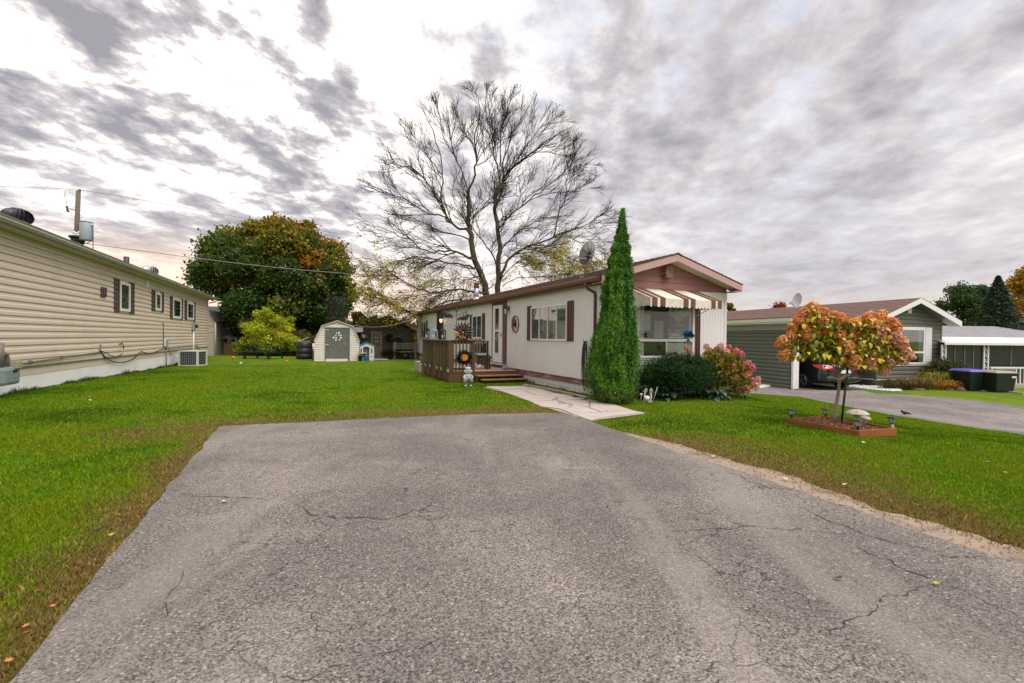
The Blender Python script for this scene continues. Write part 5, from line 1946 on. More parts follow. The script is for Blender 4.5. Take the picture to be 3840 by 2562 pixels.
# eaves: soffit, fascia, trough
ez = nzt
m_ = MB(); m_.box(-.02, .30, N0, N1 + .30, ez - .004, ez + .02); m_.build("soffit", M['soffit'], T2)
m_ = MB(); m_.prism([(.30, ez - .012), (.325, ez - .012), (.325, ez + .15), (.30, ez + .15)], N0, N1 + .32, 1); m_.build("fascia", M['eave'], T2)
m_ = MB(); m_.prism([(.327, ez + .02), (.40, ez + .02), (.43, ez + .07), (.425, ez + .10), (.445, ez + .135), (.435, ez + .135), (.41, ez + .10), (.395, ez + .032), (.335, ez + .032), (.335, ez + .14), (.327, ez + .14)], N0, N1 + .30, 1)
m_.build("gutter", M['eave'], T2)
m_ = MB()
rs = .20
m_.add([(.40, N0, ez + .16), (.40, N1 + .32, ez + .16), (-2.3, N1 + .32, ez + .16 + 2.7 * rs), (-2.3, N0, ez + .16 + 2.7 * rs), (-5.0, N1 + .32, ez + .16), (-5.0, N0, ez + .16),
    (.40, N0, ez + .12), (.40, N1 + .32, ez + .12), (-5.0, N1 + .32, ez + .12), (-5.0, N0, ez + .12)],
    [(0, 1, 2, 3), (3, 2, 4, 5), (0, 6, 7, 1), (1, 7, 8, 4, 2), (4, 8, 9, 5), (0, 3, 5, 9, 6), (6, 9, 8, 7)])
m_.build("roof", M['shingle_grey'], T2)
m_ = MB(); m_.tube([(.40, N1 + .22, ez + .02), (.40, N1 + .22, ez - .06), (.25, N1 + .15, ez - .14), (.06, N1 + .08, ez - .20)], .035, 6); m_.build("downspout_elbow", M['mauve'], T2)


def nz(px_, py_):
  return NF.L(px_, py_)


Q = 1.845
def q1(x, y): return (x / Q, 650 + y / Q)


for (xl, xr, yt, yb, sl0, sl1, sr0, sr1, cu) in ((815, 885, 757, 975, 780, 815, 888, 918, ((0, 1),)), (1065, 1103, 824, 965, 1042, 1065, 1105, 1124, ((0, .4),)), (1187, 1243, 868, 1018, 1170, 1187, 1243, 1257, ((.15, .45),)), (1287, 1332, 893, 1025, 1272, 1287, 1333, 1345, ((.6, 1),))):
  a0 = NF.L(*q1(xl, 900))[0]
  a1 = NF.L(*q1(xr, 900))[0]
  zt = NF.L(*q1(xr, yt + 8))[1]
  zb = NF.L(*q1(xr, yb))[1]
  window(T2, PN, a0, a1, zb + .07, zt - .0, (), .085, out=.075, curtain='curtain', curt=cu, base=.024)
  b0, b1 = NF.L(*q1(sl0, 900))[0], NF.L(*q1(sr1, 900))[0]
  shutter(T2, PN, b0, a0 - .012, zb + .02, zt + .06, True, base=.024)
  shutter(T2, PN, a1 + .012, b1, zb + .02, zt + .06, True, base=.024)
a, z = NF.L(*q1(704, 822))
m_ = MB(); m_.box(.02, .07, a - .17, a + .17, z - .14, z + .14); m_.box(.07, .085, a - .12, a + .12, z - .09, z + .09)
m_.build("dryer_vent", M['shutter'], T2, bevel=.01)
a, z = NF.L(*q1(1005, 767)); m_ = MB(); m_.box(.02, .10, a - .08, a + .08, z - .11, z + .11); m_.build("junction_box", M['white'], T2, bevel=.01)
# gas meter
a, z = NF.L(*q1(52, 1390), 0.28)
T = thing("gas_meter", "blue-grey gas meter with a piped regulator on the white skirting of the tan house", "gas meter", NF.w(.28, a, z), NF.a)
m_ = MB(); m_.box(-.12, .12, -.36, .19, -.20, .14); m_.build("casing", M['meter'], T, bevel=.06)
m_ = MB(); m_.box(.02, .155, -.02, .17, .10, .25); m_.build("index_box", pmat('index_box', (.33, .31, .20), .5), T, bevel=.015)
m_ = MB(); m_.box(.121, .127, -.10, .04, .03, .085); m_.build("label_plate", M['black'], T)
m_ = MB(); m_.box(.121, .127, -.10, .04, -.06, .02); m_.build("number_plate", M['galv'], T)
m_ = MB(); m_.tube([(0, -.02, .15), (0, -.02, .28), (0, -.06, .38), (0, -.16, .40), (0, -.22, .34), (0, -.24, .15)], .045, 10); m_.tube([(0, -.24, .14), (0, -.24, .60)], .06, 10); m_.build("pipe", M['pipe'], T)
# gas line along the wall
T = in_frame(NF, "gas_line", "thin dark gas pipe clipped along the foot of the tan siding", "pipe")
pp = [NF.L(90 / Q + 2, 650 + 1322 / Q, .06), NF.L(215 / Q, 650 + 1308 / Q, .06), NF.L(430 / Q, 650 + 1277 / Q, .06), NF.L(690 / Q, 650 + 1240 / Q, .06)]
m_ = MB(); m_.tube([(.06, a, z) for a, z in pp], .018, 8)
a2, z2 = NF.L(700 / Q, 650 + 1192 / Q, .06)
m_.tube([(.06, pp[-1][0], pp[-1][1]), (.06, a2, z2), (.02, a2, z2 + .02)], .018, 8)
m_.build("pipe_run", M['pipe'], T)
for (a, z) in pp[1:3]:
  m_ = MB(); m_.box(0, .085, a - .015, a + .015, z - .03, z + .04); m_.build("clip", M['pipe'], T)
# hose bib
a, z = NF.L(*q1(832, 1182), .05)
T = thing("outdoor_tap", "small rusty outdoor tap on the tan siding above the drooping cable", "tap", NF.w(.03, a, z), NF.a)
m_ = MB(); m_.tube([(-.02, 0, 0), (.08, 0, 0), (.10, 0, -.04), (.10, .02, -.16)], .018, 8); m_.build("spout", M['rust'], T)
m_ = MB(); m_.tube([(.06, -.09, .03), (.06, .09, .03)], .012, 6); m_.build("handle", M['rust'], T)
# cables
def catenary(fr, pts, r, name, lab, x=.05):
  T = in_frame(fr, name, lab, "cable")
  c = [fr.L(*q1(*p), x) for p in pts]
  m_ = MB(); m_.tube([(x, a, z) for a, z in c], r, 6); m_.build("cable_run", M['cable'], T)


catenary(NF, [(697, 1228), (720, 1265), (760, 1295), (800, 1308), (840, 1311), (880, 1304), (920, 1285), (960, 1250), (978, 1232)], .016, "drooping_cable", "thick black cable drooping in a long loop across the white skirting")
catenary(NF, [(697, 1228), (730, 1240), (760, 1258), (800, 1270), (830, 1262), (850, 1246)], .012, "short_cable", "thin black cable looped from the pipe elbow to the tap", .07)
catenary(NF, [(978, 1232), (1020, 1246), (1060, 1244), (1110, 1222), (1140, 1214), (1200, 1210), (1270, 1202), (1340, 1193), (1370, 1196), (1385, 1240), (1400, 1278)], .012, "wall_cable", "black cable running in waves along the foot of the siding to the air conditioner")
catenary(NF, [(1166, 1210), (1180, 1248), (1210, 1272), (1240, 1282)], .011, "conditioner_cable", "black cable drooping from the grey box to the air conditioner")
T = in_frame(NF, "vent_pipe", "thin dark vertical vent pipe with a bent top on the tan wall", "pipe")
a, z = NF.L(*q1(1132, 1040), .05); a3, z3 = NF.L(*q1(1134, 1212), .05)
m_ = MB(); m_.tube([(.0, a - .12, z - .03), (.05, a - .12, z + .02), (.05, a, z + .02), (.05, a, z - .05), (.05, a, z3)], .017, 6); m_.build("pipe_run", M['pipe'], T)
T = in_frame(NF, "electric_meter", "grey electric meter box on a white conduit at the far end of the tan wall", "electric meter")
a, z0_ = NF.L(*q1(1341, 1085), .1); z1_ = NF.L(*q1(1341, 1030), .1)[1]
m_ = MB(); m_.box(.0, .16, a - .16, a + .16, z0_, z1_); m_.build("box", M['grey_plastic'], T, bevel=.01)
m_ = MB(); m_.tube([(.16, a + .05, (z0_ + z1_) / 2), (.26, a + .05, (z0_ + z1_) / 2)], .09, 12); m_.build("dial", M['black'], T)
m_ = MB(); m_.tube([(.08, a, z0_), (.08, a, .15)], .045, 8); m_.build("conduit", M['white'], T)
T = in_frame(NF, "disconnect_box", "small grey disconnect box with a thin conduit beside the air conditioner", "electric box")
a, z = NF.L(*q1(1161, 1178), .1)
m_ = MB(); m_.box(.0, .10, a - .1, a + .1, z - .17, z + .15); m_.build("box", M['grey_plastic'], T, bevel=.01)
m_ = MB(); m_.box(.0, .08, a - .34, a - .16, z - .1, z + .17); m_.build("box", M['white'], T, bevel=.01)
m_ = MB(); m_.tube([(.05, a, z - .17), (.05, a, .05)], .02, 6); m_.build("conduit", M['pipe'], T)
# air conditioner
pA = gnd(1300 / Q, 650 + 1334 / Q)
pl = NF.i @ pA
wA = 130 / Q / FOC * pA.y
T = thing("air_conditioner", "square air conditioner with a dark wire grille beside the white skirting", "air conditioner", pA, R(5))
hA = (1333 - 1226) / Q / FOC * pA.y
m_ = MB(); m_.box(-wA / 2, wA / 2, 0, .75, 0, .04); m_.box(-wA / 2, wA / 2, 0, .75, hA - .05, hA)
for (x_, y_) in ((-wA / 2, 0), (wA / 2 - .07, 0), (-wA / 2, .68), (wA / 2 - .07, .68)):
  m_.box(x_, x_ + .07, y_, y_ + .07, .04, hA - .05)
m_.build("cabinet", M['ac_beige'], T)
m_ = MB(); m_.box(-wA / 2 + .04, wA / 2 - .04, .05, .70, .04, hA - .05); m_.build("coil", M['dark_room'], T)
m_ = MB()
for k in range(9):
  x_ = -wA / 2 + .08 + (wA - .16) * k / 8
  m_.box(x_ - .005, x_ + .005, .02, .03, .04, hA - .05)
for k in range(9):
  z_ = .06 + (hA - .13) * k / 8
  m_.box(-wA / 2 + .07, wA / 2 - .07, .012, .02, z_ - .005, z_ + .005)
  m_.box(wA / 2 - .022, wA / 2 - .012, .07, .68, z_ - .005, z_ + .005)
m_.build("grille", M['grey_plastic'], T)

# roof things on the tan house
def turbine(label, px_, py_, loc_x, rad, mat):
  a, z = NF.L(px_, py_, loc_x)
  zr = ez + .16 + (.4 - loc_x) * rs
  T = thing("turbine_vent", label, "roof vent", NF.w(loc_x, a, zr), NF.a, "turbine vents on the tan house")
  h0 = z - zr
  m_ = MB(); m_.cyl(0, 0, -.05, max(.06, h0 - rad * .3), rad * .55, 12); m_.build("collar", M['galv'], T)
  nv = 20
  for k in range(nv):
    m_ = MB()
    vs = []
    for j in range(7):
      t_ = math.pi * (j / 6)
      rr = rad * (.35 + .65 * math.sin(t_))
      zz = h0 - rad * .62 * math.cos(t_)
      for (da, dr) in ((0, 0), (.26, -.14)):
        a_ = 2 * math.pi * k / nv + da + .25 * (j / 6)
        vs.append(((rr * (1 + dr)) * math.cos(a_), (rr * (1 + dr)) * math.sin(a_), zz))
    m_.add(vs, [(2 * j, 2 * j + 1, 2 * j + 3, 2 * j + 2) for j in range(6)], True)
    m_.build("vane", M[mat], T)
  m_ = MB(); m_.lathe([(rad * .5, h0 + rad * .52), (rad * .40, h0 + rad * .66), (rad * .05, h0 + rad * .72)], n=16); m_.build("cap", M[mat], T)
  m_ = MB(); m_.ball((0, 0, h0), rad * .6, 12, 8, rz=rad * .5); m_.build("core", M['dark_room'], T)


turbine("dark plum turbine vent on the tan roof, the large one close to the street", 64, 814, -.9, .30, 'metal_dark')
turbine("bright metal turbine vent far along the tan roof", 561, 1017, -.9, .33, 'galv')
a, z = NF.L(474, 963, -1.6)
zr = ez + .16 + 2.0 * rs
T = thing("plumbing_stack", "short black plumbing stack on the tan roof between the two turbine vents", "roof pipe", NF.w(-1.6, a, zr), NF.a)
m_ = MB(); m_.cyl(0, 0, -.05, z - zr, .10, 12); m_.build("pipe", M['metal_dark'], T)
m_ = MB(); m_.lathe([(.2, -.06), (.13, .06)], n=12); m_.build("flashing", M['black'], T)
# ================================================================== UTILITY POLE AND WIRES
PY = 27.0
pt_ = at(294, 716, PY)
pb = Vector((pt_.x - .35, PY, 0))
T = thing("utility_pole", "weathered wooden utility pole with transformer rising behind the tan house", "utility pole", pb)
tp = pt_ - pb
m_ = MB(); m_.tube([(0, 0, 0), (tp.x * .5, 0, tp.z * .5), tp], [.17, .14, .11], 12); m_.build("mast", M['pole'], T)
def ppx(x, y, d=PY):
  return at(x / 1.845, 650 + y / 1.845, d) - pb
c0, c1 = ppx(597, 465), ppx(597, 340)
m_ = MB(); m_.tube([c0, c0 + Vector((0, 0, .05)), c1 - Vector((0, 0, .05)), c1], [.28, .31, .31, .29], 20); m_.build("transformer", M['transformer'], T)
m_ = MB(); m_.tube([c1, c1 + Vector((0, 0, .06))], [.33, .25], 20); m_.build("transformer_lid", M['transformer'], T)
m_ = MB(); m_.tube([ppx(573, 338), ppx(573, 312)], [.06, .04], 8)
m_.tube([ppx(628, 352), ppx(645, 358)], .05, 8); m_.build("bushing", M['porcelain'], T)
m_ = MB(); m_.tube([ppx(628, 356), ppx(632, 400), ppx(628, 470), ppx(600, 486), ppx(570, 488)], .02, 5)
m_.tube([ppx(643, 358), ppx(645, 440), ppx(643, 530)], .02, 5)
m_.tube([ppx(573, 312), ppx(568, 296), ppx(550, 290), ppx(522, 262)], .010, 5)
m_.tube([ppx(452, 118), ppx(446, 160), ppx(462, 205), ppx(456, 218)], .010, 5)
m_.tube([ppx(458, 218), ppx(490, 218), ppx(520, 240)], .008, 5)
m_.build("lead_wire", M['cable'], T)
m_ = MB(); m_.bar(ppx(478, 246), ppx(525, 258), .05); m_.tube([ppx(462, 232), ppx(470, 266)], .05, 8); m_.tube([ppx(454, 234), ppx(472, 228)], .03, 6); m_.tube([ppx(466, 266), ppx(480, 264)], .03, 6); m_.build("cutout_fuse", M['black'], T)
m_ = MB(); m_.tube([ppx(540, 470) - Vector((0, 0, .05)), ppx(540, 452)], [.30, .34], 12); m_.tube([ppx(540, 450), ppx(540, 438)], [.42, .42], 12); m_.tube([ppx(540, 500), ppx(540, 470)], [.24, .28], 12); m_.build("cable_collar", M['metal_dark'], T)
m_ = MB()
for (a, b_) in ((515, 412), (532, 420), (550, 410), (522, 430), (545, 428)):
  m_.ball(ppx(a, b_, PY - .2), .09, 8, 6)
m_.build("insulator", M['porcelain'], T)
m_ = MB(); m_.tube([ppx(551, 125), ppx(551, 112)], [.05, .07], 8); m_.build("top_insulator", M['metal_dark'], T)


def wire(label, pts, r=.012):
  T = thing("overhead_wire", label, "wire", (0, 0, 0))
  P = [at(*p) for p in pts]
  # Catmull-Rom
  out = []
  for i in range(len(P) - 1):
    a = P[max(0, i - 1)]; b_ = P[i]; c = P[i + 1]; d = P[min(len(P) - 1, i + 2)]
    for k in range(8):
      t_ = k / 8
      out.append(0.5 * ((2 * b_) + (c - a) * t_ + (2 * a - 5 * b_ + 4 * c - d) * t_ ** 2 + (-a + 3 * b_ - 3 * c + d) * t_ ** 3))
  out.append(P[-1])
  m_ = MB(); m_.tube(out, r, 5)
  m_.build("strand", M['wire'], T)


wire("thin high wire coming in from the street side to the pole top", [(-1500, 640, 9), (-300, 688, 20), (0, 700, 24), (150, 704, 26), (297, 712, 27)], .013)
wire("thin high wire sagging from the pole top over the maple to the bare tree", [(297, 712, 27), (500, 745, 30), (912, 818, 33), (1180, 862, 35), (1400, 895, 36), (1700, 925, 40)], .014)
wire("lower service wire crossing in front of the maple crown", [(310, 912, 27), (500, 937, 27), (735, 968, 27.5), (1000, 1000, 28), (1310, 1027, 28.5), (1560, 1040, 29)], .02)
wire("pale clothes line sagging from the shed shoulder to the mobile home", [(1325, 1221, 24.8), (1370, 1226, 25), (1430, 1226, 25), (1480, 1217, 25.5), (1520, 1206, 26), (1575, 1190, 27)], .012)

# ================================================================== SHED
sb = gnd(1262, 1354)
SF = Frame(sb.x, sb.y, 20.0)
sc = 5.465
def q3(x, y): return (1130 + x / sc, 1150 + y / sc)
sh_p = [SF.F(*q3(*p)) for p in ((255, 1085), (262, 690), (425, 372), (740, 268), (1065, 385), (1195, 705), (1170, 1115))]
zb = 0.0
sh_p[0] = (sh_p[0][0], zb); sh_p[6] = (sh_p[5][0], zb)
T = in_frame(SF, "garden_shed", "ivory vinyl barn-roofed garden shed with a grey door and white paint spots", "shed")
DEP = 2.4
L0, R0 = sh_p[0][0], sh_p[5][0]
m_ = MB(); m_.prism([(p[0] + (.02 if i < 3 else (-.02 if i > 3 else 0)), p[1] - .02 if p[1] > 0 else 0) for i, p in enumerate(sh_p)], .01, DEP, 1); m_.build("wall", M['shed'], T)
# siding courses either side of the door, following the outline
dl, dr = SF.F(*q3(485, 800))[0], SF.F(*q3(990, 800))[0]
dt = SF.F(*q3(740, 428))[1]


def xl_at(z):
  a, b_, c = sh_p[1], sh_p[2], sh_p[3]
  if z <= a[1]: return a[0]
  if z <= b_[1]: return a[0] + (b_[0] - a[0]) * (z - a[1]) / (b_[1] - a[1])
  return b_[0] + (c[0] - b_[0]) * (z - b_[1]) / (c[1] - b_[1])


def xr_at(z):
  a, b_, c = sh_p[5], sh_p[4], sh_p[3]
  if z <= a[1]: return a[0]
  if z <= b_[1]: return a[0] + (b_[0] - a[0]) * (z - a[1]) / (b_[1] - a[1])
  return b_[0] + (c[0] - b_[0]) * (z - b_[1]) / (c[1] - b_[1])


ch = .128
z = .0
while z < sh_p[3][1] - .05:
  z1 = min(z + ch, sh_p[3][1] - .02)
  if z < dt: pr = [(xl_at, None, dl - .005), (None, xr_at, dr + .005)]
  else: pr = [(xl_at, xr_at, None)]
  for (fa, fb, c) in pr:
    xa0, xa1 = (fa(z) + .015, fa(z1) + .015) if fa else (c, c)
    xb0, xb1 = (fb(z) - .015, fb(z1) - .015) if fb else (c, c)
    if xb1 - xa1 < .03: continue
    m_ = MB()
    m_.add([(xa0, -.036, z + .004), (xb0, -.036, z + .004), (xb1, -.010, z1 - .010), (xa1, -.010, z1 - .010), (xa0, .01, z + .012), (xb0, .01, z + .012), (xb1, .01, z1 - .010), (xa1, .01, z1 - .010)],
        [(0, 1, 2, 3), (0, 4, 5, 1), (1, 5, 6, 2), (2, 6, 7, 3), (3, 7, 4, 0)])
    m_.build("siding_course", M['shed'], T)
  z = z1
m_ = MB()
for i in range(1, 5):
  a, b_ = sh_p[i], sh_p[i + 1]
  m_.hexa([(a[0], -.10, a[1] - .02), (b_[0], -.10, b_[1] - .02), (b_[0], DEP + .08, b_[1] - .02), (a[0], DEP + .08, a[1] - .02), (a[0] * 1.012, -.13, a[1] + .028), (b_[0] * 1.012, -.13, b_[1] + .028), (b_[0] * 1.012, DEP + .08, b_[1] + .028), (a[0] * 1.012, DEP + .08, a[1] + .028)])
m_.build("roof", M['shed_roof'], T)
for i in range(1, 5):
  a, b_ = sh_p[i], sh_p[i + 1]
  m_ = MB(); s = .998
  m_.bar((a[0] * s, -.085, a[1] - .06), (b_[0] * s, -.085, b_[1] - .06), .03, .075, up=(0, 1, 0)); m_.build("rake_trim", M['shed'], T)
m_ = MB(); m_.box(dl - .02, dr + .02, -.05, .0, dt, dt + .10); m_.build("door_header", M['shed'], T)
m_ = MB(); m_.box(dl, dr, -.045, -.012, .06, dt - .005); SD = m_.build("door", M['shed_door'], T)
m_ = MB()
for (a, b_, c, d) in ((dl, dl + .05, .06, dt), (dr - .05, dr, .06, dt), (dl + .05, dr - .05, dt - .05, dt - .006)):
  m_.box(a, b_, -.06, -.045, c, d - .006)
m_.build("door_frame", M['shed_door'], SD)
for (x, y, r) in ((722, 543, 13), (776, 540, 19), (705, 592, 13), (770, 588, 12), (811, 590, 14), (661, 637, 18), (713, 636, 14), (809, 638, 19), (709, 684, 17), (784, 682, 14)):
  c = SF.F(*q3(x, y), -.046)
  m_ = MB(); m_.tube([(c[0], -.046, c[1]), (c[0], -.052, c[1])], r / sc / FOC * sb.y, 14); m_.build("paint_spot", M['white'], SD)
for (x, y) in ((525, 478), (525, 780)):
  c = SF.F(*q3(x, y), -.046)
  m_ = MB(); m_.box(c[0] - .09, c[0] + .09, -.064, -.0605, c[1] - .012, c[1] + .012); m_.build("hinge", M['white'], SD)
c = SF.F(*q3(898, 770), -.046)
m_ = MB(); m_.box(c[0] - .015, c[0] + .015, -.085, -.046, c[1] - .09, c[1] + .09); m_.build("handle", M['galv'], SD)
m_ = MB(); m_.hexa([(dl + .05, -.75, -.01), (dr - .10, -.75, -.01), (dr - .10, -.05, -.01), (dl + .05, -.05, -.01), (dl + .05, -.75, .03), (dr - .10, -.75, .03), (dr - .10, -.05, .12), (dl + .05, -.05, .12)]); m_.build("ramp", M['concrete'], T)
c = SF.F(*q3(745, 340), -.03)
m_ = MB(); m_.box(c[0] - .32, c[0] + .32, -.03, -.02, c[1] - .08, c[1] + .09); m_.build("gable_vent", M['soffit'], T)

# ------------------------------------------------------------------ playhouse
pg = SF.F(*q3(1345, 900), .15)[0]
PHW = 300 / sc / FOC * (sb.y + .3)
T = thing("toy_playhouse", "pinkish white plastic playhouse with a blue roof and blue half door beside the shed", "playhouse", SF.w(pg, .15, 0), SF.a)
hw = PHW / 2 - .02
eh = .78 * 1.0
def h3(y): return (1115 - y) / sc / FOC * (sb.y + .3)
eh, ah = h3(800), h3(745)
m_ = MB()
# front wall with arched opening: left jamb, right jamb, head
dw0, dw1 = -hw + hw * .46, hw * .34
m_.prism([(-hw, 0), (dw0, 0), (dw0, h3(860)), (-hw, eh - .02)][::1], -.02, .03, 1)
m_.prism([(dw1, 0), (hw, 0), (hw, eh - .02), (dw1, h3(860))], -.02, .03, 1)
arch = [(dw0 + (dw1 - dw0) * (1 - math.cos(math.pi * k / 10)) / 2, h3(860) + .10 * math.sin(math.pi * k / 10)) for k in range(11)]
for k in range(10):
  a, b_ = arch[k], arch[k + 1]
  def tp(x): return ah - .03 - (ah - eh) * abs(x) / hw
  m_.prism([a, b_, (b_[0], tp(b_[0])), (a[0], tp(a[0]))], -.02, .03, 1)
m_.prism([(-hw, eh - .02), (dw0, h3(860)), (dw0, tp(dw0))], -.02, .03, 1)
m_.prism([(hw, eh - .02), (dw1, tp(dw1)), (dw1, h3(860))], -.02, .03, 1)
m_.box(-hw, -hw + .03, .03, .7, 0, eh - .02); m_.box(hw - .03, hw, .03, .7, 0, eh - .02); m_.box(-hw, hw, .68, .71, 0, eh)
m_.build("wall", M['toy_white'], T)
m_ = MB()
for s in (-1, 1):
  m_.hexa([(s * (hw + .05), -.06, eh - .05), (0, -.06, ah), (0, .74, ah + .0), (s * (hw + .05), .74, eh - .05), (s * (hw + .05), -.06, eh + .0), (0, -.06, ah + .045), (0, .74, ah + .045), (s * (hw + .05), .74, eh + .0)])
m_.build("roof", M['blue_roof'], T)
m_ = MB(); m_.box(dw0 + .01, dw1 - .01, -.035, -.01, .01, h3(970)); m_.build("half_door", M['blue'], T, bevel=.01)
m_ = MB(); m_.box(dw0 + .0, dw1, .10, .12, .0, ah - .2); m_.build("inner_shade", M['shed_door'], T)
for (a, b_) in ((-hw + .05, -hw + .10), (hw - .16, hw - .10)):
  m_ = MB(); m_.box(a, b_, -.024, -.0205, h3(965), h3(860)); m_.build("slot_window", M['spinner'], T)
m_ = MB(); m_.box(-hw - .02, dw0 + .20, -.16, -.03, h3(965), h3(948)); m_.build("counter", M['soffit'], T)
m_ = MB(); m_.box((dw0 + dw1) / 2 - .04, (dw0 + dw1) / 2 + .04, -.045, -.0355, h3(1018), h3(1008)); m_.build("mail_slot", M['white'], T)
m_ = MB(); m_.box(hw - .20, hw - .06, -.024, -.0205, h3(1032), h3(1024)); m_.build("letter_slot", M['spinner'], T)
T2b = thing("small_green_tub", "small dark green tub standing in front of the playhouse", "tub", SF.w(pg - hw + .02, -.25, 0), SF.a)
m_ = MB(); m_.lathe([(.10, 0), (.14, .30), (.15, .31), (.13, .31)], n=12); m_.build("tub_wall", M['dark_green'], T2b)
m_ = MB(); m_.tube([(-.14, 0, .28), (-.10, 0, .45), (.05, 0, .60), (.10, 0, .62)], .015, 6); m_.build("handle", M['spinner'], T2b)

# ------------------------------------------------------------------ charcoal barn
BD = 29.5
bb = at(1457, 1340, BD)
BF = Frame(bb.x, BD, 20.0)
def bq(x, y): return BF.F(*q3(x, y))
ap, le, re_ = bq(1790, 200), bq(1060, 420), bq(2262, 590)
T = in_frame(BF, "charcoal_barn", "charcoal outbuilding with an ochre framed glazed door behind the ivory shed", "outbuilding")
outl = [(le[0], -.02), (re_[0], -.02), (re_[0], re_[1] + .3), (ap[0], ap[1]), (le[0], le[1])]
m_ = MB(); m_.prism(outl, 0, 5.0, 1); m_.build("wall", M['barn'], T)
x = le[0] + .0
while x < re_[0] - .05:
  x1 = min(x + .30, re_[0])
  def tz(x_): return (le[1] + (ap[1] - le[1]) * (x_ - le[0]) / (ap[0] - le[0])) if x_ < ap[0] else (ap[1] + (re_[1] + .3 - ap[1]) * (x_ - ap[0]) / (re_[0] - ap[0]))
  m_ = MB(); m_.prism([(x + .006, 0), (x1 - .006, 0), (x1 - .006, tz(x1 - .006) - .01), (x + .006, tz(x + .006) - .01)], -.018, -.0, 1); m_.build("wall_board", M['barn'], T)
  x = x1
m_ = MB()
for (a, b_) in (((le[0] - .3, le[1] - .10), ap), (ap, (re_[0] + .3, re_[1] + .18))):
  m_.hexa([(a[0], -.25, a[1]), (b_[0], -.25, b_[1]), (b_[0], 5.2, b_[1]), (a[0], 5.2, a[1]), (a[0], -.25, a[1] + .07), (b_[0], -.25, b_[1] + .07), (b_[0], 5.2, b_[1] + .07), (a[0], 5.2, a[1] + .07)])
m_.build("roof", M['shed_roof'], T)
d0, d1 = bq(1425, 800)[0], bq(1650, 800)[0]
dt_, dm, db = bq(1540, 512)[1], bq(1540, 790)[1], .02
m_ = MB()
m_.box(d0, d0 + .09, -.06, -.02, db, dt_); m_.box(d1 - .09, d1, -.06, -.02, db, dt_); m_.box(d0 + .09, d1 - .09, -.06, -.02, dt_ - .09, dt_)
m_.build("door_frame", M['yellow_wood'], T)
m_ = MB(); m_.box(d0 + .09, d1 - .09, -.045, -.02, db, dt_ - .09); DB = m_.build("door", M['grey_wood'], T)
m_ = MB(); m_.box(d0 + .16, d1 - .16, -.05, -.046, dm, dt_ - .14); m_.build("pane", M['porch_dark'], DB)
m_ = MB()
for k in (1, 2):
  xx = d0 + .16 + (d1 - d0 - .32) * k / 3; m_.box(xx - .015, xx + .015, -.058, -.05, dm, dt_ - .14)
  zz = dm + (dt_ - .14 - dm) * k / 3; m_.box(d0 + .16, d1 - .16, -.0585, -.0505, zz - .015, zz + .015)
m_.bar((d0 + .18, -.055, .2), (d1 - .2, -.055, dm - .12), .02, .07, up=(0, 1, 0))
m_.build("muntin", M['concrete'], DB)
m_ = MB(); m_.box(le[0] - .1, le[0] + .55, -.6, -.08, bq(1180, 525)[1], bq(1180, 430)[1]); m_.build("white_box_vent", M['toy_white'], T)
# wreaths and small things on it
for (nm, lab, qx, qy, r) in (("hanging_basket", "dark hanging basket on the charcoal wall beside the glazed door", 1790, 630, .26), ("hanging_basket", "dark trailing basket low on the charcoal wall above the bench", 1960, 750, .36)):
  c = bq(qx, qy)
  T = thing(nm, lab, "hanging basket", BF.w(c[0], -.2, c[1]), BF.a, "baskets on the charcoal barn")
  n = 700
  th, ph = NR.rand(n) * 2 * np.pi, NR.rand(n) * np.pi
  rr = r * NR.rand(n) ** .4
  leaf_obj("foliage", np.stack([rr * np.cos(th) * np.sin(ph), rr * np.sin(th) * np.sin(ph) * .6, rr * np.cos(ph)], 1), .09, jitcol((.03, .04, .02), n, .4), M['leaf'], T)
  m_ = MB(); m_.lathe([(r * .3, -r * .3), (r * .45, 0), (r * .40, 0)], n=10); m_.build("bowl", M['dark_green'], T)
  m_ = MB(); m_.tube([(0, .18, r * 1.0), (0, 0, r * 1.1), (0, 0, 0)], .012, 5); m_.build("bracket", M['white'], T)
# flag
c = bq(1345, 605)
T = thing("small_flag", "small red and white maple leaf flag on a pole fixed to the charcoal wall", "flag", BF.w(c[0] + .0, -.05, c[1]), BF.a, None, .62)
m_ = MB(); m_.tube([(0, 0, -.35), (0, 0, 0), (-.02, -.35, .02)], .015, 6); m_.tube([(0, -.05, 0), (-.62, -.45, .30)], .012, 6); m_.build("pole", M['white'], T)
fx = [(-.52, -.40, .24), (-.20, -.22, .02)]
m_ = MB()
def fl(u, v): return (-.55 + u * .42, -.42 + u * .15 + .02 * math.sin(6 * u), .20 - u * .14 - v * .30 + .05 * u * v)
def fq(u0, u1, v0, v1, o):
  return [tuple(np.array(fl(u, v)) + np.array((0, o, 0))) for (u, v) in ((u0, v0), (u1, v0), (u1, v1), (u0, v1))]
for (u0, u1) in ((0, .26), (.74, 1)):
  a = fq(u0, u1, 0, 1, 0); b_ = fq(u0, u1, 0, 1, .008); m_.hexa(a + b_)
m_.build("red_band", M['red'], T)
m_ = MB(); a = fq(.26, .74, 0, 1, 0); b_ = fq(.26, .74, 0, 1, .008); m_.hexa(a + b_); m_.build("white_band", M['white'], T)
lf = [(0, .45), (.10, .25), (.22, .33), (.18, .05), (.40, .12), (.34, -.06), (.42, -.14), (.14, -.28), (.05, -.28), (.05, -.45)]
lf = lf + [(-x, y) for x, y in lf[::-1]]
m_ = MB(); v = [tuple(np.array(fl(.5 + x * .4, .5 - y * .75)) + np.array((0, -.004, 0))) for x, y in lf]; m_.add(v, [tuple(range(len(v)))]); m_.build("leaf_emblem", M['red'], T)
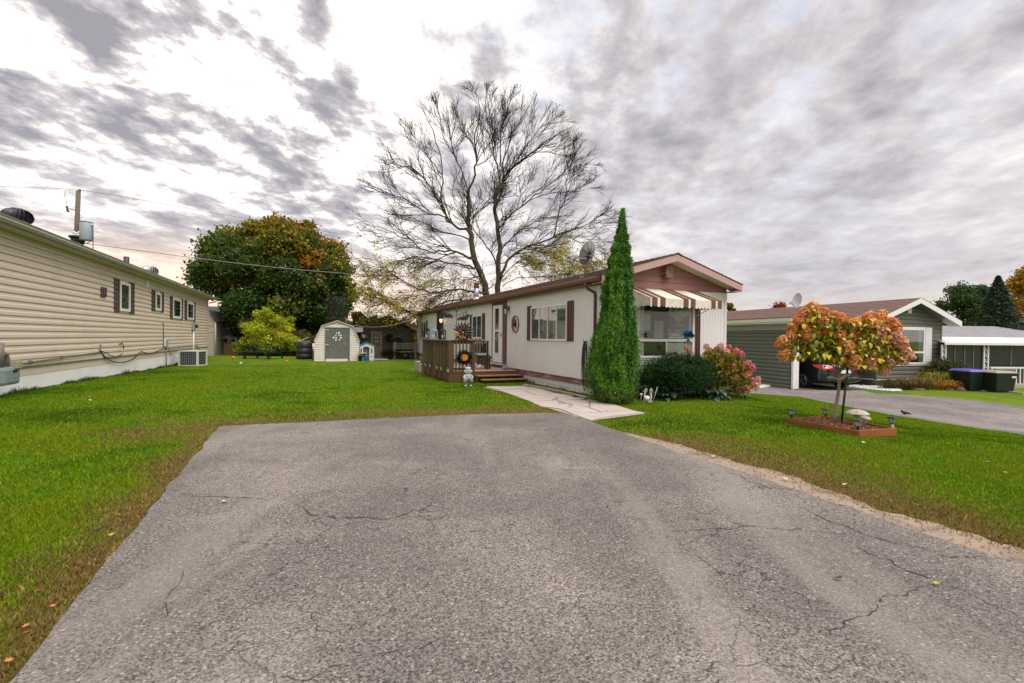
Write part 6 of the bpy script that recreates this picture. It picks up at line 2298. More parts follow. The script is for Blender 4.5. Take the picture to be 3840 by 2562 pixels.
# bench planter
c = bq(2080, 1100)
T = thing("garden_bench", "grey weathered wooden bench with pots against the charcoal wall", "bench", BF.w(c[0], -.9, 0), BF.a)
for s in (-1, 1):
  m_ = MB(); m_.box(s * .62 - .07, s * .62 + .07, -.2, -.1, 0, 1.05); m_.box(s * .62 - .07, s * .62 + .07, .2, .3, 0, .95); m_.build("leg", M['grey_wood'], T)
m_ = MB(); m_.box(-.68, .68, -.25, .32, .42, .47); m_.build("seat", M['grey_wood'], T)
for k in range(3):
  m_ = MB(); m_.box(-.55, .55, .26, .29, .60 + k * .14, .71 + k * .14); m_.build("slat", M['grey_wood'], T)
for (nm, lab, x_, y_, h_) in (("flower_pot", "black flower pot under the grey bench", .0, -.1, .3), ("flower_pot", "black flower pot under the end of the grey bench", .35, -.05, .22)):
  T = thing(nm, lab, "pot", BF.w(c[0] + x_, -.9 + y_ - .1, 0), BF.a, "pots under the bench")
  m_ = MB(); m_.lathe([(.12, 0), (.17, h_), (.15, h_), (.13, h_ - .03)], n=12); m_.build("pot_wall", M['black'], T)
m_ = MB(); fl_ = [gnd(*q3(1490, 1108)), gnd(*q3(1800, 1108)), gnd(*q3(1730, 1068)), gnd(*q3(1500, 1068))]
T = flat_sheet("patio", fl_, .03, M['concrete'])
# burgundy shrub
def bush(name, label, cat, px_, py_, depth, rx, ry, rz, col, n, lsize, aspect=.6, vcol=.3, kind=None, cols2=None, zoff=0.0, group=None, loosen=.35, drop=0.0):
  g = at(px_, py_, depth)
  base = Vector((g.x, g.y, gz(g.x, g.y)))
  T = thing(name, label, cat, base, 0, group)
  nl = 26
  cl = NR.normal(size=(nl, 3))
  cl /= np.linalg.norm(cl, axis=1, keepdims=True)
  cl[:, 2] = np.abs(cl[:, 2]) * 1.1 - .12
  which = NR.randint(0, nl, n)
  p = cl[which] * .66 + NR.normal(size=(n, 3)) * loosen * .62
  q = np.linalg.norm(p, axis=1, keepdims=True)
  dr_ = p / (q + 1e-6)
  bump_ = np.array([noise.noise(Vector((v[0] * 2.6, v[1] * 2.6, v[2] * 2.6 + rx * 9))) + .7 * noise.noise(Vector((v[0] * 8, v[1] * 8, v[2] * 8))) for v in dr_])
  p = p * (1 + .26 * bump_)[:, None]
  p = np.where(q > 1.2, p / q * (1.0 + .1 * NR.rand(n, 1)), p)
  p = p * np.array([rx, ry, rz]) + np.array([0, 0, rz * .82 + zoff])
  p[:, 2] = np.maximum(.02, p[:, 2] - drop * np.hypot(p[:, 0], p[:, 1]))
  c = jitcol(col, n, vcol)
  if cols2 is not None:
    m2 = (which % 3 == 0) | (NR.rand(n) < .15)
    c[m2] = jitcol(cols2, int(m2.sum()), vcol)
  leaf_obj("foliage", p, lsize * (.7 + .6 * NR.rand(n)), c, M['leaf'], T, aspect=aspect, nrm=p / (np.linalg.norm(p, axis=1, keepdims=True) + 1e-6), jit=.8)
  m_ = MB()
  for k in range(7):
    a = k * .9
    m_.tube([(.05 * math.cos(a), .05 * math.sin(a), 0), (rx * .25 * math.cos(a), ry * .25 * math.sin(a), rz * .6), (rx * .6 * math.cos(a), ry * .6 * math.sin(a), rz * (1.1 + .1 * k % 3))], [.03, .02, .008], 5)
  m_.build("stem", M['bark'], T)
  return T


bush("burgundy_shrub", "low burgundy shrub at the foot of the charcoal wall by its door", "shrub", 1130 + 1820 / sc, 1345, 28.6, .6, .4, .33, (.035, .012, .012), 1500, .07)

# ------------------------------------------------------------------ composters, bins and stuff beside the shed
g = gnd(1130 + 65 / sc, 1150 + 1075 / sc)
T = thing("black_composter", "ribbed black plastic composter between the yellow bush and the shed", "composter", g)
m_ = MB(); m_.lathe([(.45, 0), (.46, .28), (.43, .30), (.45, .32), (.45, .60), (.42, .62), (.43, .64), (.42, .94), (.36, 1.0), (.05, 1.04)], n=18); m_.build("drum", M['black'], T)
m_ = MB(); m_.box(-.5, .32, -.15, -.02, 1.03, 1.06); m_.bar((-.3, 0, 1.04), (.25, -.05, 1.28), .05); m_.build("loose_board", M['concrete'], T)
g = gnd(1130 + 205 / sc, 1150 + 1065 / sc)
T = thing("white_drum", "upturned white plastic drum leaning at the shed side", "drum", g)
m_ = MB(); m_.tube([(-.10, 0, .05), (.03, 0, .90)], [.21, .17], 14); m_.build("drum_wall", M['white'], T)
m_ = MB(); m_.lathe([(.42, 0), (.40, .07), (.2, .09)], -.12, 0, 0, 14); m_.build("lid", M['grey_plastic'], T)
g = gnd(1130 + 235 / sc, 1150 + 1060 / sc)
T = thing("leaning_panel", "weathered grey panel leaning against the shed wall behind the white drum", "panel", g + Vector((0, .9, 0)))
m_ = MB(); m_.hexa([(-.25, 0, 0), (.05, 0, 0), (.10, .05, 0), (-.22, .05, 0), (-.20, .0, 1.5), (.28, .0, 1.55), (.28, .05, 1.55), (-.20, .05, 1.5)]); m_.build("sheet", M['grey_wood'], T)
m_ = MB(); m_.bar((0, -.04, 0), (.34, -.04, 2.1), .04); m_.build("batten", M['concrete'], T)

# picnic table
g0 = gnd(760 + 980 / 5.875, 1160 + 1090 / 5.875)
g1 = gnd(760 + 1560 / 5.875, 1160 + 1098 / 5.875)
T = thing("picnic_table", "dark green picnic table on the lawn before the yellow-green bush", "picnic table", (g0 + g1) / 2, math.atan2(g1.y - g0.y, g1.x - g0.x))
ln = (g1 - g0).length / 2 + .22
for k in range(4):
  m_ = MB(); m_.box(-ln, ln, -.28 + k * .145 + .2, -.15 + k * .145 + .2, .69, .73); m_.build("top_plank", M['dark_green'], T)
for yy in (-.48, .80):
  m_ = MB(); m_.box(-ln, ln, yy, yy + .24, .40, .44); m_.build("bench_seat", M['dark_green'], T)
for s in (-1, 1):
  xx = s * (ln - .25)
  for (a, b_) in (((xx, -.42, 0), (xx, .06, .69)), ((xx, 1.0, 0), (xx, .44, .69)), ((xx - .1 * s, -.36, 0), (xx - .1 * s, -.36, .40))):
    m_ = MB(); m_.bar(a, b_, .09, .05); m_.build("leg", M['dark_green'], T)
  m_ = MB(); m_.box(xx - .02, xx + .02, -.46, 1.02, .33, .40); m_.build("crossbeam", M['dark_green'], T)

# balls
for (lab, qx, qy, mt, d_) in (("orange ball on the lawn near the air conditioner", 675, 1082, 'orange', .09), ("small orange ball on the lawn in front of the picnic table end", 1857, 1158, 'orange', .065)):
  g = gnd(760 + qx / 5.875, 1160 + (qy + 20) / 5.875)
  T = thing("toy_ball", lab, "ball", g, 0, "toy balls on the lawn")
  m_ = MB(); m_.ball((0, 0, d_ * .9), d_); m_.build("ball_skin", M[mt], T)
  m_ = MB(); m_.tube([(0, d_ * 1.0 * math.cos(a), d_ * .9 + d_ * 1.0 * math.sin(a)) for a in np.linspace(0, 2 * math.pi, 20)], d_ * .03, 4, cap=False); m_.build("seam", M['red'], T)
g = gnd(760 + 840 / 5.875, 1160 + 1205 / 5.875)
T = thing("white_ball", "small white deflated ball on the lawn between the two orange balls", "ball", g)
m_ = MB(); m_.ball((0, 0, .04), .06, 12, 8, rz=.045); m_.build("ball_skin", M['white'], T)
m_ = MB(); m_.ball((.02, -.07, .09), .02, 6, 4); m_.build("valve", M['galv'], T)

# ------------------------------------------------------------------ buildings beyond the tan house
b0 = at(800, 1330, 31)
T = thing("beige_outbuilding", "beige panelled lean-to building beyond the end of the tan house", "outbuilding", (b0.x, 31, 0), R(20))
def w5(x, y, d=31):
  p = at(760 + x / 5.875, 1160 + y / 5.875, d)
  return (Matrix.Rotation(-R(20), 4, 'Z') @ (p - Vector((b0.x, 31, 0))))
a, b_, c = w5(120, 1000), w5(265, 1000), w5(180, 45)
e = w5(265, 270)
m_ = MB(); m_.prism([(a.x - 1.5, 0), (b_.x, 0), (b_.x, e.z), (c.x, c.z), (a.x - 1.5, c.z)], 0, 3.5, 1); m_.build("wall", pmat('beige_panels', (.42, .36, .30), .6, .06, 2), T)
m_ = MB(); m_.hexa([(c.x - .05, -.2, c.z), (b_.x + .12, -.2, e.z - .05), (b_.x + .12, 3.6, e.z - .05), (c.x - .05, 3.6, c.z), (c.x - .05, -.2, c.z + .08), (b_.x + .12, -.2, e.z + .03), (b_.x + .12, 3.6, e.z + .03), (c.x - .05, 3.6, c.z + .08)]); m_.build("roof", M['shed_roof'], T)
for qy in (348, 487):
  zz = w5(200, qy).z
  m_ = MB(); m_.box(a.x - 1.4, b_.x + .03, -.03, -.001, zz - .03, zz + .03); m_.build("batten", M['soffit'], T)
m_ = MB(); m_.tube([(b_.x + .05, -.1, e.z - .05), (b_.x + .06, -.1, .05)], .045, 6); m_.build("downspout", M['soffit'], T)

b0 = at(830, 1330, 40)
T = thing("brown_house", "yellow-brown house with a grey roof and dark windows in the shade of the maple", "house", (b0.x, 40, 0), R(22))
def w6(x, y): return Matrix.Rotation(-R(22), 4, 'Z') @ (at(760 + x / 5.875, 1160 + y / 5.875, 40) - Vector((b0.x, 40, 0)))
a = w6(285, 300); c = w6(640, 345)
m_ = MB(); m_.box(a.x - 1, a.x + 7.5, 0, 5, 0, 3.0); m_.build("wall", M['brownhouse'], T)
m_ = MB(); m_.hexa([(a.x - 1.3, -.4, 2.95), (a.x + 7.8, -.4, 2.95), (a.x + 7.8, 2.5, 3.7), (a.x - 1.3, 2.5, 3.7), (a.x - 1.3, -.4, 3.12), (a.x + 7.8, -.4, 3.12), (a.x + 7.8, 2.5, 3.85), (a.x - 1.3, 2.5, 3.85)]); m_.build("roof", M['shed_roof'], T)
for (x_, w_) in ((1.0, .9), (3.2, 1.2), (5.6, 1.0)):
  m_ = MB(); m_.box(a.x + x_, a.x + x_ + w_, -.03, 0, 1.1, 2.3); f = m_.build("window", M['grey_wood'], T)
  m_ = MB(); m_.box(a.x + x_ + .08, a.x + x_ + w_ - .08, -.035, -.031, 1.18, 2.22); m_.build("pane", M['porch_dark'], f)
for k in range(16):
  m_ = MB(); m_.prism([(-.0, .1 + k * .18), (-.02, .1 + k * .18), (-.004, .275 + k * .18), (0, .275 + k * .18)], a.x - 1, a.x + 7.5, 0); m_.build("siding_course", M['brownhouse'], T)

# gazebo canopy
gc = at(760 + 700 / 5.875, 1330, 34)
T = thing("gazebo", "taupe pyramid-roofed gazebo with dark netting behind the picnic lawn", "gazebo", (gc.x, 34, 0), R(15))
rg = (1010 - 330) / 2 / 5.875 / FOC * 34 + .1
ze, zp = at(1, 1160 + 555 / 5.875, 34).z, at(1, 1160 + 440 / 5.875, 34).z
m_ = MB(); m_.add([(-rg, -rg, ze), (rg, -rg, ze), (rg, rg, ze), (-rg, rg, ze), (0, 0, zp), (-rg, -rg, ze - .12), (rg, -rg, ze - .12), (rg, rg, ze - .12), (-rg, rg, ze - .12)],
   [(0, 1, 4), (1, 2, 4), (2, 3, 4), (3, 0, 4), (5, 6, 1, 0), (6, 7, 2, 1), (7, 8, 3, 2), (8, 5, 0, 3)]); m_.build("canopy", M['canopy'], T)
m_ = MB(); m_.ball((0, 0, zp + .04), .07, 8, 6); m_.tube([(0, 0, zp + .01), (-rg * .04, -rg, ze + .01)], .03, 4); m_.build("finial", M['concrete'], T)
for sx_ in (-1, 1):
  for sy_ in (-1, 1):
    m_ = MB(); m_.box(sx_ * rg * .92 - .05, sx_ * rg * .92 + .05, sy_ * rg * .92 - .05, sy_ * rg * .92 + .05, 0, ze - .1); m_.build("post", M['black'], T)
m_ = MB(); m_.box(-rg * .3, rg * .85, rg * .5, rg * .55, .3, ze - .2); m_.build("netting", M['dark_room'], T)
m_ = MB(); m_.box(-rg * .3, rg * .95, -rg * .95, -rg * .90, 0, .75); m_.build("low_wall", M['yellow_wood'], T)
# deck rail next to it
gr = at(760 + 470 / 5.875, 1330, 33)
T = thing("deck_railing", "grey wooden deck railing beside the gazebo", "railing", (gr.x, 33, 0), R(15))
for zz in (.75, 1.75):
  m_ = MB(); m_.box(-.85, .8, 0, .05, zz, zz + .09); m_.build("rail", M['grey_wood'], T)
for k in range(10):
  m_ = MB(); m_.box(-.8 + k * .16, -.74 + k * .16, .01, .04, .84, 1.75); m_.build("picket", M['grey_wood'], T)
for xx in (-.85, -.05, .75):
  m_ = MB(); m_.box(xx, xx + .10, -.02, .08, 0, 1.85); m_.build("post", M['grey_wood'], T)
# folded umbrella
gu = gnd(760 + 738 / 5.875, 1160 + 1000 / 5.875)
T = thing("folded_umbrella", "closed faded blue garden umbrella standing before the gazebo", "umbrella", gu)
zu = at(1, 1160 + 560 / 5.875, gu.y).z
m_ = MB(); m_.tube([(0, 0, 0), (0, 0, zu)], .03, 6); m_.lathe([(.2, 0), (.18, .06), (.05, .1)], n=12); m_.build("pole", M['galv'], T)
m_ = MB(); m_.lathe([(.04, zu), (.10, zu * .8), (.14, zu * .45), (.11, zu * .25), (.06, zu * .24)], n=10, smooth=False); m_.build("canopy", M['blue_cloth'], T)
m_ = MB(); m_.lathe([(.145, zu * .48), (.145, zu * .45)], n=10); m_.build("strap", M['white'], T)

# pale trailer roof seen between bushes
g = at(760 + 1950 / 5.875, 1300, 37)
T = thing("white_trailer", "white trailer with a sloping roof edge half hidden by the bushes", "trailer", (g.x, 37, 0), R(20))
m_ = MB(); m_.prism([(-1.6, .5), (1.25, .5), (1.25, 2.05), (-1.6, 2.75)], 0, 2.2, 1); m_.build("body", pmat('trailer_skin', (.50, .44, .42), .5), T)
m_ = MB(); m_.hexa([(-1.7, -.1, 2.76), (1.35, -.1, 2.04), (1.35, 2.3, 2.04), (-1.7, 2.3, 2.76), (-1.7, -.1, 2.84), (1.35, -.1, 2.12), (1.35, 2.3, 2.12), (-1.7, 2.3, 2.84)]); m_.build("roof", M['white'], T)
m_ = MB(); m_.tube([(-.5, .1, .32), (-.5, .3, .32)], .32, 14); m_.build("wheel", M['tyre'], T)
# ================================================================== GREY-GREEN HOUSE ON THE RIGHT
RD = 18.6     # scale depth of the carport opening
gb = gnd(3284, 1452)
RF = Frame(gb.x, gb.y, 15.0, gb.z)
PR = lambda a, o, z: (a, -o, z)
T = in_frame(RF, "green_house", "grey-green vinyl house with reddish roof, white fascia and a carport", "house")
z6 = 2.413
def q6(x, y): return (3300 + x / z6, 950 + y / z6)
z5 = 2.24
def q5(x, y): return (2660 + x / z5, 1000 + y / z5)
RW = RF.F(*q6(547, 900))[0]
zs0 = RF.F(*q6(200, 1138))[1]           # foot of siding
zs1 = RF.F(*q6(545, 610))[1]            # top of side wall
zr_ = RF.F(*q6(350, 400), -.35)[1]      # ridge
OVR = .45
RL = 17.0
slr = (zr_ - .0 - (zs1 + .10)) / (RW / 2 + OVR * .6)
m_ = MB(); m_.box(0, RW, .0, RL, zs0, zs1); m_.build("wall", M['green'], T)
m_ = MB(); m_.box(.03, RW - .03, .03, RL, -.3, zs0 - .03); m_.build("foundation", M['green_dark'], T)
m_ = MB(); m_.box(-.03, RW + .03, -.035, .0, zs0 - .03, zs0 + .01); m_.box(-.03, .0, -.035, 4, zs0 - .03, zs0 + .01); m_.build("base_trim", M['white'], T)
nb = 14
hb = (zs1 - zs0) / nb


def log_course(P, a0, a1, z, h, parent, mat='green', a0b=None, a1b=None):
  """half-round 'log' course with a dark lip, as the photograph's siding reads"""
  a0b = a0 if a0b is None else a0b
  a1b = a1 if a1b is None else a1b
  pr = [(.004, .0), (.026, .06), (.034, .3), (.030, .6), (.012, .88), (.002, .97)]
  vs, fs = [], []
  for (o, t_) in pr:
    vs += [P(a0 + (a0b - a0) * t_, o, z + h * t_), P(a1 + (a1b - a1) * t_, o, z + h * t_)]
  for i in range(len(pr) - 1):
    fs.append((2 * i, 2 * i + 1, 2 * i + 3, 2 * i + 2))
  m_ = MB(); m_.add(vs, fs, False)
  return m_.build("siding_course", M[mat], parent)


PRL = lambda a, o, z: (-o, a, z)
def gspan(z):
  if z <= zs1: return 0.0
  return min(RW / 2 - .03, (z - zs1) / slr)
k = 0
z = zs0
while z < zr_ - .30:
  s0, s1 = gspan(z), gspan(z + hb)
  log_course(PR, .0 + s0, RW - s0, z, hb, T, 'green', s1, RW - s1)
  if z < zs1 - .01: log_course(PRL, 0, 6.0, z, hb, T)
  z += hb
m_ = MB(); m_.box(RW - .05, RW + .035, -.037, .05, zs0, zs1); m_.build("corner_post", M['green'], T)
m_ = MB(); m_.box(-.035, .05, -.037, .05, zs0, zs1); m_.build("corner_post", M['green'], T)
m_ = MB(); m_.prism([(0, zs1), (RW, zs1), (RW / 2, zs1 + slr * RW / 2)], .0, .1, 1); m_.build("gable_wall", M['green'], T)
# roof (house + carport share the long slope towards the camera's left)
YF_, CWX = -.42, None
carx = RF.i @ gnd(2975, 1460)
CY = carx.y             # plane of the carport opening
CX = carx.x             # outer post
EVX = -.55              # house eave x
zev = zs1 + .10 - EVX * 0
# main roof slabs
xr = RW / 2
zE = zr_ - slr * (xr - EVX)
rf = MB()
for (xa, za) in ((EVX, zE), (RW - EVX, zE)):
  rf.hexa([(xa, YF_, za - .05), (xr, YF_, zr_ - .05), (xr, RL + .3, zr_ - .05), (xa, RL + .3, za - .05), (xa, YF_, za - .02), (xr, YF_, zr_ - .02), (xr, RL + .3, zr_ - .02), (xa, RL + .3, za - .02)])
rf.build("roof", M['spinner'], T)
sh = MB()
nc = 13
for s in (0, 1):
  for k in range(nc):
    u0, u1 = k / nc, min(1.0, (k + 1.2) / nc)
    y = YF_ - .02
    while y < RL + .3:
      y1 = min(RL + .3, y + random.uniform(.7, 1.3))
      up = random.uniform(0, .006)
      def pt(u, yy, h_):
        x = EVX - .02 + (xr - EVX + .02) * u
        zz = zE - .02 + (zr_ - zE) * (x - EVX) / (xr - EVX) + h_
        return ((x if s == 0 else RW - x), yy, zz)
      sh.hexa([pt(u0, y, .004), pt(u0, y1, .004), pt(u1, y1, .0), pt(u1, y, .0), pt(u0, y, .022 + up), pt(u0, y1, .022 + up), pt(u1, y1, .008), pt(u1, y, .008)])
      y = y1
sh.build("shingles", M['shingle_red'], T, kind='stuff')
for s in (0, 1):
  X = (lambda x: x) if s == 0 else (lambda x: RW - x)
  m_ = MB(); m_.hexa([(X(EVX), YF_ - .02, zE - .24), (X(xr), YF_ - .02, zr_ - .24), (X(xr), YF_ + .01, zr_ - .24), (X(EVX), YF_ + .01, zE - .24), (X(EVX), YF_ - .02, zE - .03), (X(xr), YF_ - .02, zr_ - .03), (X(xr), YF_ + .01, zr_ - .03), (X(EVX), YF_ + .01, zE - .03)])
  m_.build("rake_fascia", M['white'], T)
  m_ = MB(); m_.hexa([(X(EVX), YF_ + .012, zE - .23), (X(xr), YF_ + .012, zr_ - .23), (X(xr), .0, zr_ - .23), (X(EVX), .0, zE - .23), (X(EVX), YF_ + .012, zE - .21), (X(xr), YF_ + .012, zr_ - .21), (X(xr), .0, zr_ - .21), (X(EVX), .0, zE - .21)])
  m_.build("soffit", M['green'], T)
m_ = MB(); m_.box(EVX - .03, EVX, YF_, RL, zE - .22, zE - .03); m_.build("eave_fascia", M['white'], T)
m_ = MB(); m_.prism([(EVX - .035, zE - .05), (EVX - .035, zE - .17), (EVX - .11, zE - .17), (EVX - .14, zE - .05), (EVX - .13, zE - .05), (EVX - .105, zE - .16), (EVX - .045, zE - .16), (EVX - .045, zE - .05)], YF_, RL, 1); m_.build("gutter", M['white'], T)
# gable louvre
g0, g1 = RF.F(*q6(240, 542)), RF.F(*q6(275, 480))
m_ = MB(); m_.box(g0[0], g1[0], -.06, -.035, g0[1], g1[1])
for k in range(6):
  zz = g0[1] + (g1[1] - g0[1]) * (k + .5) / 6
  m_.box(g0[0] + .02, g1[0] - .02, -.072, -.06, zz - .012, zz + .018)
m_.build("gable_vent", M['white'], T)
# window with white casing and one wide shutter
a0 = RF.F(3330, 1300)[0]; a1 = RF.F(*q6(385, 900))[0]
zt, zb = RF.F(*q6(385, 685))[1], RF.F(*q6(385, 1000))[1]
W2 = window(T, PR, a0, a1, zb, zt, (), .06, rail=.33, out=.085, curt=((.86, 1.0), (0, .06)), casing=.07, base=.038)
m_ = MB(); sa, sb_ = RF.F(*q6(405, 900))[0], RF.F(*q6(452, 900))[0]
m_.box(a1 + .075, sb_, -.07, -.036, zb - .07, zt + .06)
m_.build("shutter", M['white'], T)
sa, sb_ = a1 + .09, sb_ - .015
for k in range(22):
  zz = zb - .03 + (zt - zb + .06) * k / 22
  m_ = MB(); m_.box(sa, sb_, -.078, -.0705, zz, zz + .02); m_.build("shutter_slat", M['white'], T)

# ---------------- carport: outer wall, post, beam, dark interior
CR = T
zc1 = RF.hit(*q5(400, 535), 0, CX)[2]
CE = 13.0
m_ = MB(); m_.box(CX - .0, CX + .12, CY + .05, CE, -.05, zc1); m_.build("carport_wall", M['green'], CR)
nb2 = 15
h2 = (zc1 + .02) / nb2
for k in range(nb2):
  log_course(lambda a, o, z: (CX - o, a, z), CY + .12, CE, -.0 + k * h2, h2, CR)
m_ = MB(); m_.box(CX - .05, CX + .22, CY - .03, CY + .06, -.02, zc1); m_.build("carport_post", M['white'], CR)
# pale band and eave along the carport
ze1 = RF.hit(*q5(400, 487), 0, CX)[2]
ze0 = RF.hit(*q5(400, 430), 0, CX - .3)[2]
m_ = MB(); m_.box(CX - .03, CX + .05, CY - .05, CE, zc1, ze1); m_.build("frieze_board", pmat('greige_board', (.36, .33, .30), .6), CR)
m_ = MB(); m_.box(CX - .35, CX + .05, CY - .3, CE, ze1, ze1 + .03); m_.box(CX - .36, CX - .33, CY - .3, CE, ze1 + .03, ze1 + .22); m_.build("eave_fascia", M['white'], CR)
m_ = MB(); m_.prism([(CX - .365, ze1 + .19), (CX - .365, ze1 + .07), (CX - .44, ze1 + .07), (CX - .47, ze1 + .19), (CX - .46, ze1 + .19), (CX - .43, ze1 + .08), (CX - .375, ze1 + .08), (CX - .375, ze1 + .19)], CY - .3, CE, 1); m_.build("gutter", M['white'], CR)
zt_c = ze1 + .24
m_ = MB(); m_.hexa([(CX - .38, CY - .35, zt_c - .04), (EVX + .3, CY - .35, zE + .05), (EVX + .3, CE, zE + .05), (CX - .38, CE, zt_c - .04), (CX - .38, CY - .35, zt_c), (EVX + .3, CY - .35, zE + .10), (EVX + .3, CE, zE + .10), (CX - .38, CE, zt_c)])
m_.build("carport_roof", M['shingle_red'], CR)
m_ = MB(); m_.box(CX + .22, -.0, CY - .02, CY + .10, zc1 - .05, zE + .0); m_.box(CX - .38, -.05, CY - .37, CY - .34, zt_c - .16, zt_c - .04); m_.build("beam", M['white'], CR)
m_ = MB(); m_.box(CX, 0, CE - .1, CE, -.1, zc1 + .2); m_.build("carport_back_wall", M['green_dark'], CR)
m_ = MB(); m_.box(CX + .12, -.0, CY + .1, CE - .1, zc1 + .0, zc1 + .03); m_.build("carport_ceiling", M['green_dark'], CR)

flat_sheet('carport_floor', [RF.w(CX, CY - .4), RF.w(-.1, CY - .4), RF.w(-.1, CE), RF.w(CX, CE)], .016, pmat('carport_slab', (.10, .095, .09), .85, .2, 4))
# dish on the green house
dpt = at(*q5(735, 285), RF.w(EVX + .4, CY + 3).y)
T = thing("white_satellite_dish", "pale oval satellite dish on the reddish roof of the grey-green house", "satellite dish", dpt)
axis = Vector((-.80, -.45, .25)).normalized()
u_ = axis.cross(Vector((0, 0, 1))).normalized(); v_ = u_.cross(axis).normalized()
dh = 66 / z5 / FOC * dpt.y
vs = []
for (rr, dd) in rings:
  for k in range(nn):
    a = 2 * math.pi * k / nn
    vs.append(u_ * (dh * .62 * max(rr, .001) * math.cos(a)) + v_ * (dh * max(rr, .001) * math.sin(a)) - axis * dd * .9)
m_ = MB(); m_.add(vs, fs if False else [(q * nn + k, q * nn + (k + 1) % nn, (q + 1) * nn + (k + 1) % nn, (q + 1) * nn + k) for q in range(len(rings) - 1) for k in range(nn)], True); m_.build("reflector", pmat('pale_dish', (.50, .50, .50), .4), T)
m_ = MB(); m_.bar(-v_ * dh, -v_ * dh + axis * .45 + v_ * .16, .03); m_.box(axis.x * .5 - .05, axis.x * .5 + .05, axis.y * .5 - .03, axis.y * .5 + .03, axis.z * .5 - dh * .9, axis.z * .5 - dh * .9 + .1); m_.build("feed_arm", M['galv'], T)
m_ = MB(); m_.tube([-axis * .1, -axis * .15 - v_ * dh * 1.0, Vector((.1, .05, -dh * 1.55))], .03, 6); m_.build("mast", M['galv'], T)

# ---------------- car in the carport, nose away
w0 = gnd(3026, 1456)
wl = RF.i @ w0
cyc = wl.y
T = thing("parked_car", "dark sedan with a lit red tail lamp cluster parked nose-in under the carport", "car", RF.w(wl.x + .78, wl.y - .0, 0), RF.a + R(-8))
# local: +y towards the nose, rear wheel axle at y = 0
ST_ = [  # y, half width low, belt half width, z sill, z belt, z top, half width top
  (-1.02, .70, .66, .42, .82, .86, .60), (-.98, .82, .80, .30, .93, .99, .70), (-.75, .87, .85, .24, .98, 1.06, .74), (-.30, .89, .87, .22, .97, 1.12, .72),
  (.15, .90, .88, .20, .96, 1.30, .62), (.65, .90, .88, .20, .95, 1.41, .57), (1.3, .90, .88, .20, .93, 1.43, .57), (1.9, .90, .88, .20, .92, 1.35, .58), (2.5, .90, .87, .20, .92, 1.05, .66),
  (3.0, .88, .84, .22, .86, .94, .66), (3.4, .82, .78, .26, .74, .82, .60), (3.58, .66, .62, .34, .62, .66, .50)]
vs, fs = [], []
for (y, hl, hb_, zl_, zb_, zt_, ht) in ST_:
  ring = [(-hl * .92, zl_), (-hl, zl_ + .12), (-hl * 1.01, (zl_ + zb_) / 2), (-hb_, zb_), (-(hb_ * .5 + ht * .5), (zb_ + zt_) / 2 + .02), (-ht, zt_ - .02), (0, zt_ + .03)]
  ring = ring + [(-a, z) for a, z in ring[::-1][1:]]
  vs += [(x, y, z) for x, z in ring]
n_ = 13
for i in range(len(ST_) - 1):
  for k in range(n_ - 1):
    fs.append((i * n_ + k, i * n_ + k + 1, (i + 1) * n_ + k + 1, (i + 1) * n_ + k))
  fs.append((i * n_ + n_ - 1, i * n_, (i + 1) * n_, (i + 1) * n_ + n_ - 1))
fs += [tuple(range(n_)), tuple(range((len(ST_) - 1) * n_, len(ST_) * n_))[::-1]]
m_ = MB(); m_.add(vs, fs, True)
o = m_.build("body", M['carpaint'], T)
sbd = o.modifiers.new("smooth", 'SUBSURF'); sbd.levels = 2; sbd.render_levels = 2
for (x, y) in ((-.80, 0), (.80, 0), (-.80, 2.7), (.80, 2.7)):
  s = -1 if x < 0 else 1
  m_ = MB(); m_.tube([(x - s * .10, y, .31), (x + s * .08, y, .31), (x + s * .11, y, .31)], [.315, .315, .29], 28); wh = m_.build("wheel", M['tyre'], T)
  m_ = MB(); m_.tube([(x + s * .112, y + .225 * math.cos(a), .31 + .225 * math.sin(a)) for a in np.linspace(0, 2 * math.pi, 29)], .014, 6, cap=False)
  for k in range(5):
    a = 2 * math.pi * k / 5 + .3
    for da in (-.16, .16):
      m_.bar((x + s * .125, y + .03 * math.cos(a), .31 + .03 * math.sin(a)), (x + s * .112, y + .215 * math.cos(a + da), .31 + .215 * math.sin(a + da)), .022, .03, up=(1, 0, 0))
  m_.tube([(x + s * .10, y, .31), (x + s * .135, y, .31)], .05, 12)
  m_.build("rim", M['alloy'], wh)
  m_ = MB(); m_.tube([(x + s * .02, y + .36 * math.cos(a), .31 + .36 * math.sin(a)) for a in np.linspace(-.3, math.pi + .3, 16)], .04, 6); m_.build("wheel_arch", M['black'], T)
for s in (-1, 1):
  m_ = MB()
  pts = [(s * .40, -1.03, .80), (s * .80, -.99, .78), (s * .905, -.60, .90), (s * .90, -.50, .985), (s * .80, -.90, .985), (s * .40, -1.05, .90)]
  off = Vector((s * .0, -.012, .0))
  vv = [Vector(p) + off for p in pts] + [Vector(p) * .97 + Vector((0, .02, .02)) for p in pts]
  f_ = [(0, 1, 2, 3, 4, 5), (11, 10, 9, 8, 7, 6)] + [(i, (i + 1) % 6, 6 + (i + 1) % 6, 6 + i) for i in range(6)]
  m_.add(vv, f_)
  tl = m_.build("tail_lamp", M['taillight'], T)
  m_ = MB(); m_.ball((s * .72, -1.03, .86), .07, 10, 6, rz=.045, ry=.02); m_.build("reversing_lens", M['lens_white'], tl)
m_ = MB(); m_.box(-.26, .26, -1.075, -1.06, .66, .78); m_.build("number_plate", M['white'], T)
m_ = MB(); m_.box(-.38, .38, -1.075, -1.055, .80, .83); m_.build("chrome_strip", M['alloy'], T)
m_ = MB(); m_.box(-.74, .74, -1.06, -.98, .36, .50); m_.build("rear_bumper", M['carpaint'], T, bevel=.03)
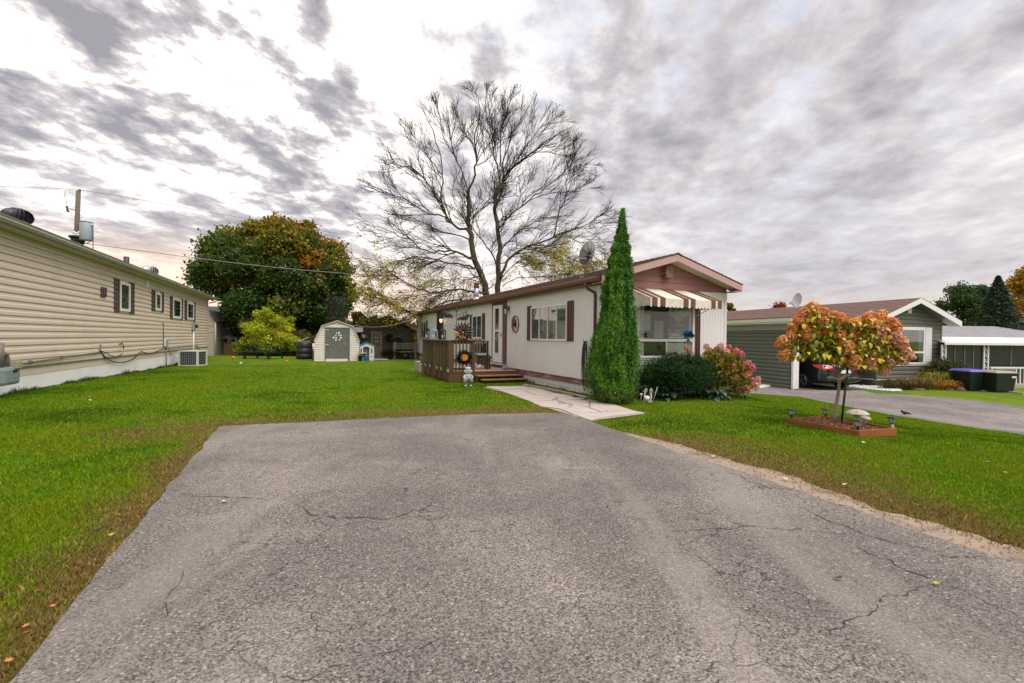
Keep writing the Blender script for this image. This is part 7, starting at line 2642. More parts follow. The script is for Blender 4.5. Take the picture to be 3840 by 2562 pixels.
m_ = MB(); m_.add([(-.60, -.30, 1.14), (.60, -.30, 1.14), (.52, .55, 1.43), (-.52, .55, 1.43)], [(0, 1, 2, 3)]); m_.build("rear_window", M['porch_dark'], T)

# gravel strip beside the house
gp = [gnd(*p) for p in ((3200, 1447), (3290, 1452), (3360, 1462), (3380, 1467), (3345, 1468), (3250, 1460), (3180, 1451))]
gcen = sum(gp, Vector()) / len(gp)
def pebbles(name, poly, n, size, mat):
  x0, x1 = min(p.x for p in poly), max(p.x for p in poly)
  y0, y1 = min(p.y for p in poly), max(p.y for p in poly)
  x = x0 + NR.rand(n * 3) * (x1 - x0); y = y0 + NR.rand(n * 3) * (y1 - y0)
  k = inside(poly, x, y)
  x, y = x[k][:n], y[k][:n]
  m_ = MB()
  for a, b_ in zip(x, y):
    s = size * random.uniform(.6, 1.3)
    z = gz(a, b_) + .012
    q = [(a - s, b_ - s * .7, z), (a + s, b_ - s * .8, z), (a + s * .8, b_ + s, z), (a - s * .9, b_ + s * .8, z), (a + s * random.uniform(-.3, .3), b_, z + s * 1.1)]
    m_.add(q, [(0, 1, 4), (1, 2, 4), (2, 3, 4), (3, 0, 4)])
  o = m_.build(name, M[mat], kind='stuff')
  return o


pebbles("white_gravel", gp, 900, .045, 'gravel')
pebbles("loose_grit", [p for p in DIRT if p.y > 1.5], 1500, .007, 'dirt')
gp2 = [gnd(*q5(*p)) for p in ((340, 1000), (520, 992), (500, 1010), (400, 1020))]
pebbles("white_gravel", gp2, 400, .05, 'gravel')

# ================================================================== PORCH HOUSE, far right
pb_ = gnd(3545, 1455)
GF = Frame(pb_.x, pb_.y + .5, 4.0, -.45)
T = in_frame(GF, "porch_house", "low house with grey shingles, white porch roof and dark screened porch", "house")
z7 = 4.238
def q7(x, y): return (3500 + x / z7, 1150 + y / z7)
def pg_(x, y, c=0.0): return GF.F(*q7(x, y), c)
pw0, pw1 = pg_(60, 600)[0] - 1.0, pg_(1441, 600)[0] + 5
zt = pg_(800, 612)[1]
BK = 2.4
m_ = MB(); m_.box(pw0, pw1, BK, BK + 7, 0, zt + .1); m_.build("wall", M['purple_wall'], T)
zeave = GF.F(*q7(800, 482), 1.9)[1]
zrg = GF.F(*q7(800, 316), 5.5)[1]
m_ = MB(); m_.hexa([(pw0 - .2, 1.9, zeave - .06), (pw1, 1.9, zeave - .06), (pw1, 5.5, zrg - .06), (pw0 - .2, 5.5, zrg - .06), (pw0 - .2, 1.9, zeave), (pw1, 1.9, zeave), (pw1, 5.5, zrg), (pw0 - .2, 5.5, zrg)])
m_.hexa([(pw0 - .2, 5.5, zrg - .06), (pw1, 5.5, zrg - .06), (pw1, 9.2, zeave - .06), (pw0 - .2, 9.2, zeave - .06), (pw0 - .2, 5.5, zrg), (pw1, 5.5, zrg), (pw1, 9.2, zeave), (pw0 - .2, 9.2, zeave)])
m_.build("roof", M['shingle_grey'], T)
sh = MB()
for k in range(13):
  y0 = 1.9 + 3.6 * k / 13; z0 = zeave + (zrg - zeave) * k / 13
  x = pw0 - .2
  while x < pw1:
    x1 = min(pw1, x + random.uniform(.25, .6))
    u = random.uniform(0, .008)
    sh.hexa([(x, y0 - .01, z0 + .0), (x1 - .004, y0 - .01, z0), (x1 - .004, y0 + .3, z0 + .002 + (zrg - zeave) / 13), (x, y0 + .3, z0 + .002 + (zrg - zeave) / 13),
         (x, y0 - .01, z0 + .02 + u), (x1 - .004, y0 - .01, z0 + .02 + u), (x1 - .004, y0 + .3, z0 + .008 + (zrg - zeave) / 13), (x, y0 + .3, z0 + .008 + (zrg - zeave) / 13)])
    x = x1
sh.build("shingles", M['shingle_grey'], T, kind='stuff')
m_ = MB(); m_.box(pw0 - .2, pw1, 1.86, 1.89, zeave - .14, zeave - .01); m_.build("eave_fascia", M['white'], T)
# porch roof
px0 = pg_(125, 600)[0]
zp1 = GF.F(*q7(900, 490), 1.8)[1]
m_ = MB(); m_.hexa([(px0, -.15, zt + .06), (pw1, -.15, zt + .06), (pw1, 1.85, zp1 - .05), (px0 + 1.0, 1.85, zp1 - .05), (px0, -.15, zt + .11), (pw1, -.15, zt + .11), (pw1, 1.85, zp1), (px0 + 1.0, 1.85, zp1)]); m_.build("porch_roof", M['white'], T)
m_ = MB(); m_.box(px0 - .02, pw1, -.20, -.152, zt, zt + .10); m_.build("porch_fascia", M['white'], T)
m_ = MB(); m_.box(px0 - .1, pw1, -.35, BK, -.15, .10); m_.build("porch_floor", M['concrete'], T)
for (qx0, qx1) in ((120, 195), (785, 868)):
  a, b_ = pg_(qx0, 700)[0], pg_(qx1, 700)[0]
  for (s, e) in ((a, a + .05), (b_ - .05, b_)):
    m_ = MB(); m_.box(s, e, -.05, 0, .10, zt); m_.build("porch_post", M['white'], T)
  for k in range(6):
    zz = .2 + (zt - .3) * k / 6
    m_ = MB()
    m_.tube([(a + .05, -.025, zz + .30), (b_ - .05, -.025, zz)], .012, 5)
    c = ((a + b_) / 2, zz + .05)
    m_.tube([(c[0] + .07 * math.cos(t_), -.025, c[1] + .07 * math.sin(t_)) for t_ in np.linspace(0, 5, 10)], .010, 5)
    m_.build("scroll", M['white'], T)
m_ = MB(); m_.box(pg_(200, 700)[0], pg_(780, 700)[0], .02, .05, .1, zt - .02); m_.box(pg_(875, 700)[0], pw1, .02, .05, pg_(900, 930)[1], zt - .02); m_.build("screen", M['porch_dark'], T)
for qx in (345, 500, 640, 1240):
  a = pg_(qx, 700)[0]
  m_ = MB(); m_.box(a - .02, a + .02, -.0, .018, .1 if qx < 800 else pg_(900, 930)[1], zt); m_.build("screen_post", M['grey_wood'], T)
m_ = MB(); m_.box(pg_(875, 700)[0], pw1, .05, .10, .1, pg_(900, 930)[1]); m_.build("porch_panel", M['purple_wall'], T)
zr0, zr1 = pg_(1100, 1265)[1], pg_(1100, 960)[1]
for zz in (zr0, zr1 - .06):
  m_ = MB(); m_.box(pg_(870, 900)[0], pw1, -.12, -.06, zz, zz + .07); m_.build("rail", M['white'], T)
x = pg_(890, 900)[0]
while x < pw1 - 2.5:
  m_ = MB(); m_.box(x, x + .04, -.11, -.07, zr0 + .07, zr1 - .06); m_.build("baluster", M['white'], T)
  x += .185
m_ = MB(); a = GF.F(*q7(1420, 260), 4.2); m_.cyl(a[0], 4.2, a[1] - .6, a[1], .16, 12); m_.lathe([(.22, -.05), (.24, .05), (.1, .1)], a[0], 4.2, a[1], 12); m_.build("roof_vent", M['black'], T)
T = in_frame(GF, "blue_box", "blue recycling box by the white porch railing behind the bins", "box")
a, b_ = pg_(1130, 1250, -.4)[0], pg_(1200, 1250, -.4)[0]
m_ = MB(); m_.box(a, b_, -.55, -.30, .0, .42); m_.build("tub", pmat('sky_blue_plastic', (.07, .20, .50), .5), T, bevel=.02)
m_ = MB(); m_.box(a - .02, b_ + .02, -.57, -.28, .40, .44); m_.build("rim", M['blue_roof'], T)
T = in_frame(GF, "grey_cushion", "grey padded cushion hung over the white porch railing", "cushion")
a, b_ = pg_(975, 1000, -.15)[0], pg_(1290, 1000, -.15)[0]
m_ = MB(); m_.box(a, b_, -.20, -.13, pg_(1100, 1080)[1], pg_(1100, 985)[1]); m_.build("pad", M['grey_wood'], T, bevel=.03)
m_ = MB(); m_.box(a + .1, b_ - .1, -.21, -.201, pg_(1100, 1030)[1] - .01, pg_(1100, 1030)[1] + .01); m_.build("piping", M['concrete'], T)


# bins
def bin_(label, qx0, qx1, qtop, qbot, lidmat):
  g = gnd(3500 + (qx0 + qx1) / 2 / z7, 1150 + qbot / z7)
  h = (qbot - qtop) / z7 / FOC * g.y
  wd = (qx1 - qx0) / z7 / FOC * g.y
  T = thing("wheelie_bin", label, "bin", g, R(4), "bins beside the porch")
  t_, b_ = wd * .46, wd * .38
  m_ = MB(); m_.hexa([(-b_, -b_, .03), (b_, -b_, .03), (b_, b_, .03), (-b_, b_, .03), (-t_, -t_, h * .90), (t_, -t_, h * .90), (t_, t_, h * .90), (-t_, t_, h * .90)]); m_.build("body", M['bin'], T, bevel=.03)
  m_ = MB(); m_.hexa([(-wd * .5, -wd * .49, h * .90), (wd * .5, -wd * .49, h * .90), (wd * .5, wd * .5, h * .92), (-wd * .5, wd * .5, h * .92), (-wd * .38, -wd * .36, h * .985), (wd * .40, -wd * .36, h * .985), (wd * .40, wd * .4, h), (-wd * .38, wd * .4, h)]); m_.build("lid", M[lidmat], T, bevel=.02)
  for s in (-1, 1):
    m_ = MB(); m_.tube([(s * b_ * .9, b_ * .9, .12), (s * b_ * 1.1, b_ * .9, .12)], .12, 14); m_.build("wheel", M['tyre'], T)
  m_ = MB(); m_.box(t_ * .45, t_ * .85, -t_ * .98 - .006, -t_ * .9, h * .68, h * .76); m_.build("label_plate", M['white'], T)
  m_ = MB(); m_.tube([(-wd * .4, wd * .56, h * .88), (wd * .4, wd * .56, h * .88)], .02, 6); m_.build("handle", M['black'], T)


bin_("dark wheelie bin with a violet-blue lid by the porch", 385, 765, 992, 1330, 'bin_blue')
bin_("dark green wheelie bin with a taupe lid in front of the porch railing", 785, 1170, 1012, 1352, 'bin_grey')
T = thing("garden_rock", "pale rounded rock at the edge of the neighbour's lawn by the bins", "rock", gnd(*q7(505, 1330)))
m_ = MB(); m_.ball((0, 0, .03), .34, 10, 7, rz=.16, ry=.2); m_.build("stone", M['stone'], T)
m_ = MB(); m_.ball((.3, .1, .0), .12, 8, 6, rz=.08); m_.build("chip", M['stone'], T)
ks = [gnd(*q7(*p)) for p in ((560, 1332), (900, 1352), (1180, 1366), (1441, 1395))]
T = thing("concrete_kerb", "thin concrete kerb between the neighbour's lawn and the bins", "kerb")
for i in range(3):
  m_ = MB(); m_.bar(ks[i] + Vector((0, 0, .02)), ks[i + 1] + Vector((0, 0, .02)), .10, .08); m_.build("kerb_block", M['concrete'], T)

# ================================================================== PLANTER BOX with the standard hydrangea
PLC = [gnd(2948, 1584), gnd(3222, 1641), gnd(3363, 1638), gnd(3090, 1580)]
PLANTER = PLC
zq = 3.92
def q8(x, y): return (2920 + x / zq, 1280 + y / zq)
T = thing("planter_box", "low rusty brown plank frame around the standard hydrangea and mulch", "planter")
hs = [.085, .085, .12, .085]
for i in range(4):
  a, b_ = PLC[i], PLC[(i + 1) % 4]
  d = (b_ - a).normalized(); n_ = Vector((d.y, -d.x, 0)) * -.022
  h0, h1 = (.07, .095) if i == 0 else ((.095, .13) if i == 1 else ((.13, .10) if i == 2 else (.10, .07)))
  m_ = MB(); m_.hexa([a + Vector((0, 0, -.03)), b_ + Vector((0, 0, -.03)), b_ + n_ + Vector((0, 0, -.03)), a + n_ + Vector((0, 0, -.03)), a + Vector((0, 0, h0)), b_ + Vector((0, 0, h1)), b_ + n_ + Vector((0, 0, h1)), a + n_ + Vector((0, 0, h0))])
  m_.build("plank", M['planter'], T, bevel=.003)
pc = sum(PLC, Vector()) / 4
inn = [p + (pc - p) * .035 for p in PLC]
m_ = MB(); m_.prism([(p.x, p.y) for p in inn], -.03, .045, 2); mb_ = m_.build("mulch_bed", M['mulchbase'], T)
# mulch chips
n = 5200
x = min(p.x for p in inn) + NR.rand(n * 3) * 4; y = min(p.y for p in inn) + NR.rand(n * 3) * 2.5
k = inside(inn, x, y); x, y = x[k][:n], y[k][:n]; n = len(x)
hump = .035 * np.exp(-((x - pc.x + .35) ** 2 * 2 + (y - pc.y) ** 2 * 6))
cen = np.stack([x, y, .050 + hump + NR.rand(n) * .02], 1)
leaf_obj("mulch", cen, .05, jitcol((.30, .155, .085), n, .45), M['petal'], T, aspect=.4, jit=.75, nrm=np.tile([0, 0, 1.], (n, 1)))['kind'] = 'stuff'

# stone mushrooms
def mushroom(label, qx, qbot, qtop, qw, stem_w):
  g = gnd(*q8(qx, qbot))
  h = (qbot - qtop) / zq / FOC * g.y
  wd = qw / zq / FOC * g.y
  T = thing("stone_mushroom", label, "garden ornament", g, random.random(), "stone mushrooms in the planter")
  sw_ = stem_w / zq / FOC * g.y / 2
  m_ = MB(); m_.lathe([(sw_ * 1.25, 0), (sw_ * 1.1, h * .15), (sw_ * .9, h * .45), (sw_ * .95, h * .78)], n=16); m_.build("stalk", M['stone'], T)
  m_ = MB(); m_.lathe([(sw_ * .9, h * .78), (wd * .40, h * .77), (wd * .48, h * .79), (wd * .47, h * .83), (wd * .34, h * .93), (wd * .15, h * .99), (.005, h)], n=24); m_.build("cap", M['stone'], T)


mushroom("large stone mushroom with a broad flat cap in the planter", 1150, 1320, 1000, 315, 95)
mushroom("smaller stone mushroom tucked behind the large one", 1262, 1305, 1095, 170, 55)

# four path lights at the planter
LT = None
for (lab, qx, qb, qt) in (("black path light at the planter corner closest to the slab path", 190, 1150, 985), ("black path light at the far corner of the planter behind the hydrangea trunk", 690, 1140, 955), ("black path light in front of the stone mushrooms", 1165, 1345, 1160), ("black path light with a white stake at the planter corner by the neighbour's drive", 1670, 1300, 1108)):
  g = gnd(*q8(qx, qb + (30 if qx in (190, 690) else 25)))
  h = (qb + 25 - qt) / zq / FOC * g.y
  if LT is None or 'white' in lab:
    T = thing("path_light", lab, "solar light", g, R(25), "black path lights around the planter")
    m_ = MB(); m_.box(-.014, .014, -.014, .014, 0, h * .52); m_.build("stake", M['white' if 'white' in lab else 'black'], T)
    m_ = MB()
    for k in range(4):
      a = math.pi / 2 * k + .78
      m_.bar((.028 * math.cos(a), .028 * math.sin(a), h * .55), (.056 * math.cos(a), .056 * math.sin(a), h * .90), .006)
      b2 = a + math.pi / 2
      m_.bar((.035 * math.cos(a), .035 * math.sin(a), h * .55), (.035 * math.cos(b2), .035 * math.sin(b2), h * .55), .010)
      m_.tube([(0, 0, h * .48), (.035 * math.cos(a), .035 * math.sin(a), h * .55)], .006, 4)
    m_.build("cage", M['black'], T)
    m_ = MB(); m_.lathe([(.028, h * .57), (.054, h * .89)], n=4, smooth=False); gl = m_.build("glass", M['lampglass'], T); gl.rotation_euler = (0, 0, R(45))
    m_ = MB(); m_.lathe([(.088, h * .88), (.084, h * .92), (.055, h * .985), (.01, h)], n=4, smooth=False); cp = m_.build("cap", M['black'], T); cp.rotation_euler = (0, 0, R(45))
    if LT is None: LT = T
  else:
    dup(LT, g, R(25), lab)
g = gnd(2700 + 96, 1512)
g = gnd(2793, 1502)
dup(LT, g, R(10), "small black stake light on the grass beyond the pink hydrangea")

# bird on the neighbour's drive
g = gnd(*q8(1850, 1085))
T = thing("small_bird", "small brown bird standing on the neighbour's drive", "bird", g, R(-20))
m_ = MB(); m_.ball((0, 0, .06), .06, 10, 6, rz=.04, ry=.04); m_.ball((-.055, 0, .095), .028, 8, 6); m_.tube([(-.08, 0, .095), (-.105, 0, .09)], [.008, .002], 5); m_.tube([(.05, 0, .06), (.14, 0, .03)], [.03, .012], 6); m_.build("body", M['spinner'], T)
for s in (-1, 1):
  m_ = MB(); m_.tube([(0, s * .015, .03), (0, s * .018, 0)], .004, 4); m_.build("leg", M['spinner'], T)

# ================================================================== skeleton in the lawn
sx_, sy_ = 5.875, 5.875
def q9(x, y): return (2060 + x / 5.875, 1420 + y / 5.875)
SK = gnd(*q9(2165, 556))
T = thing("skeleton_decoration", "plastic skeleton with skull and two raised forearms coming out of the grass", "decoration", SK, R(8))
u9 = 1 / 5.875 / FOC * SK.y       # metres per zoomed pixel
m_ = MB(); m_.ball((-.02, 0, .115), .073, 16, 12, rz=.062, ry=.06); m_.build("skull", M['bone'], T)
m_ = MB(); m_.lathe([(.028, .015), (.040, .035), (.045, .07)], .035, -.01, 0, 10, sy=.8); m_.ball((.04, -.01, .085), .042, 10, 8, rz=.03); m_.build("jaw", M['bone'], T)
m_ = MB()
for (x_, z_) in ((.022, .108), (.060, .106)):
  m_.ball((x_, -.050, z_), .014, 8, 6)
m_.ball((.045, -.052, .083), .008, 6, 5)
m_.box(.012, .066, -.047, -.040, .052, .055)
m_.build("eye_socket", M['black'], T)
for (x0, x1, tag_) in ((2070, 2118, 0), (2255, 2240, 1)):
  bx, tx = (x0 - 2165) * u9, (x1 - 2165) * u9
  mid = ((2095 if tag_ == 0 else 2238) - 2165) * u9
  zw = (556 - 345) * u9
  zt_ = (556 - 205) * u9
  m_ = MB()
  m_.tube([(bx, 0, 0), (bx * .6 + mid * .4, 0, zw * .45), (mid, 0, zw)], [.011, .009, .013], 8)
  m_.tube([(bx + .014, .01, 0), (bx * .6 + mid * .4 + .012, .01, zw * .5), (mid + .010, .008, zw)], [.008, .007, .008], 6)
  m_.build("forearm", M['bone'], T)
  m_ = MB(); m_.ball((mid, 0, zw + .012), .020, 8, 6, rz=.016); m_.build("wrist", M['bone'], T)
  for f in range(5):
    o_ = (f - 2) * .013
    L_ = (.72, .92, 1.0, .95, .80)[f] if tag_ == 0 else (.80, .95, 1.0, .92, .72)[f]
    sp_ = .9 if f in (0, 4) else .5
    m_ = MB(); m_.tube([(mid + o_ * .7, -.004, zw + .02), (mid + o_ * 1.15 + (tx - mid) * .4, -.006, zw + (zt_ - zw) * .45 * L_), (mid + o_ * 1.25 + (tx - mid) * .8, -.012, zw + (zt_ - zw) * .78 * L_), (mid + o_ * sp_ + (tx - mid), -.02, zw + (zt_ - zw) * L_)], [.0065, .0055, .006, .0035], 6); m_.build("finger", M['bone'], T)
T = thing("white_stone", "small white round stone among the hosta leaves by the cedar", "stone", gnd(*q9(2020, 500)))
m_ = MB(); m_.ball((0, 0, .15), .035, 8, 6, rz=.03); m_.build("stone_face", M['bone'], T)
m_ = MB(); m_.tube([(0, 0, 0), (0, 0, .13)], .008, 5); m_.build("stake", M['bone'], T)
T = thing("thin_white_stake", "thin white stake leaning among the hostas beside the skeleton", "stake", gnd(2447, 1513))
a = at(2465, 1452, T.location.y) - T.location
m_ = MB(); m_.tube([(0, 0, 0), a], .006, 5); m_.build("rod", M['bone'], T)
m_ = MB(); m_.ball(a, .009, 6, 4); m_.build("tip", M['bone'], T)

# blue flower spinner in front of the window
g = at(2577, 1500, 11.15); g.z = 0
tp = at(2581, 1262, 11.15)
T = thing("blue_garden_flower", "blue metal garden flower on a dark stake before the end window", "garden stake", g)
h = tp.z
m_ = MB(); m_.tube([(0, 0, 0), (tp.x - g.x, 0, h - .03)], .008, 6); m_.build("stake", M['spinner'], T)
bm_ = pmat('teal_blue_metal', (.012, .10, .21), .4, .5, 20)
for k in range(26):
  a = k * 2.4; e = .25 + .75 * (k / 26)
  m_ = MB()
  c = Vector((tp.x - g.x, 0, h + .0))
  d = Vector((math.cos(a) * e, math.sin(a) * e * .8 - .25, .8 - .9 * e + .25 * math.sin(a * 3))).normalized()
  s_ = d.cross(Vector((0, 1, .3))).normalized() * .022
  p1, p2, p3 = c + d * .05, c + d * .11 + Vector((0, 0, .005)), c + d * .165
  m_.add([c, p1 - s_, p1 + s_, p2 - s_ * 1.1, p2 + s_ * 1.1, p3], [(0, 1, 2), (1, 3, 4, 2), (3, 5, 4)])
  m_.build("petal", bm_, T)
for k in range(8):
  a = k * .8
  m_ = MB(); c = Vector((tp.x - g.x, 0, h - .06))
  m_.tube([c, c + Vector((.07 * math.cos(a), .04 * math.sin(a), -.05)), c + Vector((.10 * math.cos(a), .05 * math.sin(a), -.13))], [.006, .008, .002], 4); m_.build("leaf", M['galv' if k % 2 else 'spinner'], T)

# fallen leaves on the ground (each separately visible ones)
FL = [(zleft(1025, 480), 0), (zleft(10, 66), 1), (zleft(395, 775), 2), (zleft(120, 1062), 2), (zleft(115, 1098), 2), (zleft(240, 970), 2), (zleft(515, 635), 3), (zleft(180, 898), 2), (zleft(38, 1224), 2), (zright(925, 270), 0), (zright(1255, 374), 0), (zright(2218, 226), 0), (zright(2190, 296), 0), (zright(1530, 400), 0), (zright(1612, 204), 0), (zright(2265, 345), 3), (zright(1950, 862), 3), ((337, 1493), 0), ((338, 1506), 0), (zright(1500, 838), 4), (zleft(1865, 422), 4), ((1817, 1508), 0)]
WH = ["on the asphalt in line with the long crack", "on the grass at the edge of the view, below the gas meter", "among three at the widest brown edge patch", "at the bottom corner where grass meets drive, upper of a pair", "at the bottom corner where grass meets drive, lower of a pair",
   "midway along the brown strip beside the drive", "at the first bend of the brown strip", "below the widest brown edge patch", "lowest of all at the drive's bottom corner", "on the dirt verge just past the slab path", "on the dirt verge at its middle", "on the grass furthest along the verge beyond the planter", "on the grass below the one by the neighbour's drive",
   "on the ragged grass edge of the dirt verge", "on the lawn below the planter", "in the dark patch of lawn near the picture edge", "caught where two cracks meet on the asphalt", "on the lawn in front of the tan house, upper of two", "on the lawn in front of the tan house, lower of two", "on the open asphalt below the long crack", "on the pale patch in the middle of the drive", "at the top edge of the drive near the deck steps"]
labs = {0: "pale tan leaf", 1: "orange-tan leaf", 2: "small orange leaf", 3: "curled yellow leaf", 4: "small dark leaf"}
lc = {0: (.55, .42, .26), 1: (.55, .30, .10), 2: (.46, .17, .06), 3: (.42, .30, .06), 4: (.05, .035, .03)}
lm = {k: pmat('fallen_leaf_%d' % k, v, .8, .2, 20) for k, v in lc.items()}
LFP = [(0, -.5), (.10, -.2), (.32, -.28), (.28, 0), (.5, .18), (.22, .22), (.12, .5), (0, .38), (-.12, .5), (-.22, .22), (-.5, .18), (-.28, 0), (-.32, -.28), (-.10, -.2)]
for i, (p, kind) in enumerate(FL):
  g = gnd(*p)
  s = .045 if kind != 2 else .032
  if kind == 0: s = .055
  m_ = MB()
  vs = [(x * s, y * s, .012 + .25 * s * (abs(x) + .5 * abs(y))) for x, y in LFP] + [(0, 0, .012)]
  m_.add(vs + [(v[0], v[1], v[2] - .002) for v in vs], [(j, (j + 1) % 14, 14) for j in range(14)] + [(15 + (j + 1) % 14, 15 + j, 29) for j in range(14)])
  o = m_.build("fallen_leaf", lm[kind])
  o.location = g + Vector((0, 0, .016))
  o.rotation_euler = (random.uniform(-.3, .3), random.uniform(-.3, .3), random.random() * 6)
  tag(o, labs[kind] + " " + WH[i], "leaf", "fallen leaves scattered on the ground")
# ================================================================== VEGETATION
def crown(name, label, cat, base, lobes, n, lsize, cols, trunk_h, trunk_r, aspect=.7, group=None, shell=.55, limbs=6, trans='leaf', jit=.8):
  """lobes: list of (x,y,z,r, colour) in metres relative to base; leaves fill clumps on each lobe"""
  T = thing(name, label, cat, base, 0, group)
  P_, C_, Nn = [], [], []
  tot = sum(l[3] ** 2 for l in lobes)
  for (lx_, ly_, lz_, r, c) in lobes:
    k = max(20, int(n * r * r / tot))
    # sub-clumps on the lobe so that light and dark sprays read
    ns = 9
    sc_ = NR.normal(size=(ns, 3)); sc_ /= np.linalg.norm(sc_, axis=1, keepdims=True)
    w_ = NR.randint(0, ns, k)
    p = sc_[w_] * .72 + NR.normal(size=(k, 3)) * .25
    q = NR.normal(size=(k, 3)); q /= np.linalg.norm(q, axis=1, keepdims=True)
    mixk = NR.rand(k, 1) < .3
    p = np.where(mixk, q * (shell + (1 - shell) * NR.rand(k, 1)), p)
    P_.append(p * r * np.array([1, 1, .82]) + np.array([lx_, ly_, lz_]))
    cc = jitcol(c, k, .22, .07) * np.exp(NR.normal(size=ns) * .26)[w_][:, None]
    alt = NR.rand(k) < .22
    cc[alt] = jitcol(random.choice(lobes)[4], int(alt.sum()), .22)
    C_.append(cc)
    Nn.append(p)
  P_ = np.concatenate(P_); C_ = np.concatenate(C_); Nn = np.concatenate(Nn)
  Nn = Nn / (np.linalg.norm(Nn, axis=1, keepdims=True) + 1e-6)
  leaf_obj("crown", P_, lsize * (.65 + .7 * NR.rand(len(P_))), C_, M[trans], T, aspect=aspect, nrm=Nn, jit=jit)
  m_ = MB()
  m_.tube([(0, 0, -.1), (.05, 0, trunk_h * .5), (0, .05, trunk_h)], [trunk_r * 1.25, trunk_r, trunk_r * .8], 10)
  m_.build("trunk", M['bark'], T)
  idx_ = list(range(len(lobes)))
  random.shuffle(idx_)
  for i in idx_[:limbs]:
    l = lobes[i]
    m_ = MB()
    m_.tube([(0, 0, trunk_h * .85), (l[0] * .4, l[1] * .4, trunk_h + (l[2] - trunk_h) * .5), (l[0] * .9, l[1] * .9, l[2])], [trunk_r * .5, trunk_r * .3, trunk_r * .08], 6)
    m_.build("limb", M['bark'], T)
  return T


# ------------------------------------------------------------------ big maple
MD = 36.0
mb_ = at(1040, 1330, MD); mb_.z = 0
pxm = MD / FOC
prof = [(0.0, .52), (.12, .76), (.25, .92), (.42, 1.0), (.58, .98), (.72, .86), (.84, .66), (.93, .42), (1.0, .12)]
zb0, zt0 = 1.2, 9.75
lobes = []
random.seed(11)
gA, gB, gO, gY = (.050, .098, .018), (.090, .125, .018), (.32, .16, .012), (.22, .185, .015)
for i in range(150):
  tz = random.random() ** .9
  wz = np.interp(tz, [p[0] for p in prof], [p[1] for p in prof]) * 4.95
  a = random.random() * 2 * math.pi
  rr = wz * (math.sqrt(random.random()) if i % 4 == 0 else random.uniform(.78, 1.0))
  x, y = rr * math.cos(a), rr * math.sin(a) * .95
  z = zb0 + (zt0 - zb0) * tz
  r = random.uniform(.75, 1.35) * (1 if tz < .9 else .7)
  u = random.random()
  if tz > .80: c = gO if u < .26 else (gY if u < .74 else gB)
  elif tz > .62: c = gO if (u < .08 or (x < -2.8 and u < .5)) else (gY if u < .5 else (gB if u < .8 else gA))
  elif tz > .4: c = gY if u < .14 else (gB if u < .5 else gA)
  else: c = gB if u < .25 else gA
  lobes.append((x, y, z, r, c))
for k in range(14):      # crown-edge sprays
  a = random.random() * 2 * math.pi
  lobes.append((2.0 * math.cos(a) + random.uniform(-1.6, 1.6), 1.2 * math.sin(a), zt0 - abs(random.gauss(0, .5)) + .2, .5, gO if k % 2 else gY))
crown("maple_tree", "large round maple turning orange and bronze at its top, on the back lawn", "tree", mb_, lobes, 150000, .19, None, 3.2, .34, aspect=.85, limbs=14)

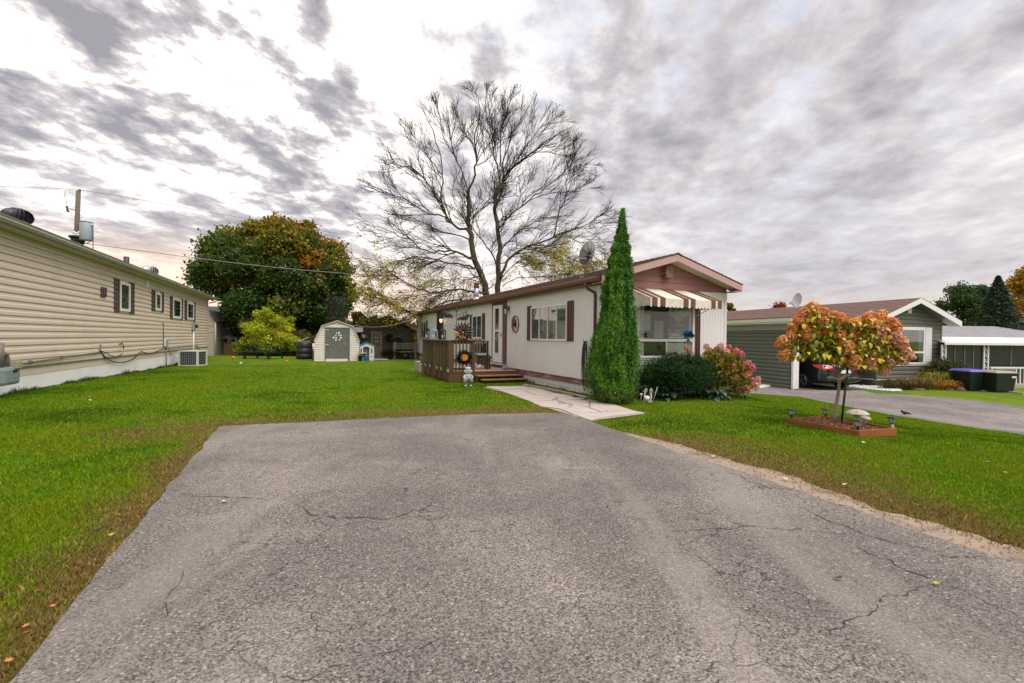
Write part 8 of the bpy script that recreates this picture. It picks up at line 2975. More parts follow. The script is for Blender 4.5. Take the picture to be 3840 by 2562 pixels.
# ------------------------------------------------------------------ big bare locust behind the mobile home
TD = 30.5
tb = at(1845, 1380, TD); tb.z = 0
T = thing("bare_tree", "big nearly bare twin-trunked tree with a few yellow leaves behind the mobile home", "tree", tb)
def qt(x, y, d=0.0):
  return at(1300 + x / 1.742, 300 + y / 1.742, TD + d) - tb
LIMB = [
  # points, start radius, end radius, depth drift
  ([(925, 1420), (905, 1340), (870, 1250), (830, 1150), (812, 1050), (797, 980), (800, 880), (795, 760)], .30, .13, 0),
  ([(795, 760), (840, 620), (850, 500), (835, 380), (870, 250), (860, 140), (835, 80)], .12, .012, -1.5),
  ([(797, 980), (740, 975), (690, 935), (645, 870), (615, 760), (625, 620), (600, 450), (560, 320), (500, 200), (480, 130)], .14, .012, 1.5),
  ([(840, 1180), (760, 1140), (640, 1122), (540, 1125), (460, 1085), (380, 1035), (250, 975), (110, 935)], .13, .010, -2.5),
  ([(690, 935), (600, 880), (520, 868), (400, 790), (280, 745), (150, 700)], .10, .010, -2),
  ([(645, 870), (560, 720), (460, 600), (330, 548), (240, 540), (130, 505)], .09, .010, 2),
  ([(870, 1250), (800, 1212), (680, 1200), (560, 1170), (450, 1150), (330, 1180), (230, 1240), (130, 1290)], .11, .010, -3),
  ([(905, 1385), (830, 1385), (700, 1372), (600, 1388), (500, 1370), (400, 1330), (300, 1270), (200, 1180), (60, 1170)], .12, .010, -3.5),
  ([(880, 1420), (760, 1440), (620, 1460), (480, 1530), (380, 1510), (280, 1460), (160, 1420), (80, 1370)], .11, .010, -4.0),
  ([(560, 1480), (440, 1545), (330, 1560), (230, 1540), (130, 1555)], .06, .008, -2.0),
  ([(990, 1420), (990, 1250), (1003, 1120), (985, 980), (965, 850), (985, 740), (1025, 640), (1100, 560), (1200, 480), (1300, 400), (1400, 340), (1490, 285)], .26, .012, 1),
  ([(965, 850), (1000, 720), (990, 600), (960, 480), (970, 350), (930, 200), (915, 80)], .10, .010, -1),
  ([(1025, 640), (1030, 500), (1090, 350), (1150, 240), (1205, 140), (1235, 65)], .09, .010, 2.5),
  ([(1000, 560), (1005, 430), (1010, 300), (1060, 170), (1080, 60)], .07, .010, -2),
  ([(795, 760), (765, 640), (700, 480), (690, 350), (715, 220), (680, 90)], .08, .010, 1),
  ([(850, 560), (940, 500), (985, 390), (940, 260)], .06, .010, 2),
  ([(1000, 1300), (1050, 1180), (1180, 1085), (1300, 1050), (1400, 1000), (1530, 960), (1650, 890), (1750, 810)], .15, .010, 0),
  ([(1350, 1028), (1382, 880), (1430, 760), (1440, 640), (1500, 480), (1570, 390)], .08, .010, 1),
  ([(1180, 1085), (1350, 1092), (1440, 1150), (1510, 1245)], .07, .010, -1),
  ([(1430, 760), (1540, 700), (1660, 615)], .04, .008, 2),
  ([(985, 980), (1080, 870), (1200, 780), (1300, 700), (1420, 600), (1510, 520)], .09, .010, -3),
  ([(797, 940), (860, 860), (950, 770), (1080, 760), (1220, 650)], .08, .010, 3),
  ([(1003, 1120), (1100, 1010), (1220, 930), (1330, 880)], .08, .010, 3),
  ([(812, 1050), (700, 1010), (560, 960), (420, 900), (300, 880)], .08, .010, 3),
  ([(990, 1250), (940, 1120), (860, 1020), (760, 900), (700, 780)], .09, .012, -2.5),
  ([(1400, 1000), (1500, 1050), (1600, 1090), (1700, 1110)], .05, .008, 1),
  ([(1010, 1300), (1080, 1220), (1180, 1170), (1300, 1190)], .05, .008, -2),
  ([(1020, 1350), (1120, 1290), (1250, 1290), (1390, 1270)], .05, .008, -1),
  ([(1003, 1200), (1100, 1130), (1200, 1110), (1300, 1150)], .05, .008, -3),
  ([(480, 1530), (400, 1590), (300, 1612), (200, 1600), (130, 1560)], .05, .008, -3.5),
  ([(500, 1520), (440, 1620), (360, 1670), (290, 1690)], .04, .008, -3.5),
  ([(400, 1590), (300, 1650), (220, 1680)], .03, .008, -4.5),
  ([(600, 1388), (480, 1420), (350, 1440), (240, 1400)], .05, .008, -2),
  ([(900, 1330), (800, 1300), (680, 1310), (560, 1280)], .05, .008, -2),
  ([(625, 620), (540, 520), (440, 400), (350, 290)], .06, .008, 0),
  ([(700, 480), (620, 330), (590, 190)], .05, .008, -1),
  ([(1100, 560), (1180, 420), (1290, 280), (1380, 170)], .06, .008, -1),
  ([(1200, 480), (1330, 470), (1440, 400), (1500, 290)], .05, .008, 1),
]
random.seed(5)
twigs = []          # (points, r0, r1, level)


def wob(pts, r0, r1, sub=3, amp=.06):
  out = []
  n = len(pts)
  for i in range(n - 1):
    a = pts[max(0, i - 1)]; b_ = pts[i]; c = pts[i + 1]; d = pts[min(n - 1, i + 2)]
    for k in range(sub):
      t_ = k / sub
      p = 0.5 * ((2 * b_) + (c - a) * t_ + (2 * a - 5 * b_ + 4 * c - d) * t_ ** 2 + (-a + 3 * b_ - 3 * c + d) * t_ ** 3)
      if k: p = p + Vector((random.gauss(0, amp), random.gauss(0, amp), random.gauss(0, amp)))
      out.append(p)
  out.append(pts[-1])
  m = len(out)
  return out, [r0 + (r1 - r0) * (i / (m - 1)) ** .8 for i in range(m)]


center = qt(850, 1000)
ecen = qt(900, 850)
def spawn(pts, rs, level):
  if level > 3: return
  n = len(pts)
  L = sum((pts[i + 1] - pts[i]).length for i in range(n - 1))
  cnt = {1: int(L * 1.5) + 2, 2: int(L * 3.0) + 2, 3: int(L * 3.5) + 1}[level]
  for k in range(cnt):
    f = random.uniform(.18 if level == 1 else .12, .99)
    i = min(n - 2, int(f * (n - 1)))
    p = pts[i].lerp(pts[i + 1], f * (n - 1) - i)
    d = (pts[i + 1] - pts[i]).normalized()
    out = (p - center); out.y *= 1.0
    out.normalize()
    rnd = Vector((random.gauss(0, 1), random.gauss(0, 1), random.gauss(0, 1))).normalized()
    side = (rnd - d * rnd.dot(d)).normalized()
    dirn = (d * random.uniform(.6, 1.0) + side * random.uniform(.4, .95) + out * .5 + Vector((0, 0, .10))).normalized()
    ln = {1: random.uniform(1.4, 3.6), 2: random.uniform(.6, 1.5), 3: random.uniform(.35, .8)}[level] * (1.15 - (.6 if level == 1 else .35) * f)
    r0 = {1: min(rs[i] * .55, .035), 2: .0135, 3: .0085}[level]
    r1 = {1: .008, 2: .006, 3: .004}[level]
    ns = {1: 8, 2: 5, 3: 3}[level]
    q = [p]
    dd = dirn.copy()
    for s in range(ns):
      dd = (dd + Vector((random.gauss(0, .15), random.gauss(0, .15), random.gauss(0, .13) + .03))).normalized()
      nx_ = q[-1] + dd * ln / ns
      e_ = nx_ - ecen
      if nx_.z < 2.1 + .25 * noise.noise(nx_): break
      if (e_.x / (8.3 if e_.z > 0 else 9.6)) ** 2 + (e_.y / 6.5) ** 2 + (e_.z / (7.7 if e_.z > 0 else 13)) ** 2 > 1: break
      q.append(nx_)
    if len(q) < 2: continue
    ns = len(q) - 1
    rr = [r0 + (r1 - r0) * j / ns for j in range(ns + 1)]
    twigs.append((q, rr, level))
    spawn(q, rr, level + 1)


limb_pts = []
for (pts, r0, r1, dd) in LIMB:
  n = len(pts)
  base_d = 0.0
  if r0 < .24: base_d = dd * .12
  P3 = [qt(x, y, base_d + dd * (i / (n - 1)) ** 1.2) for i, (x, y) in enumerate(pts)]
  if pts[0][1] >= 1415: P3[0].z = -.1; P3.insert(1, P3[0].lerp(P3[1], .7))
  q, rr = wob(P3, r0 * (.64 if r0 < .24 else .82), r1, 3, .05)
  limb_pts.append((q, rr))
  m_ = MB()
  m_.tube(q, rr, 9 if r0 > .2 else 7)
  m_.build("trunk" if r0 > .24 else "branch", M['bark'], T)
  spawn(q, rr, 1)
# twigs merged by size class: numberless, so one mesh of the tree
m_ = MB()
for (q, rr, lv) in twigs:
  m_.tube(q, rr, 4 if lv == 1 else 3, cap=False, smooth=True)
o = m_.build("twigs", M['twig'], T, kind='stuff')
print("twigs", len(twigs))
# sparse leaves: thick low down, nearly none at the top
tips = []
tcol = []
for (q, rr, lv) in twigs:
  if lv < 2: continue
  p = q[-1]
  zpx = p.z
  low = 1 - sstep((zpx - 4.0) / 5.0)
  patch = noise.noise(Vector((p.x * .55, p.y * .55, p.z * .55))) * .5 + .5
  right_low = sstep((p.x - 0) / 2.0) * (1 - sstep((p.z - 5.5) / 2.0))
  left_low = sstep((-p.x - 2.5) / 3.0) * (1 - sstep((p.z - 4.5) / 2.2))
  pr = .012 + low * .22 * sstep((patch - .34) / .3) + right_low * .6 + left_low * .30
  gold = p.z < 4.0 and abs(1920 + FOC * (tb.x + p.x) / (tb.y + p.y) - 1505) < 75
  if gold: pr = .45
  elif p.z < 3.4 and p.x < -5: pr = .06
  if random.random() < pr:
    for _ in range(random.randint(6, 18)):
      j = random.randint(1, len(q) - 1)
      tips.append(q[j] + Vector((random.gauss(0, .12), random.gauss(0, .12), random.gauss(0, .12) - .05)))
      tcol.append((.50, .34, .012) if gold and random.random() < .6 else ((.50, .40, .012), (.34, .34, .015), (.52, .31, .012), (.20, .25, .02))[min(3, int(random.random() ** 1.3 * 4))])
cen = np.array([tuple(v) for v in tips])
leaf_obj("foliage", cen, .12 * (.6 + .7 * NR.rand(len(cen))), np.array(tcol) * np.exp(NR.normal(size=(len(cen), 1)) * .2), M['leaf'], T, aspect=.5)
print("leaves", len(cen))

# ------------------------------------------------------------------ cedar column
cb = gnd(2298, 1511)
cb = at(2298, 1500, 10.25); cb.z = 0
T = thing("columnar_cedar", "tall bright green columnar cedar standing at the corner of the mobile home", "tree", cb)
px2m = cb.y / FOC
PRC = [(1513, 60, 0), (1480, 92, 0), (1400, 97, 0), (1300, 89, 4), (1200, 73, 8), (1100, 58, 13), (1030, 46, 17), (960, 36, 21), (900, 25, 24), (850, 14, 26), (800, 5, 28), (783, 1, 29)]
hz = [(1269 - p[0]) * px2m + CZ for p in PRC]
hr = [p[1] * px2m for p in PRC]
hx = [p[2] * px2m for p in PRC]
n = 165000
u = NR.rand(n)
zz = np.interp(u ** .72, [0, 1], [hz[0], hz[-1]])
order = np.argsort(hz)
rad = .95 * np.interp(zz, np.array(hz)[order], np.array(hr)[order]) + np.where((zz > 2.2) & (zz < 3.6), .02 * np.sin(zz * 23), 0)
offx = np.interp(zz, np.array(hz)[order], np.array(hx)[order])
keep = NR.rand(n) < np.clip(rad / .55, .12, 1)
zz, rad, offx = zz[keep], rad[keep], offx[keep]
n = len(zz)
th = NR.rand(n) * 2 * np.pi
nzv = np.array([.8 * noise.noise(Vector((math.cos(a) * 1.2, math.sin(a) * 1.2, z * .8 + 5))) + noise.noise(Vector((math.cos(a) * 2.6, math.sin(a) * 2.6, z * 1.7))) + .55 * noise.noise(Vector((math.cos(a) * 8, math.sin(a) * 8, z * 4.0))) for a, z in zip(th, zz)])
lay = 1 - np.abs(NR.normal(size=n)) * .16
rr = rad * lay * (1 + .27 * nzv) + .02 * NR.normal(size=n)
cen = np.stack([offx + rr * np.cos(th), rr * np.sin(th), zz], 1)
nrm = np.stack([np.cos(th), np.sin(th), np.full(n, .25)], 1)
col = jitcol((.040, .132, .010), n, .32, .06)
lt = (nzv > .12) | (NR.rand(n) < .12)
col[lt] = jitcol((.090, .225, .014), int(lt.sum()), .22)
brn = (zz < .35) & (NR.rand(n) < .25)
col[brn] = jitcol((.13, .10, .02), int(brn.sum()), .2)
upv = np.stack([np.cos(th) * .35, np.sin(th) * .35, np.full(n, 1.0)], 1)
leaf_obj("foliage", cen, .038 * (.6 + .8 * NR.rand(n)), col, M['needle'], T, aspect=.45, nrm=nrm, jit=.55, up=upv)
m_ = MB(); m_.tube([(0, 0, -.05), (.05, 0, 1.5), (.18, 0, 3.6)], [.07, .05, .015], 8); m_.build("trunk", M['bark'], T)
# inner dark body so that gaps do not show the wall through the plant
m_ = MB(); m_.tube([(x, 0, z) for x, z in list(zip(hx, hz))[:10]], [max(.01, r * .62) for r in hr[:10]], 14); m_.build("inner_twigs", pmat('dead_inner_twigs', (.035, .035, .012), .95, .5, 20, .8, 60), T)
# side leader
m_ = MB(); m_.tube([(-.05, 0, 2.2), (-.08, 0, 2.75)], [.02, .006], 5); m_.build("side_leader", M['bark'], T)
n = 900
cen = np.stack([-.09 + NR.normal(size=n) * .03, NR.normal(size=n) * .03, 2.3 + NR.rand(n) * .75], 1)
leaf_obj("side_spray", cen, .05, jitcol((.055, .12, .02), n, .25), M['needle'], T, aspect=.35, up=np.tile([0, 0, 1.], (n, 1)))

# ------------------------------------------------------------------ yew
T = bush("rounded_yew", "dark green rounded yew shrub under the end window", "shrub", 2535, 1500, 11.25, .80, .62, .53, (.018, .056, .010), 60000, .042, .35, .3, cols2=(.030, .085, .012), loosen=.42)
T = bush("rounded_yew", "smaller dark yew growing against the pink hydrangea", "shrub", 2625, 1490, 11.6, .50, .45, .50, (.014, .040, .012), 22000, .042, .35, .3, cols2=(.020, .055, .015), loosen=.4)

# ------------------------------------------------------------------ hostas
LEAFM = {}
def leaf_blade(nm, L, Wd, mat, cup=.25, droop=.35, seg=5, heart=True):
  key = (nm, L, Wd)
  if key in LEAFM: return LEAFM[key]
  m_ = MB()
  vs = []
  for i in range(seg + 1):
    t_ = i / seg
    w_ = Wd * math.sin(math.pi * min(1, (t_ * .92 + .08)) ** .8) if heart else Wd * math.sin(math.pi * (t_ * .96 + .02))
    z = L * (cup * math.sin(math.pi * t_ * .6) - droop * t_ * t_)
    y = L * t_
    vs += [(-w_, y, z + w_ * .25), (0, y, z), (w_, y, z + w_ * .25)]
  fs = []
  for i in range(seg):
    b_ = 3 * i
    fs += [(b_, b_ + 1, b_ + 4, b_ + 3), (b_ + 1, b_ + 2, b_ + 5, b_ + 4)]
  m_.add(vs, fs, True)
  LEAFM[key] = m_.mesh("leaf_blade", mat)
  return LEAFM[key]


M['hosta'] = pmat('hosta_leaf', (.022, .062, .024), .45, .3, 6)
M['hosta2'] = pmat('hosta_leaf_blue', (.030, .060, .036), .45, .3, 6)
M['stalk'] = pmat('green_stalk', (.06, .09, .02), .6)
def hosta(label, px_, py_, dep, n, L, spread, seed):
  g = at(px_, py_, dep); g.z = gz(g.x, g.y)
  T = thing("hosta", label, "plant", g, 0, "hostas at the foot of the shrubs")
  random.seed(seed)
  me1 = leaf_blade("hosta", L, L * .30, M['hosta'])
  me2 = leaf_blade("hosta_b", L * .9, L * .29, M['hosta2'])
  for i in range(n):
    a = random.random() * 2 * math.pi
    r = random.random() ** .6 * spread
    h = random.uniform(.08, .30) * (1 - r / spread * .4)
    place_mesh("leaf", me1 if i % 2 else me2, T, (r * math.cos(a), r * math.sin(a) * .7, h), (random.uniform(-.5, .45), random.uniform(-.3, .3), a - math.pi / 2), random.uniform(.75, 1.15))
  m_ = MB()
  for i in range(10):
    a = random.random() * 6.28
    m_.tube([(0, 0, 0), (spread * .3 * math.cos(a), spread * .3 * math.sin(a), .16), (spread * .6 * math.cos(a), spread * .5 * math.sin(a), .22)], .006, 4)
  m_.build("stalk", M['stalk'], T)


hosta("dark green hosta between the cedar and the skeleton", 2400, 1500, 10.95, 46, .20, .34, 1)
hosta("dark green hosta behind the skeleton's raised arms", 2440, 1500, 11.1, 50, .20, .36, 2)
hosta("broad-leaved hosta beside the skeleton, before the rounded yew", 2484, 1505, 10.95, 60, .22, .36, 3)
hosta("dark hosta clump between the yew and the pink hydrangea", 2668, 1500, 11.1, 60, .22, .40, 4)

# ------------------------------------------------------------------ hydrangea flower heads
def head_mesh(nm, n, r, c1, c2, elong=1.15):
  p = NR.normal(size=(n, 3)); p /= np.linalg.norm(p, axis=1, keepdims=True)
  p[:, 2] = np.where(p[:, 2] < -.6, -p[:, 2], p[:, 2])
  cen = p * r * (.72 + .30 * NR.rand(n, 1)) * np.array([1, 1, elong])
  col = jitcol(c1, n, .28, .10)
  k = NR.rand(n) < .35
  col[k] = jitcol(c2, int(k.sum()), .25, .08)
  o = np_mesh(nm, leaf_polys(cen, r * .40 * (.7 + .5 * NR.rand(n)), p, .85, .45, None, .12), 4, M['petal'], col)
  me = o.data
  bpy.data.objects.remove(o)
  return me


heads_orange = [head_mesh("flower_head", 330, .085, (.80, .36, .11), (.86, .52, .26)), head_mesh("flower_head", 330, .085, (.76, .29, .08), (.84, .44, .20)), head_mesh("flower_head", 330, .085, (.82, .45, .30), (.80, .35, .18)), head_mesh("flower_head", 330, .085, (.76, .31, .19), (.86, .56, .42))]
heads_pink = [head_mesh("flower_head", 260, .085, (.66, .20, .17), (.76, .38, .31), 1.3), head_mesh("flower_head", 260, .085, (.72, .30, .25), (.80, .48, .38), 1.3), head_mesh("flower_head", 260, .085, (.60, .16, .15), (.70, .30, .26), 1.3)]

# standard hydrangea in the planter
HG = gnd(*q8(815, 1262))
T = thing("standard_hydrangea", "small standard hydrangea tree with orange-pink flower heads, tied to a dark stake", "tree", HG)
hd = HG.y
def qh(x, y, d=0.0): return at(2660 + x / z5, 1000 + y / z5, hd + d) - HG
m_ = MB(); m_.tube([Vector((0, 0, 0)), qh(1052, 1240), qh(1068, 1150), qh(1085, 1050), qh(1092, 950), qh(1088, 880)], [.030, .027, .025, .024, .024, .026], 9); m_.build("trunk", M['bark_light'], T)
for (pts, r) in (([(1088, 900), (1065, 850), (1060, 800), (1000, 740), (930, 680)], .016), ([(1090, 890), (1120, 840), (1150, 790), (1230, 720), (1350, 650)], .016), ([(1092, 900), (1110, 870), (1145, 850), (1160, 780), (1180, 640)], .014), ([(1088, 890), (1080, 820), (1085, 740), (1060, 600), (1000, 480)], .014), ([(1095, 880), (1180, 790), (1350, 740), (1530, 690)], .012), ([(1088, 870), (950, 780), (800, 690), (690, 640)], .012)):
  m_ = MB(); m_.tube([qh(x, y, random.uniform(-.15, .15) if i > 1 else 0) for i, (x, y) in enumerate(pts)], [r * (1 - .7 * i / len(pts)) for i in range(len(pts))], 6); m_.build("branch", M['bark_light'], T)
# leaves
outline = [(575, 650), (660, 560), (700, 470), (740, 380), (850, 325), (960, 360), (1060, 395), (1180, 440), (1300, 430), (1420, 425), (1560, 460), (1590, 560), (1630, 650), (1700, 740), (1640, 800), (1500, 880), (1400, 860), (1280, 850), (1180, 850), (1060, 800), (940, 790), (830, 770), (740, 780), (640, 770)]
oc = np.array(outline, dtype=float)
mask_pts = []
n = 0
N = 2300
hm = [leaf_blade("hyd", .085, .028, pmat('hydrangea_leaf_a', (.46, .38, .012), .55, .35, 9), .1, .35), leaf_blade("hyd2", .09, .030, pmat('hydrangea_leaf_b', (.28, .31, .014), .55, .35, 9), .1, .3), leaf_blade("hyd3", .08, .026, pmat('hydrangea_leaf_c', (.68, .42, .012), .55, .35, 9), .1, .4), leaf_blade("hyd4", .09, .030, pmat('hydrangea_leaf_d', (.11, .17, .018), .55, .35, 9), .1, .35)]
x = 575 + NR.rand(N * 4) * 1130; y = 330 + NR.rand(N * 4) * 560
shr = np.array([1130, 610.])
k = inside([tuple((np.array(p) - shr) * .93 + shr) for p in outline], x, y)
x, y = x[k][:N], y[k][:N]
allm = MB()
P_, C_ = [], []
# leaves past the first 300 become one part of the plant
cnt = 0
rest_v, rest_c = [], []
for a, b_ in zip(x, y):
  dmax = .42 * math.sqrt(max(.05, 1 - ((a - 1130) / 560) ** 2))
  d = random.uniform(-dmax, dmax)
  p = qh(a, b_, d)
  rot = (random.uniform(-1.3, .2), random.uniform(-.5, .5), random.random() * 6.28)
  me_ = random.choices(hm, (40, 32, 12, 16))[0]
  if d < -.05 and cnt < 300:
    place_mesh("leaf", me_, T, p, rot, random.uniform(.8, 1.3)); cnt += 1
  else:
    mm = Matrix.Translation(p) @ Matrix.Rotation(rot[2], 4, 'Z') @ Matrix.Rotation(rot[0], 4, 'X') @ Matrix.Scale(random.uniform(.8, 1.3), 4)
    allm.cur = hm.index(me_)
    allm.add([mm @ v.co for v in me_.vertices], [tuple(f.vertices) for f in me_.polygons], True)
allm.build("foliage", [m.materials[0] for m in hm], T, kind='stuff')
# heads (photo positions) plus some behind
HP = [(790, 395, 1), (870, 365, 1.3), (955, 390, 1), (755, 460, 1.1), (1045, 420, .9), (700, 520, 1.1), (870, 510, 1.2), (1110, 450, 1.2), (1150, 475, 1), (1235, 480, 1), (1325, 440, .95), (1420, 450, 1.3), (1540, 495, 1.3), (690, 590, 1), (625, 635, 1.2), (590, 665, .8), (635, 745, 1.25), (800, 575, 1.2), (870, 555, 1.1), (970, 555, 1), (1095, 585, 1.1), (1110, 640, 1), (1190, 615, 1), (1240, 590, 1.2), (1145, 690, 1.3), (1258, 675, 1.1), (1330, 600, 1.1), (1420, 570, 1.3), (1460, 530, 1), (1540, 590, 1.3), (1505, 640, 1.3), (1600, 645, 1.2), (1420, 690, .8), (1640, 740, 1.4), (1690, 760, .9), (1605, 790, 1.2), (1500, 820, 1.0), (1465, 885, 1.0), (1345, 790, 1.3), (1345, 835, 1.2), (1215, 795, 1.15), (1118, 788, .8), (1190, 560, .9), (1290, 530, .9), (1370, 490, 1.1), (960, 460, .8), (820, 610, 1), (720, 500, 1), (1480, 480, 1.1), (1570, 530, 1)]
for i, (a, b_, s) in enumerate(HP):
  d = -.30 * math.sqrt(max(.05, 1 - ((a - 1130) / 620) ** 2)) * random.uniform(.5, 1.1)
  orange = a < 1300 or b_ < 520
  place_mesh("flower_head", heads_orange[random.choice((0, 1)) if orange else random.choice((2, 3))], T, qh(a, b_, d), (random.uniform(-.5, .5), random.uniform(-.5, .5), random.random() * 6), s * random.uniform(.92, 1.08))
for i in range(12):
  a, b_ = random.uniform(680, 1560), random.uniform(400, 780)
  place_mesh("flower_head", heads_orange[i % 4], T, qh(a, b_, random.uniform(.1, .38)), (0, 0, i), random.uniform(.8, 1.1))
# stake and tie
SG = gnd(*q8(915, 1275))
T2 = thing("plant_stake", "dark green stake leaning behind the tied hydrangea trunk", "stake", SG)
m_ = MB(); m_.tube([Vector((0, 0, 0)), at(*q8(1018, 360), SG.y) - SG], .016, 8); m_.build("rod", M['dark_green'], T2)
m_ = MB(); m_.tube([at(*q8(1018, 365), SG.y) - SG, at(*q8(1020, 350), SG.y) - SG], .020, 8); m_.build("tip", M['black'], T2)
a = qh(1080, 945); b_ = at(*q8(1010, 490), SG.y) - HG
m_ = MB()
for s in (0, 1):
  m_.tube([a + Vector((-.035, -.02, 0)), a + Vector((0, -.035, -.005)), (a + b_) / 2 + Vector((0, -.02, -.012 + .03 * s)), b_ + Vector((.02, -.03, .02 * s)), b_ + Vector((.03, .02, .02 * s))], .007, 5)
m_.build("tie", M['bone'], T)

# pink hydrangea bush beside the yew
def qk(x, y, d): return at(2360 + x / 4.7, 1320 + y / 4.7, d)
PB = at(2738, 1500, 11.9); PB.z = gz(PB.x, PB.y)
T = thing("pink_hydrangea_bush", "bushy pink hydrangea with yellowing leaves in front of the grey-green wall", "shrub", PB)
PH = [(1070, 30, 1.1), (1400, -10, 1.2), (1540, -20, 1.1), (1700, 20, 1.3), (1880, 40, 1.1), (1970, 60, 1.2), (1890, -10, .9), (1500, 190, .9), (1640, 120, .8), (1980, 210, 1.0), (2080, 220, 1.1), (2150, 290, 1.3), (2000, 285, 1.0), (1840, 270, .9), (1760, 410, 1.2), (1870, 470, 1.1), (1980, 410, 1.1), (2070, 430, .9), (2110, 380, .9), (1900, 340, .9), (2260, 500, 1.0), (2180, 510, .9), (2260, 560, 1.0), (2220, 610, 1.2), (2060, 670, 1.2), (1920, 680, 1.1), (1770, 645, 1.1), (1420, 645, .8), (1210, 125, .7), (2110, 600, .9), (1750, -60, 1), (1600, -90, 1.0), (1360, -80, 1.0), (1010, -60, .8)]
for (a, b_, s) in PH:
  d = 11.75 + random.uniform(-.35, .25)
  place_mesh("flower_head", random.choice(heads_pink), T, qk(a, b_, d) - PB, (random.uniform(-.6, .6), random.uniform(-.6, .6), random.random() * 6), s * .92)
pin = [(1300, 20), (1500, -60), (1900, 60), (2120, 300), (2030, 450), (2250, 600), (2000, 720), (1850, 800), (1600, 820), (1400, 640), (1380, 300)]
x = 1280 + NR.rand(40000) * 1000; y = -60 + NR.rand(40000) * 880
k = inside(pin, x, y)
x, y = x[k][:7500], y[k][:7500]
P_ = []
for a, b_ in zip(x, y):
  if b_ > 620 and abs(a - 1640) > 260 and random.random() < .6: continue
  P_.append(tuple(qk(a, b_, 11.85 + random.gauss(0, .28)) - PB))
P_ = np.array(P_); P_[:, 2] = np.maximum(P_[:, 2], .05)
c = jitcol((.20, .19, .018), len(P_), .3); k = NR.rand(len(P_)) < .28; c[k] = jitcol((.42, .25, .015), int(k.sum()), .25); k = NR.rand(len(P_)) < .3; c[k] = jitcol((.08, .12, .02), int(k.sum()), .3)
leaf_obj("foliage", P_, .075 * (.7 + .6 * NR.rand(len(P_))), c, M['leaf'], T, aspect=.5)
m_ = MB()
for i in range(22):
  a = random.choice(PH)
  e = qk(a[0], a[1], 11.8) - PB
  m_.tube([(random.gauss(0, .06), random.gauss(0, .05), 0), (e.x * .4, e.y * .4 + random.gauss(0, .05), max(.15, e.z * .55)), e], [.012, .008, .004], 5)
m_.build("stem", M['bark_light'], T)

# ------------------------------------------------------------------ yellow-green bush by the picnic table
yb_g = at(1005, 1330, 31.5); yb_g.z = 0
yl = []
random.seed(21)
for (x_, z_, r_) in ((-1.5, .8, .6), (-1.1, 1.4, .55), (-.5, 1.0, .7), (-.6, 1.9, .6), (.0, 2.3, .55), (.1, 1.5, .7), (.5, 2.5, .5), (.8, 1.9, .6), (.9, 1.1, .7), (1.5, 1.2, .55), (1.9, .8, .5), (-1.9, .5, .4), (.35, 2.9, .35), (-.2, 2.75, .35), (-1.3, 2.0, .3), (.3, .7, .7), (1.3, 2.2, .35), (-.85, 2.45, .3)):
  for q_ in range(3):
    yl.append((x_ + random.gauss(0, .22), random.gauss(0, .5), z_ + random.gauss(0, .18), r_ * random.uniform(.6, .95), random.choice([(.40, .46, .025), (.54, .54, .05), (.30, .40, .03), (.46, .48, .03)])))
crown("yellow_green_bush", "drooping yellow-green bush behind the picnic table", "shrub", yb_g, yl, 26000, .15, None, .6, .05, aspect=.35, limbs=10)
bush("olive_bush", "olive and rusty bush between the yellow-green bush and the composter", "shrub", 1108, 1335, 32, 1.35, 1.0, .95, (.11, .12, .022), 9000, .12, .4, .3, cols2=(.16, .09, .03))
bush("green_bush", "mid green leafy bush behind the composter", "shrub", 1150, 1330, 35, 1.5, 1.1, 1.25, (.045, .105, .022), 10000, .14, .45, .28, cols2=(.07, .14, .03))
bush("grey_willow", "grey-green upright willow beside the maple, above the shed roof", "tree", 1255, 1330, 34, 1.0, .9, 2.4, (.105, .125, .065), 12000, .14, .3, .25, cols2=(.07, .09, .045))
# trees beyond, between maple and barn
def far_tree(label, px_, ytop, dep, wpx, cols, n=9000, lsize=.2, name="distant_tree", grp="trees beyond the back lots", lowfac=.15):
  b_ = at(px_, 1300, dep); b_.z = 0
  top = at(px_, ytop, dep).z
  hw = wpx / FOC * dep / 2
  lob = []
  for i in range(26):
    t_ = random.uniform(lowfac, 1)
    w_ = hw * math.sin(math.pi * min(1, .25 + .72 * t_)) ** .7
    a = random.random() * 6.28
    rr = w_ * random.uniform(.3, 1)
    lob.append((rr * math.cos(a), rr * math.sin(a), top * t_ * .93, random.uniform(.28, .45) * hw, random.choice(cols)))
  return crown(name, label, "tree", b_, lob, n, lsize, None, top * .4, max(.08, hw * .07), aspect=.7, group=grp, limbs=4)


far_tree("bronze-green tree right behind the shed roof peak", 1350, 1172, 42, 110, [(.07, .09, .02), (.13, .10, .02)], 7000)
far_tree("small rusty tree between the shed and the charcoal barn", 1395, 1175, 44, 70, [(.14, .10, .02), (.10, .10, .02)], 5000, .18)
far_tree("loose yellow and orange tree beyond the beige lean-to", 850, 1150, 46, 150, [(.30, .25, .02), (.40, .24, .02), (.12, .14, .03)], 8000)
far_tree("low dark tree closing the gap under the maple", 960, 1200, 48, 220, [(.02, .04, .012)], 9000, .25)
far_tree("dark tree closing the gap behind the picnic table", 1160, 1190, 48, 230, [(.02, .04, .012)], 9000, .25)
far_tree("golden orange shrub tree at the far end of the mobile home", 1545, 1235, 34, 90, [(.34, .18, .012), (.26, .22, .02), (.40, .16, .01)], 7000, .14, grp=None, lowfac=.05)
far_tree("rusty bush behind the far corner of the mobile home", 1560, 1290, 31.8, 60, [(.20, .10, .02), (.12, .10, .03)], 4000, .12, grp=None, lowfac=.05)
# hanging golden sprays of the locust over the barn roof
if 0: far_tree("bright yellow locust sapling hanging over the charcoal barn", 1465, 1190, 28.5, 95, [(.36, .26, .012), (.26, .26, .02)], 3200, .12, grp=None, lowfac=.72)
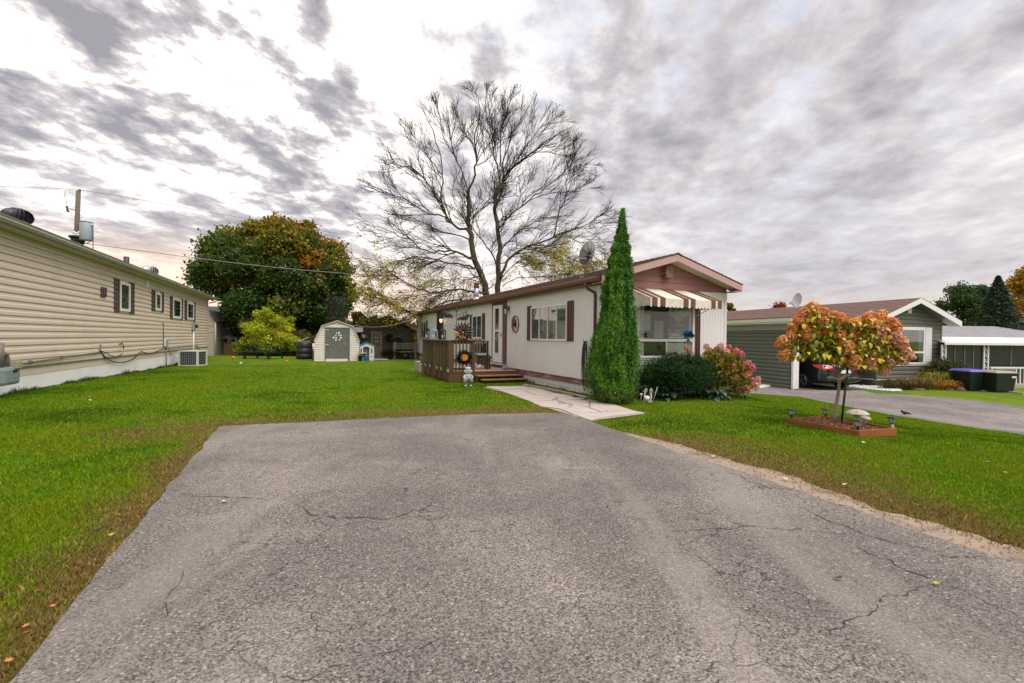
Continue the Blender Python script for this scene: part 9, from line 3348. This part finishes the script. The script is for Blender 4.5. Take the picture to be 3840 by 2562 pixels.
# right-hand side
far_tree("broad green tree with yellowing tips beyond the grey-green house", 3585, 1072, 52, 200, [(.055, .10, .025), (.09, .125, .02), (.04, .08, .02)], 14000, .24, name="green_tree", grp=None)
far_tree("tall soft green tree between the house gable and the spruce", 3655, 1080, 56, 150, [(.05, .09, .03), (.035, .07, .025)], 9000, .24, name="green_tree", grp=None)
far_tree("golden yellow tree at the edge of the view beyond the porch house", 3850, 985, 40, 200, [(.50, .27, .01), (.42, .24, .012), (.30, .22, .015)], 13000, .20, name="golden_tree", grp=None)
far_tree("small orange-topped tree over the reddish garage roof", 2735, 1128, 60, 60, [(.30, .18, .02), (.14, .14, .03)], 4000, .2, name="distant_tree")
far_tree("small red-leaved shrub tree behind the pale satellite dish", 2920, 1128, 58, 85, [(.35, .03, .02), (.25, .06, .03)], 2200, .18, name="red_tree", grp=None, lowfac=.8)
far_tree("olive tree behind the porch house roof", 3700, 1130, 50, 160, [(.06, .085, .02), (.10, .10, .02)], 8000, .22, name="green_tree", grp=None)
# spruce
sb_ = at(3738, 1300, 38); sb_.z = 0
T = thing("spruce_tree", "dark conical spruce between the green and the golden trees", "tree", sb_)
H_ = at(3738, 1035, 38).z
P_, U_ = [], []
for i in range(12000):
  t_ = random.random() ** .8
  tier = math.floor(t_ * 22) / 22
  r_ = (1 - t_) * 3.3 * (1.0 - .35 * ((t_ * 22) % 1)) + .05
  a = random.random() * 6.28
  rr = r_ * random.random() ** .45 * (1 + .15 * math.sin(a * 5 + tier * 40))
  P_.append((rr * math.cos(a), rr * math.sin(a), H_ * (t_ * .98 + .02) - .25 * rr)); U_.append((math.cos(a), math.sin(a), -.15))
P_ = np.array(P_)
leaf_obj("crown", P_, .26, jitcol((.034, .055, .032), len(P_), .4), M['needle'], T, aspect=.3, up=np.array(U_) * 2)
m_ = MB(); m_.tube([(0, 0, 0), (0, 0, H_)], [.2, .02], 8); m_.build("trunk", M['bark'], T)

# far tree belt closing the horizon
Pb, Cb = [], []
for i in range(52000):
  a = R(random.uniform(-62, 62))
  d = random.uniform(95, 125)
  h = (4.2 + 2.6 * noise.noise(Vector((a * 9, 0, 3))) + 1.5 * noise.noise(Vector((a * 33, 1, 3)))) * random.random() ** .7
  Pb.append((d * math.sin(a), d * math.cos(a), max(.2, h)))
Pb = np.array(Pb)
cb_ = jitcol((.05, .07, .025), len(Pb), .3); k = NR.rand(len(Pb)) < .2; cb_[k] = jitcol((.14, .10, .025), int(k.sum()), .3)
o = leaf_obj("distant_treeline", Pb, .9, cb_, M['leaf'], None, aspect=.7)
o['kind'] = 'stuff'

# ------------------------------------------------------------------ weeds along the tan house skirting, by the main skirting, and ornamental grass
def tufts(name, label, pts, n, h, col, cat="plant", kind='stuff', spread=.06, lean=.35):
  P0 = np.array([tuple(p) for p in pts])
  seg = NR.randint(0, len(P0) - 1, n)
  t_ = NR.rand(n, 1)
  base = P0[seg] * (1 - t_) + P0[seg + 1] * t_ + NR.normal(size=(n, 3)) * np.array([spread, spread, 0])
  hn = np.array([noise.noise(Vector((b_[0] * 1.7, b_[1] * 1.7, 9))) for b_ in base])
  hh = h * (.35 + .75 * NR.rand(n)) * np.clip(.7 + hn * 1.6, .25, 1.9)
  a = NR.rand(n) * 6.28
  wd = .006 + .004 * NR.rand(n)
  v0 = base + np.stack([-np.cos(a) * wd, -np.sin(a) * wd, np.full(n, -.02)], 1)
  v1 = base + np.stack([np.cos(a) * wd, np.sin(a) * wd, np.full(n, -.02)], 1)
  v2 = base + np.stack([NR.normal(size=n) * hh * lean, NR.normal(size=n) * hh * lean, hh], 1)
  o = np_mesh(name, np.stack([v0, v1, v2], 1).reshape(-1, 3), 3, M['grassblade'], jitcol(col, n, .35, .1), kind=kind)
  return o


sk = []
for k in range(24):
  p = NF.w(.02, N0 + (N1 - N0 - .4) * k / 23); p.z = gz(p.x, p.y); sk.append(p)
tufts("grass_tufts", "", sk, 7000, .11, (.035, .085, .012))
sk2 = [MF.w(-.04, .2 + 4.2 * k / 8) for k in range(9)]
tufts("grass_tufts", "", sk2, 700, .10, (.12, .12, .03))
sk3 = [gnd(*p) for p in ((1965, 1452), (2060, 1470), (2150, 1490), (2220, 1500), (2300, 1517))]
tufts("grass_tufts", "", sk3, 900, .07, (.12, .11, .025), spread=.05)
# ornamental grasses in front of the grey-green house
def ograss(label, qx, qy, n, h, col, wdt=.5):
  g = gnd(*q6(qx, qy))
  T = thing("ornamental_grass", label, "plant", g, 0, "plants along the grey-green foundation")
  m_v = []
  for k in range(n):
    a = random.random() * 6.28; l = h * random.uniform(.6, 1.1); o_ = random.gauss(0, wdt * .35)
    d = Vector((math.cos(a), math.sin(a) * .5, 0)); s = Vector((-d.y, d.x, 0)) * .012
    b_ = Vector((o_, random.gauss(0, .08), 0))
    p = [b_, b_ + d * l * .25 + Vector((0, 0, l * .6)), b_ + d * l * .6 + Vector((0, 0, l * .75)), b_ + d * l * .95 + Vector((0, 0, l * .45))]
    for i in range(3):
      m_v += [p[i] - s, p[i] + s, p[i + 1] + s * .7, p[i + 1] - s * .7]
  np_mesh("blade", np.array([tuple(v) for v in m_v]), 4, M['leaf'], np.repeat(jitcol(col, n, .3), 3, axis=0), T)
  m_ = MB(); m_.lathe([(wdt * .4, -.02), (wdt * .3, .06), (.02, .1)], n=10); m_.build("root_clump", M['mulchbase'], T)


ograss("brown arching plant closest to the gravel by the house corner", 130, 1235, 240, .55, (.13, .10, .04), .7)
ograss("tan arching plant in the middle of the foundation bed", 330, 1235, 300, .60, (.20, .16, .05), .8)
ograss("yellow-green arching plant beside the corner of the grey-green house", 520, 1225, 260, .85, (.24, .22, .03), .5)
ograss("orange-yellow drooping plant at the end of the foundation bed", 620, 1240, 160, .5, (.40, .20, .02), .5)
gS = gnd(*q6(600, 1225))
bush("dark_bush", "dark green rounded bush at the corner of the grey-green house", "shrub", *q6(585, 1200), gS.y + .6, .8, .6, .62, (.035, .06, .015), 7000, .09, .4, .3, cols2=(.10, .10, .02))
bush("russet_bush", "low russet bush at the end of the foundation bed before the bins", "shrub", *q6(700, 1210), gS.y + .3, .65, .5, .33, (.08, .055, .02), 4000, .08, .4, .3)

grass_field()
print("OBJECTS", len(bpy.data.objects))
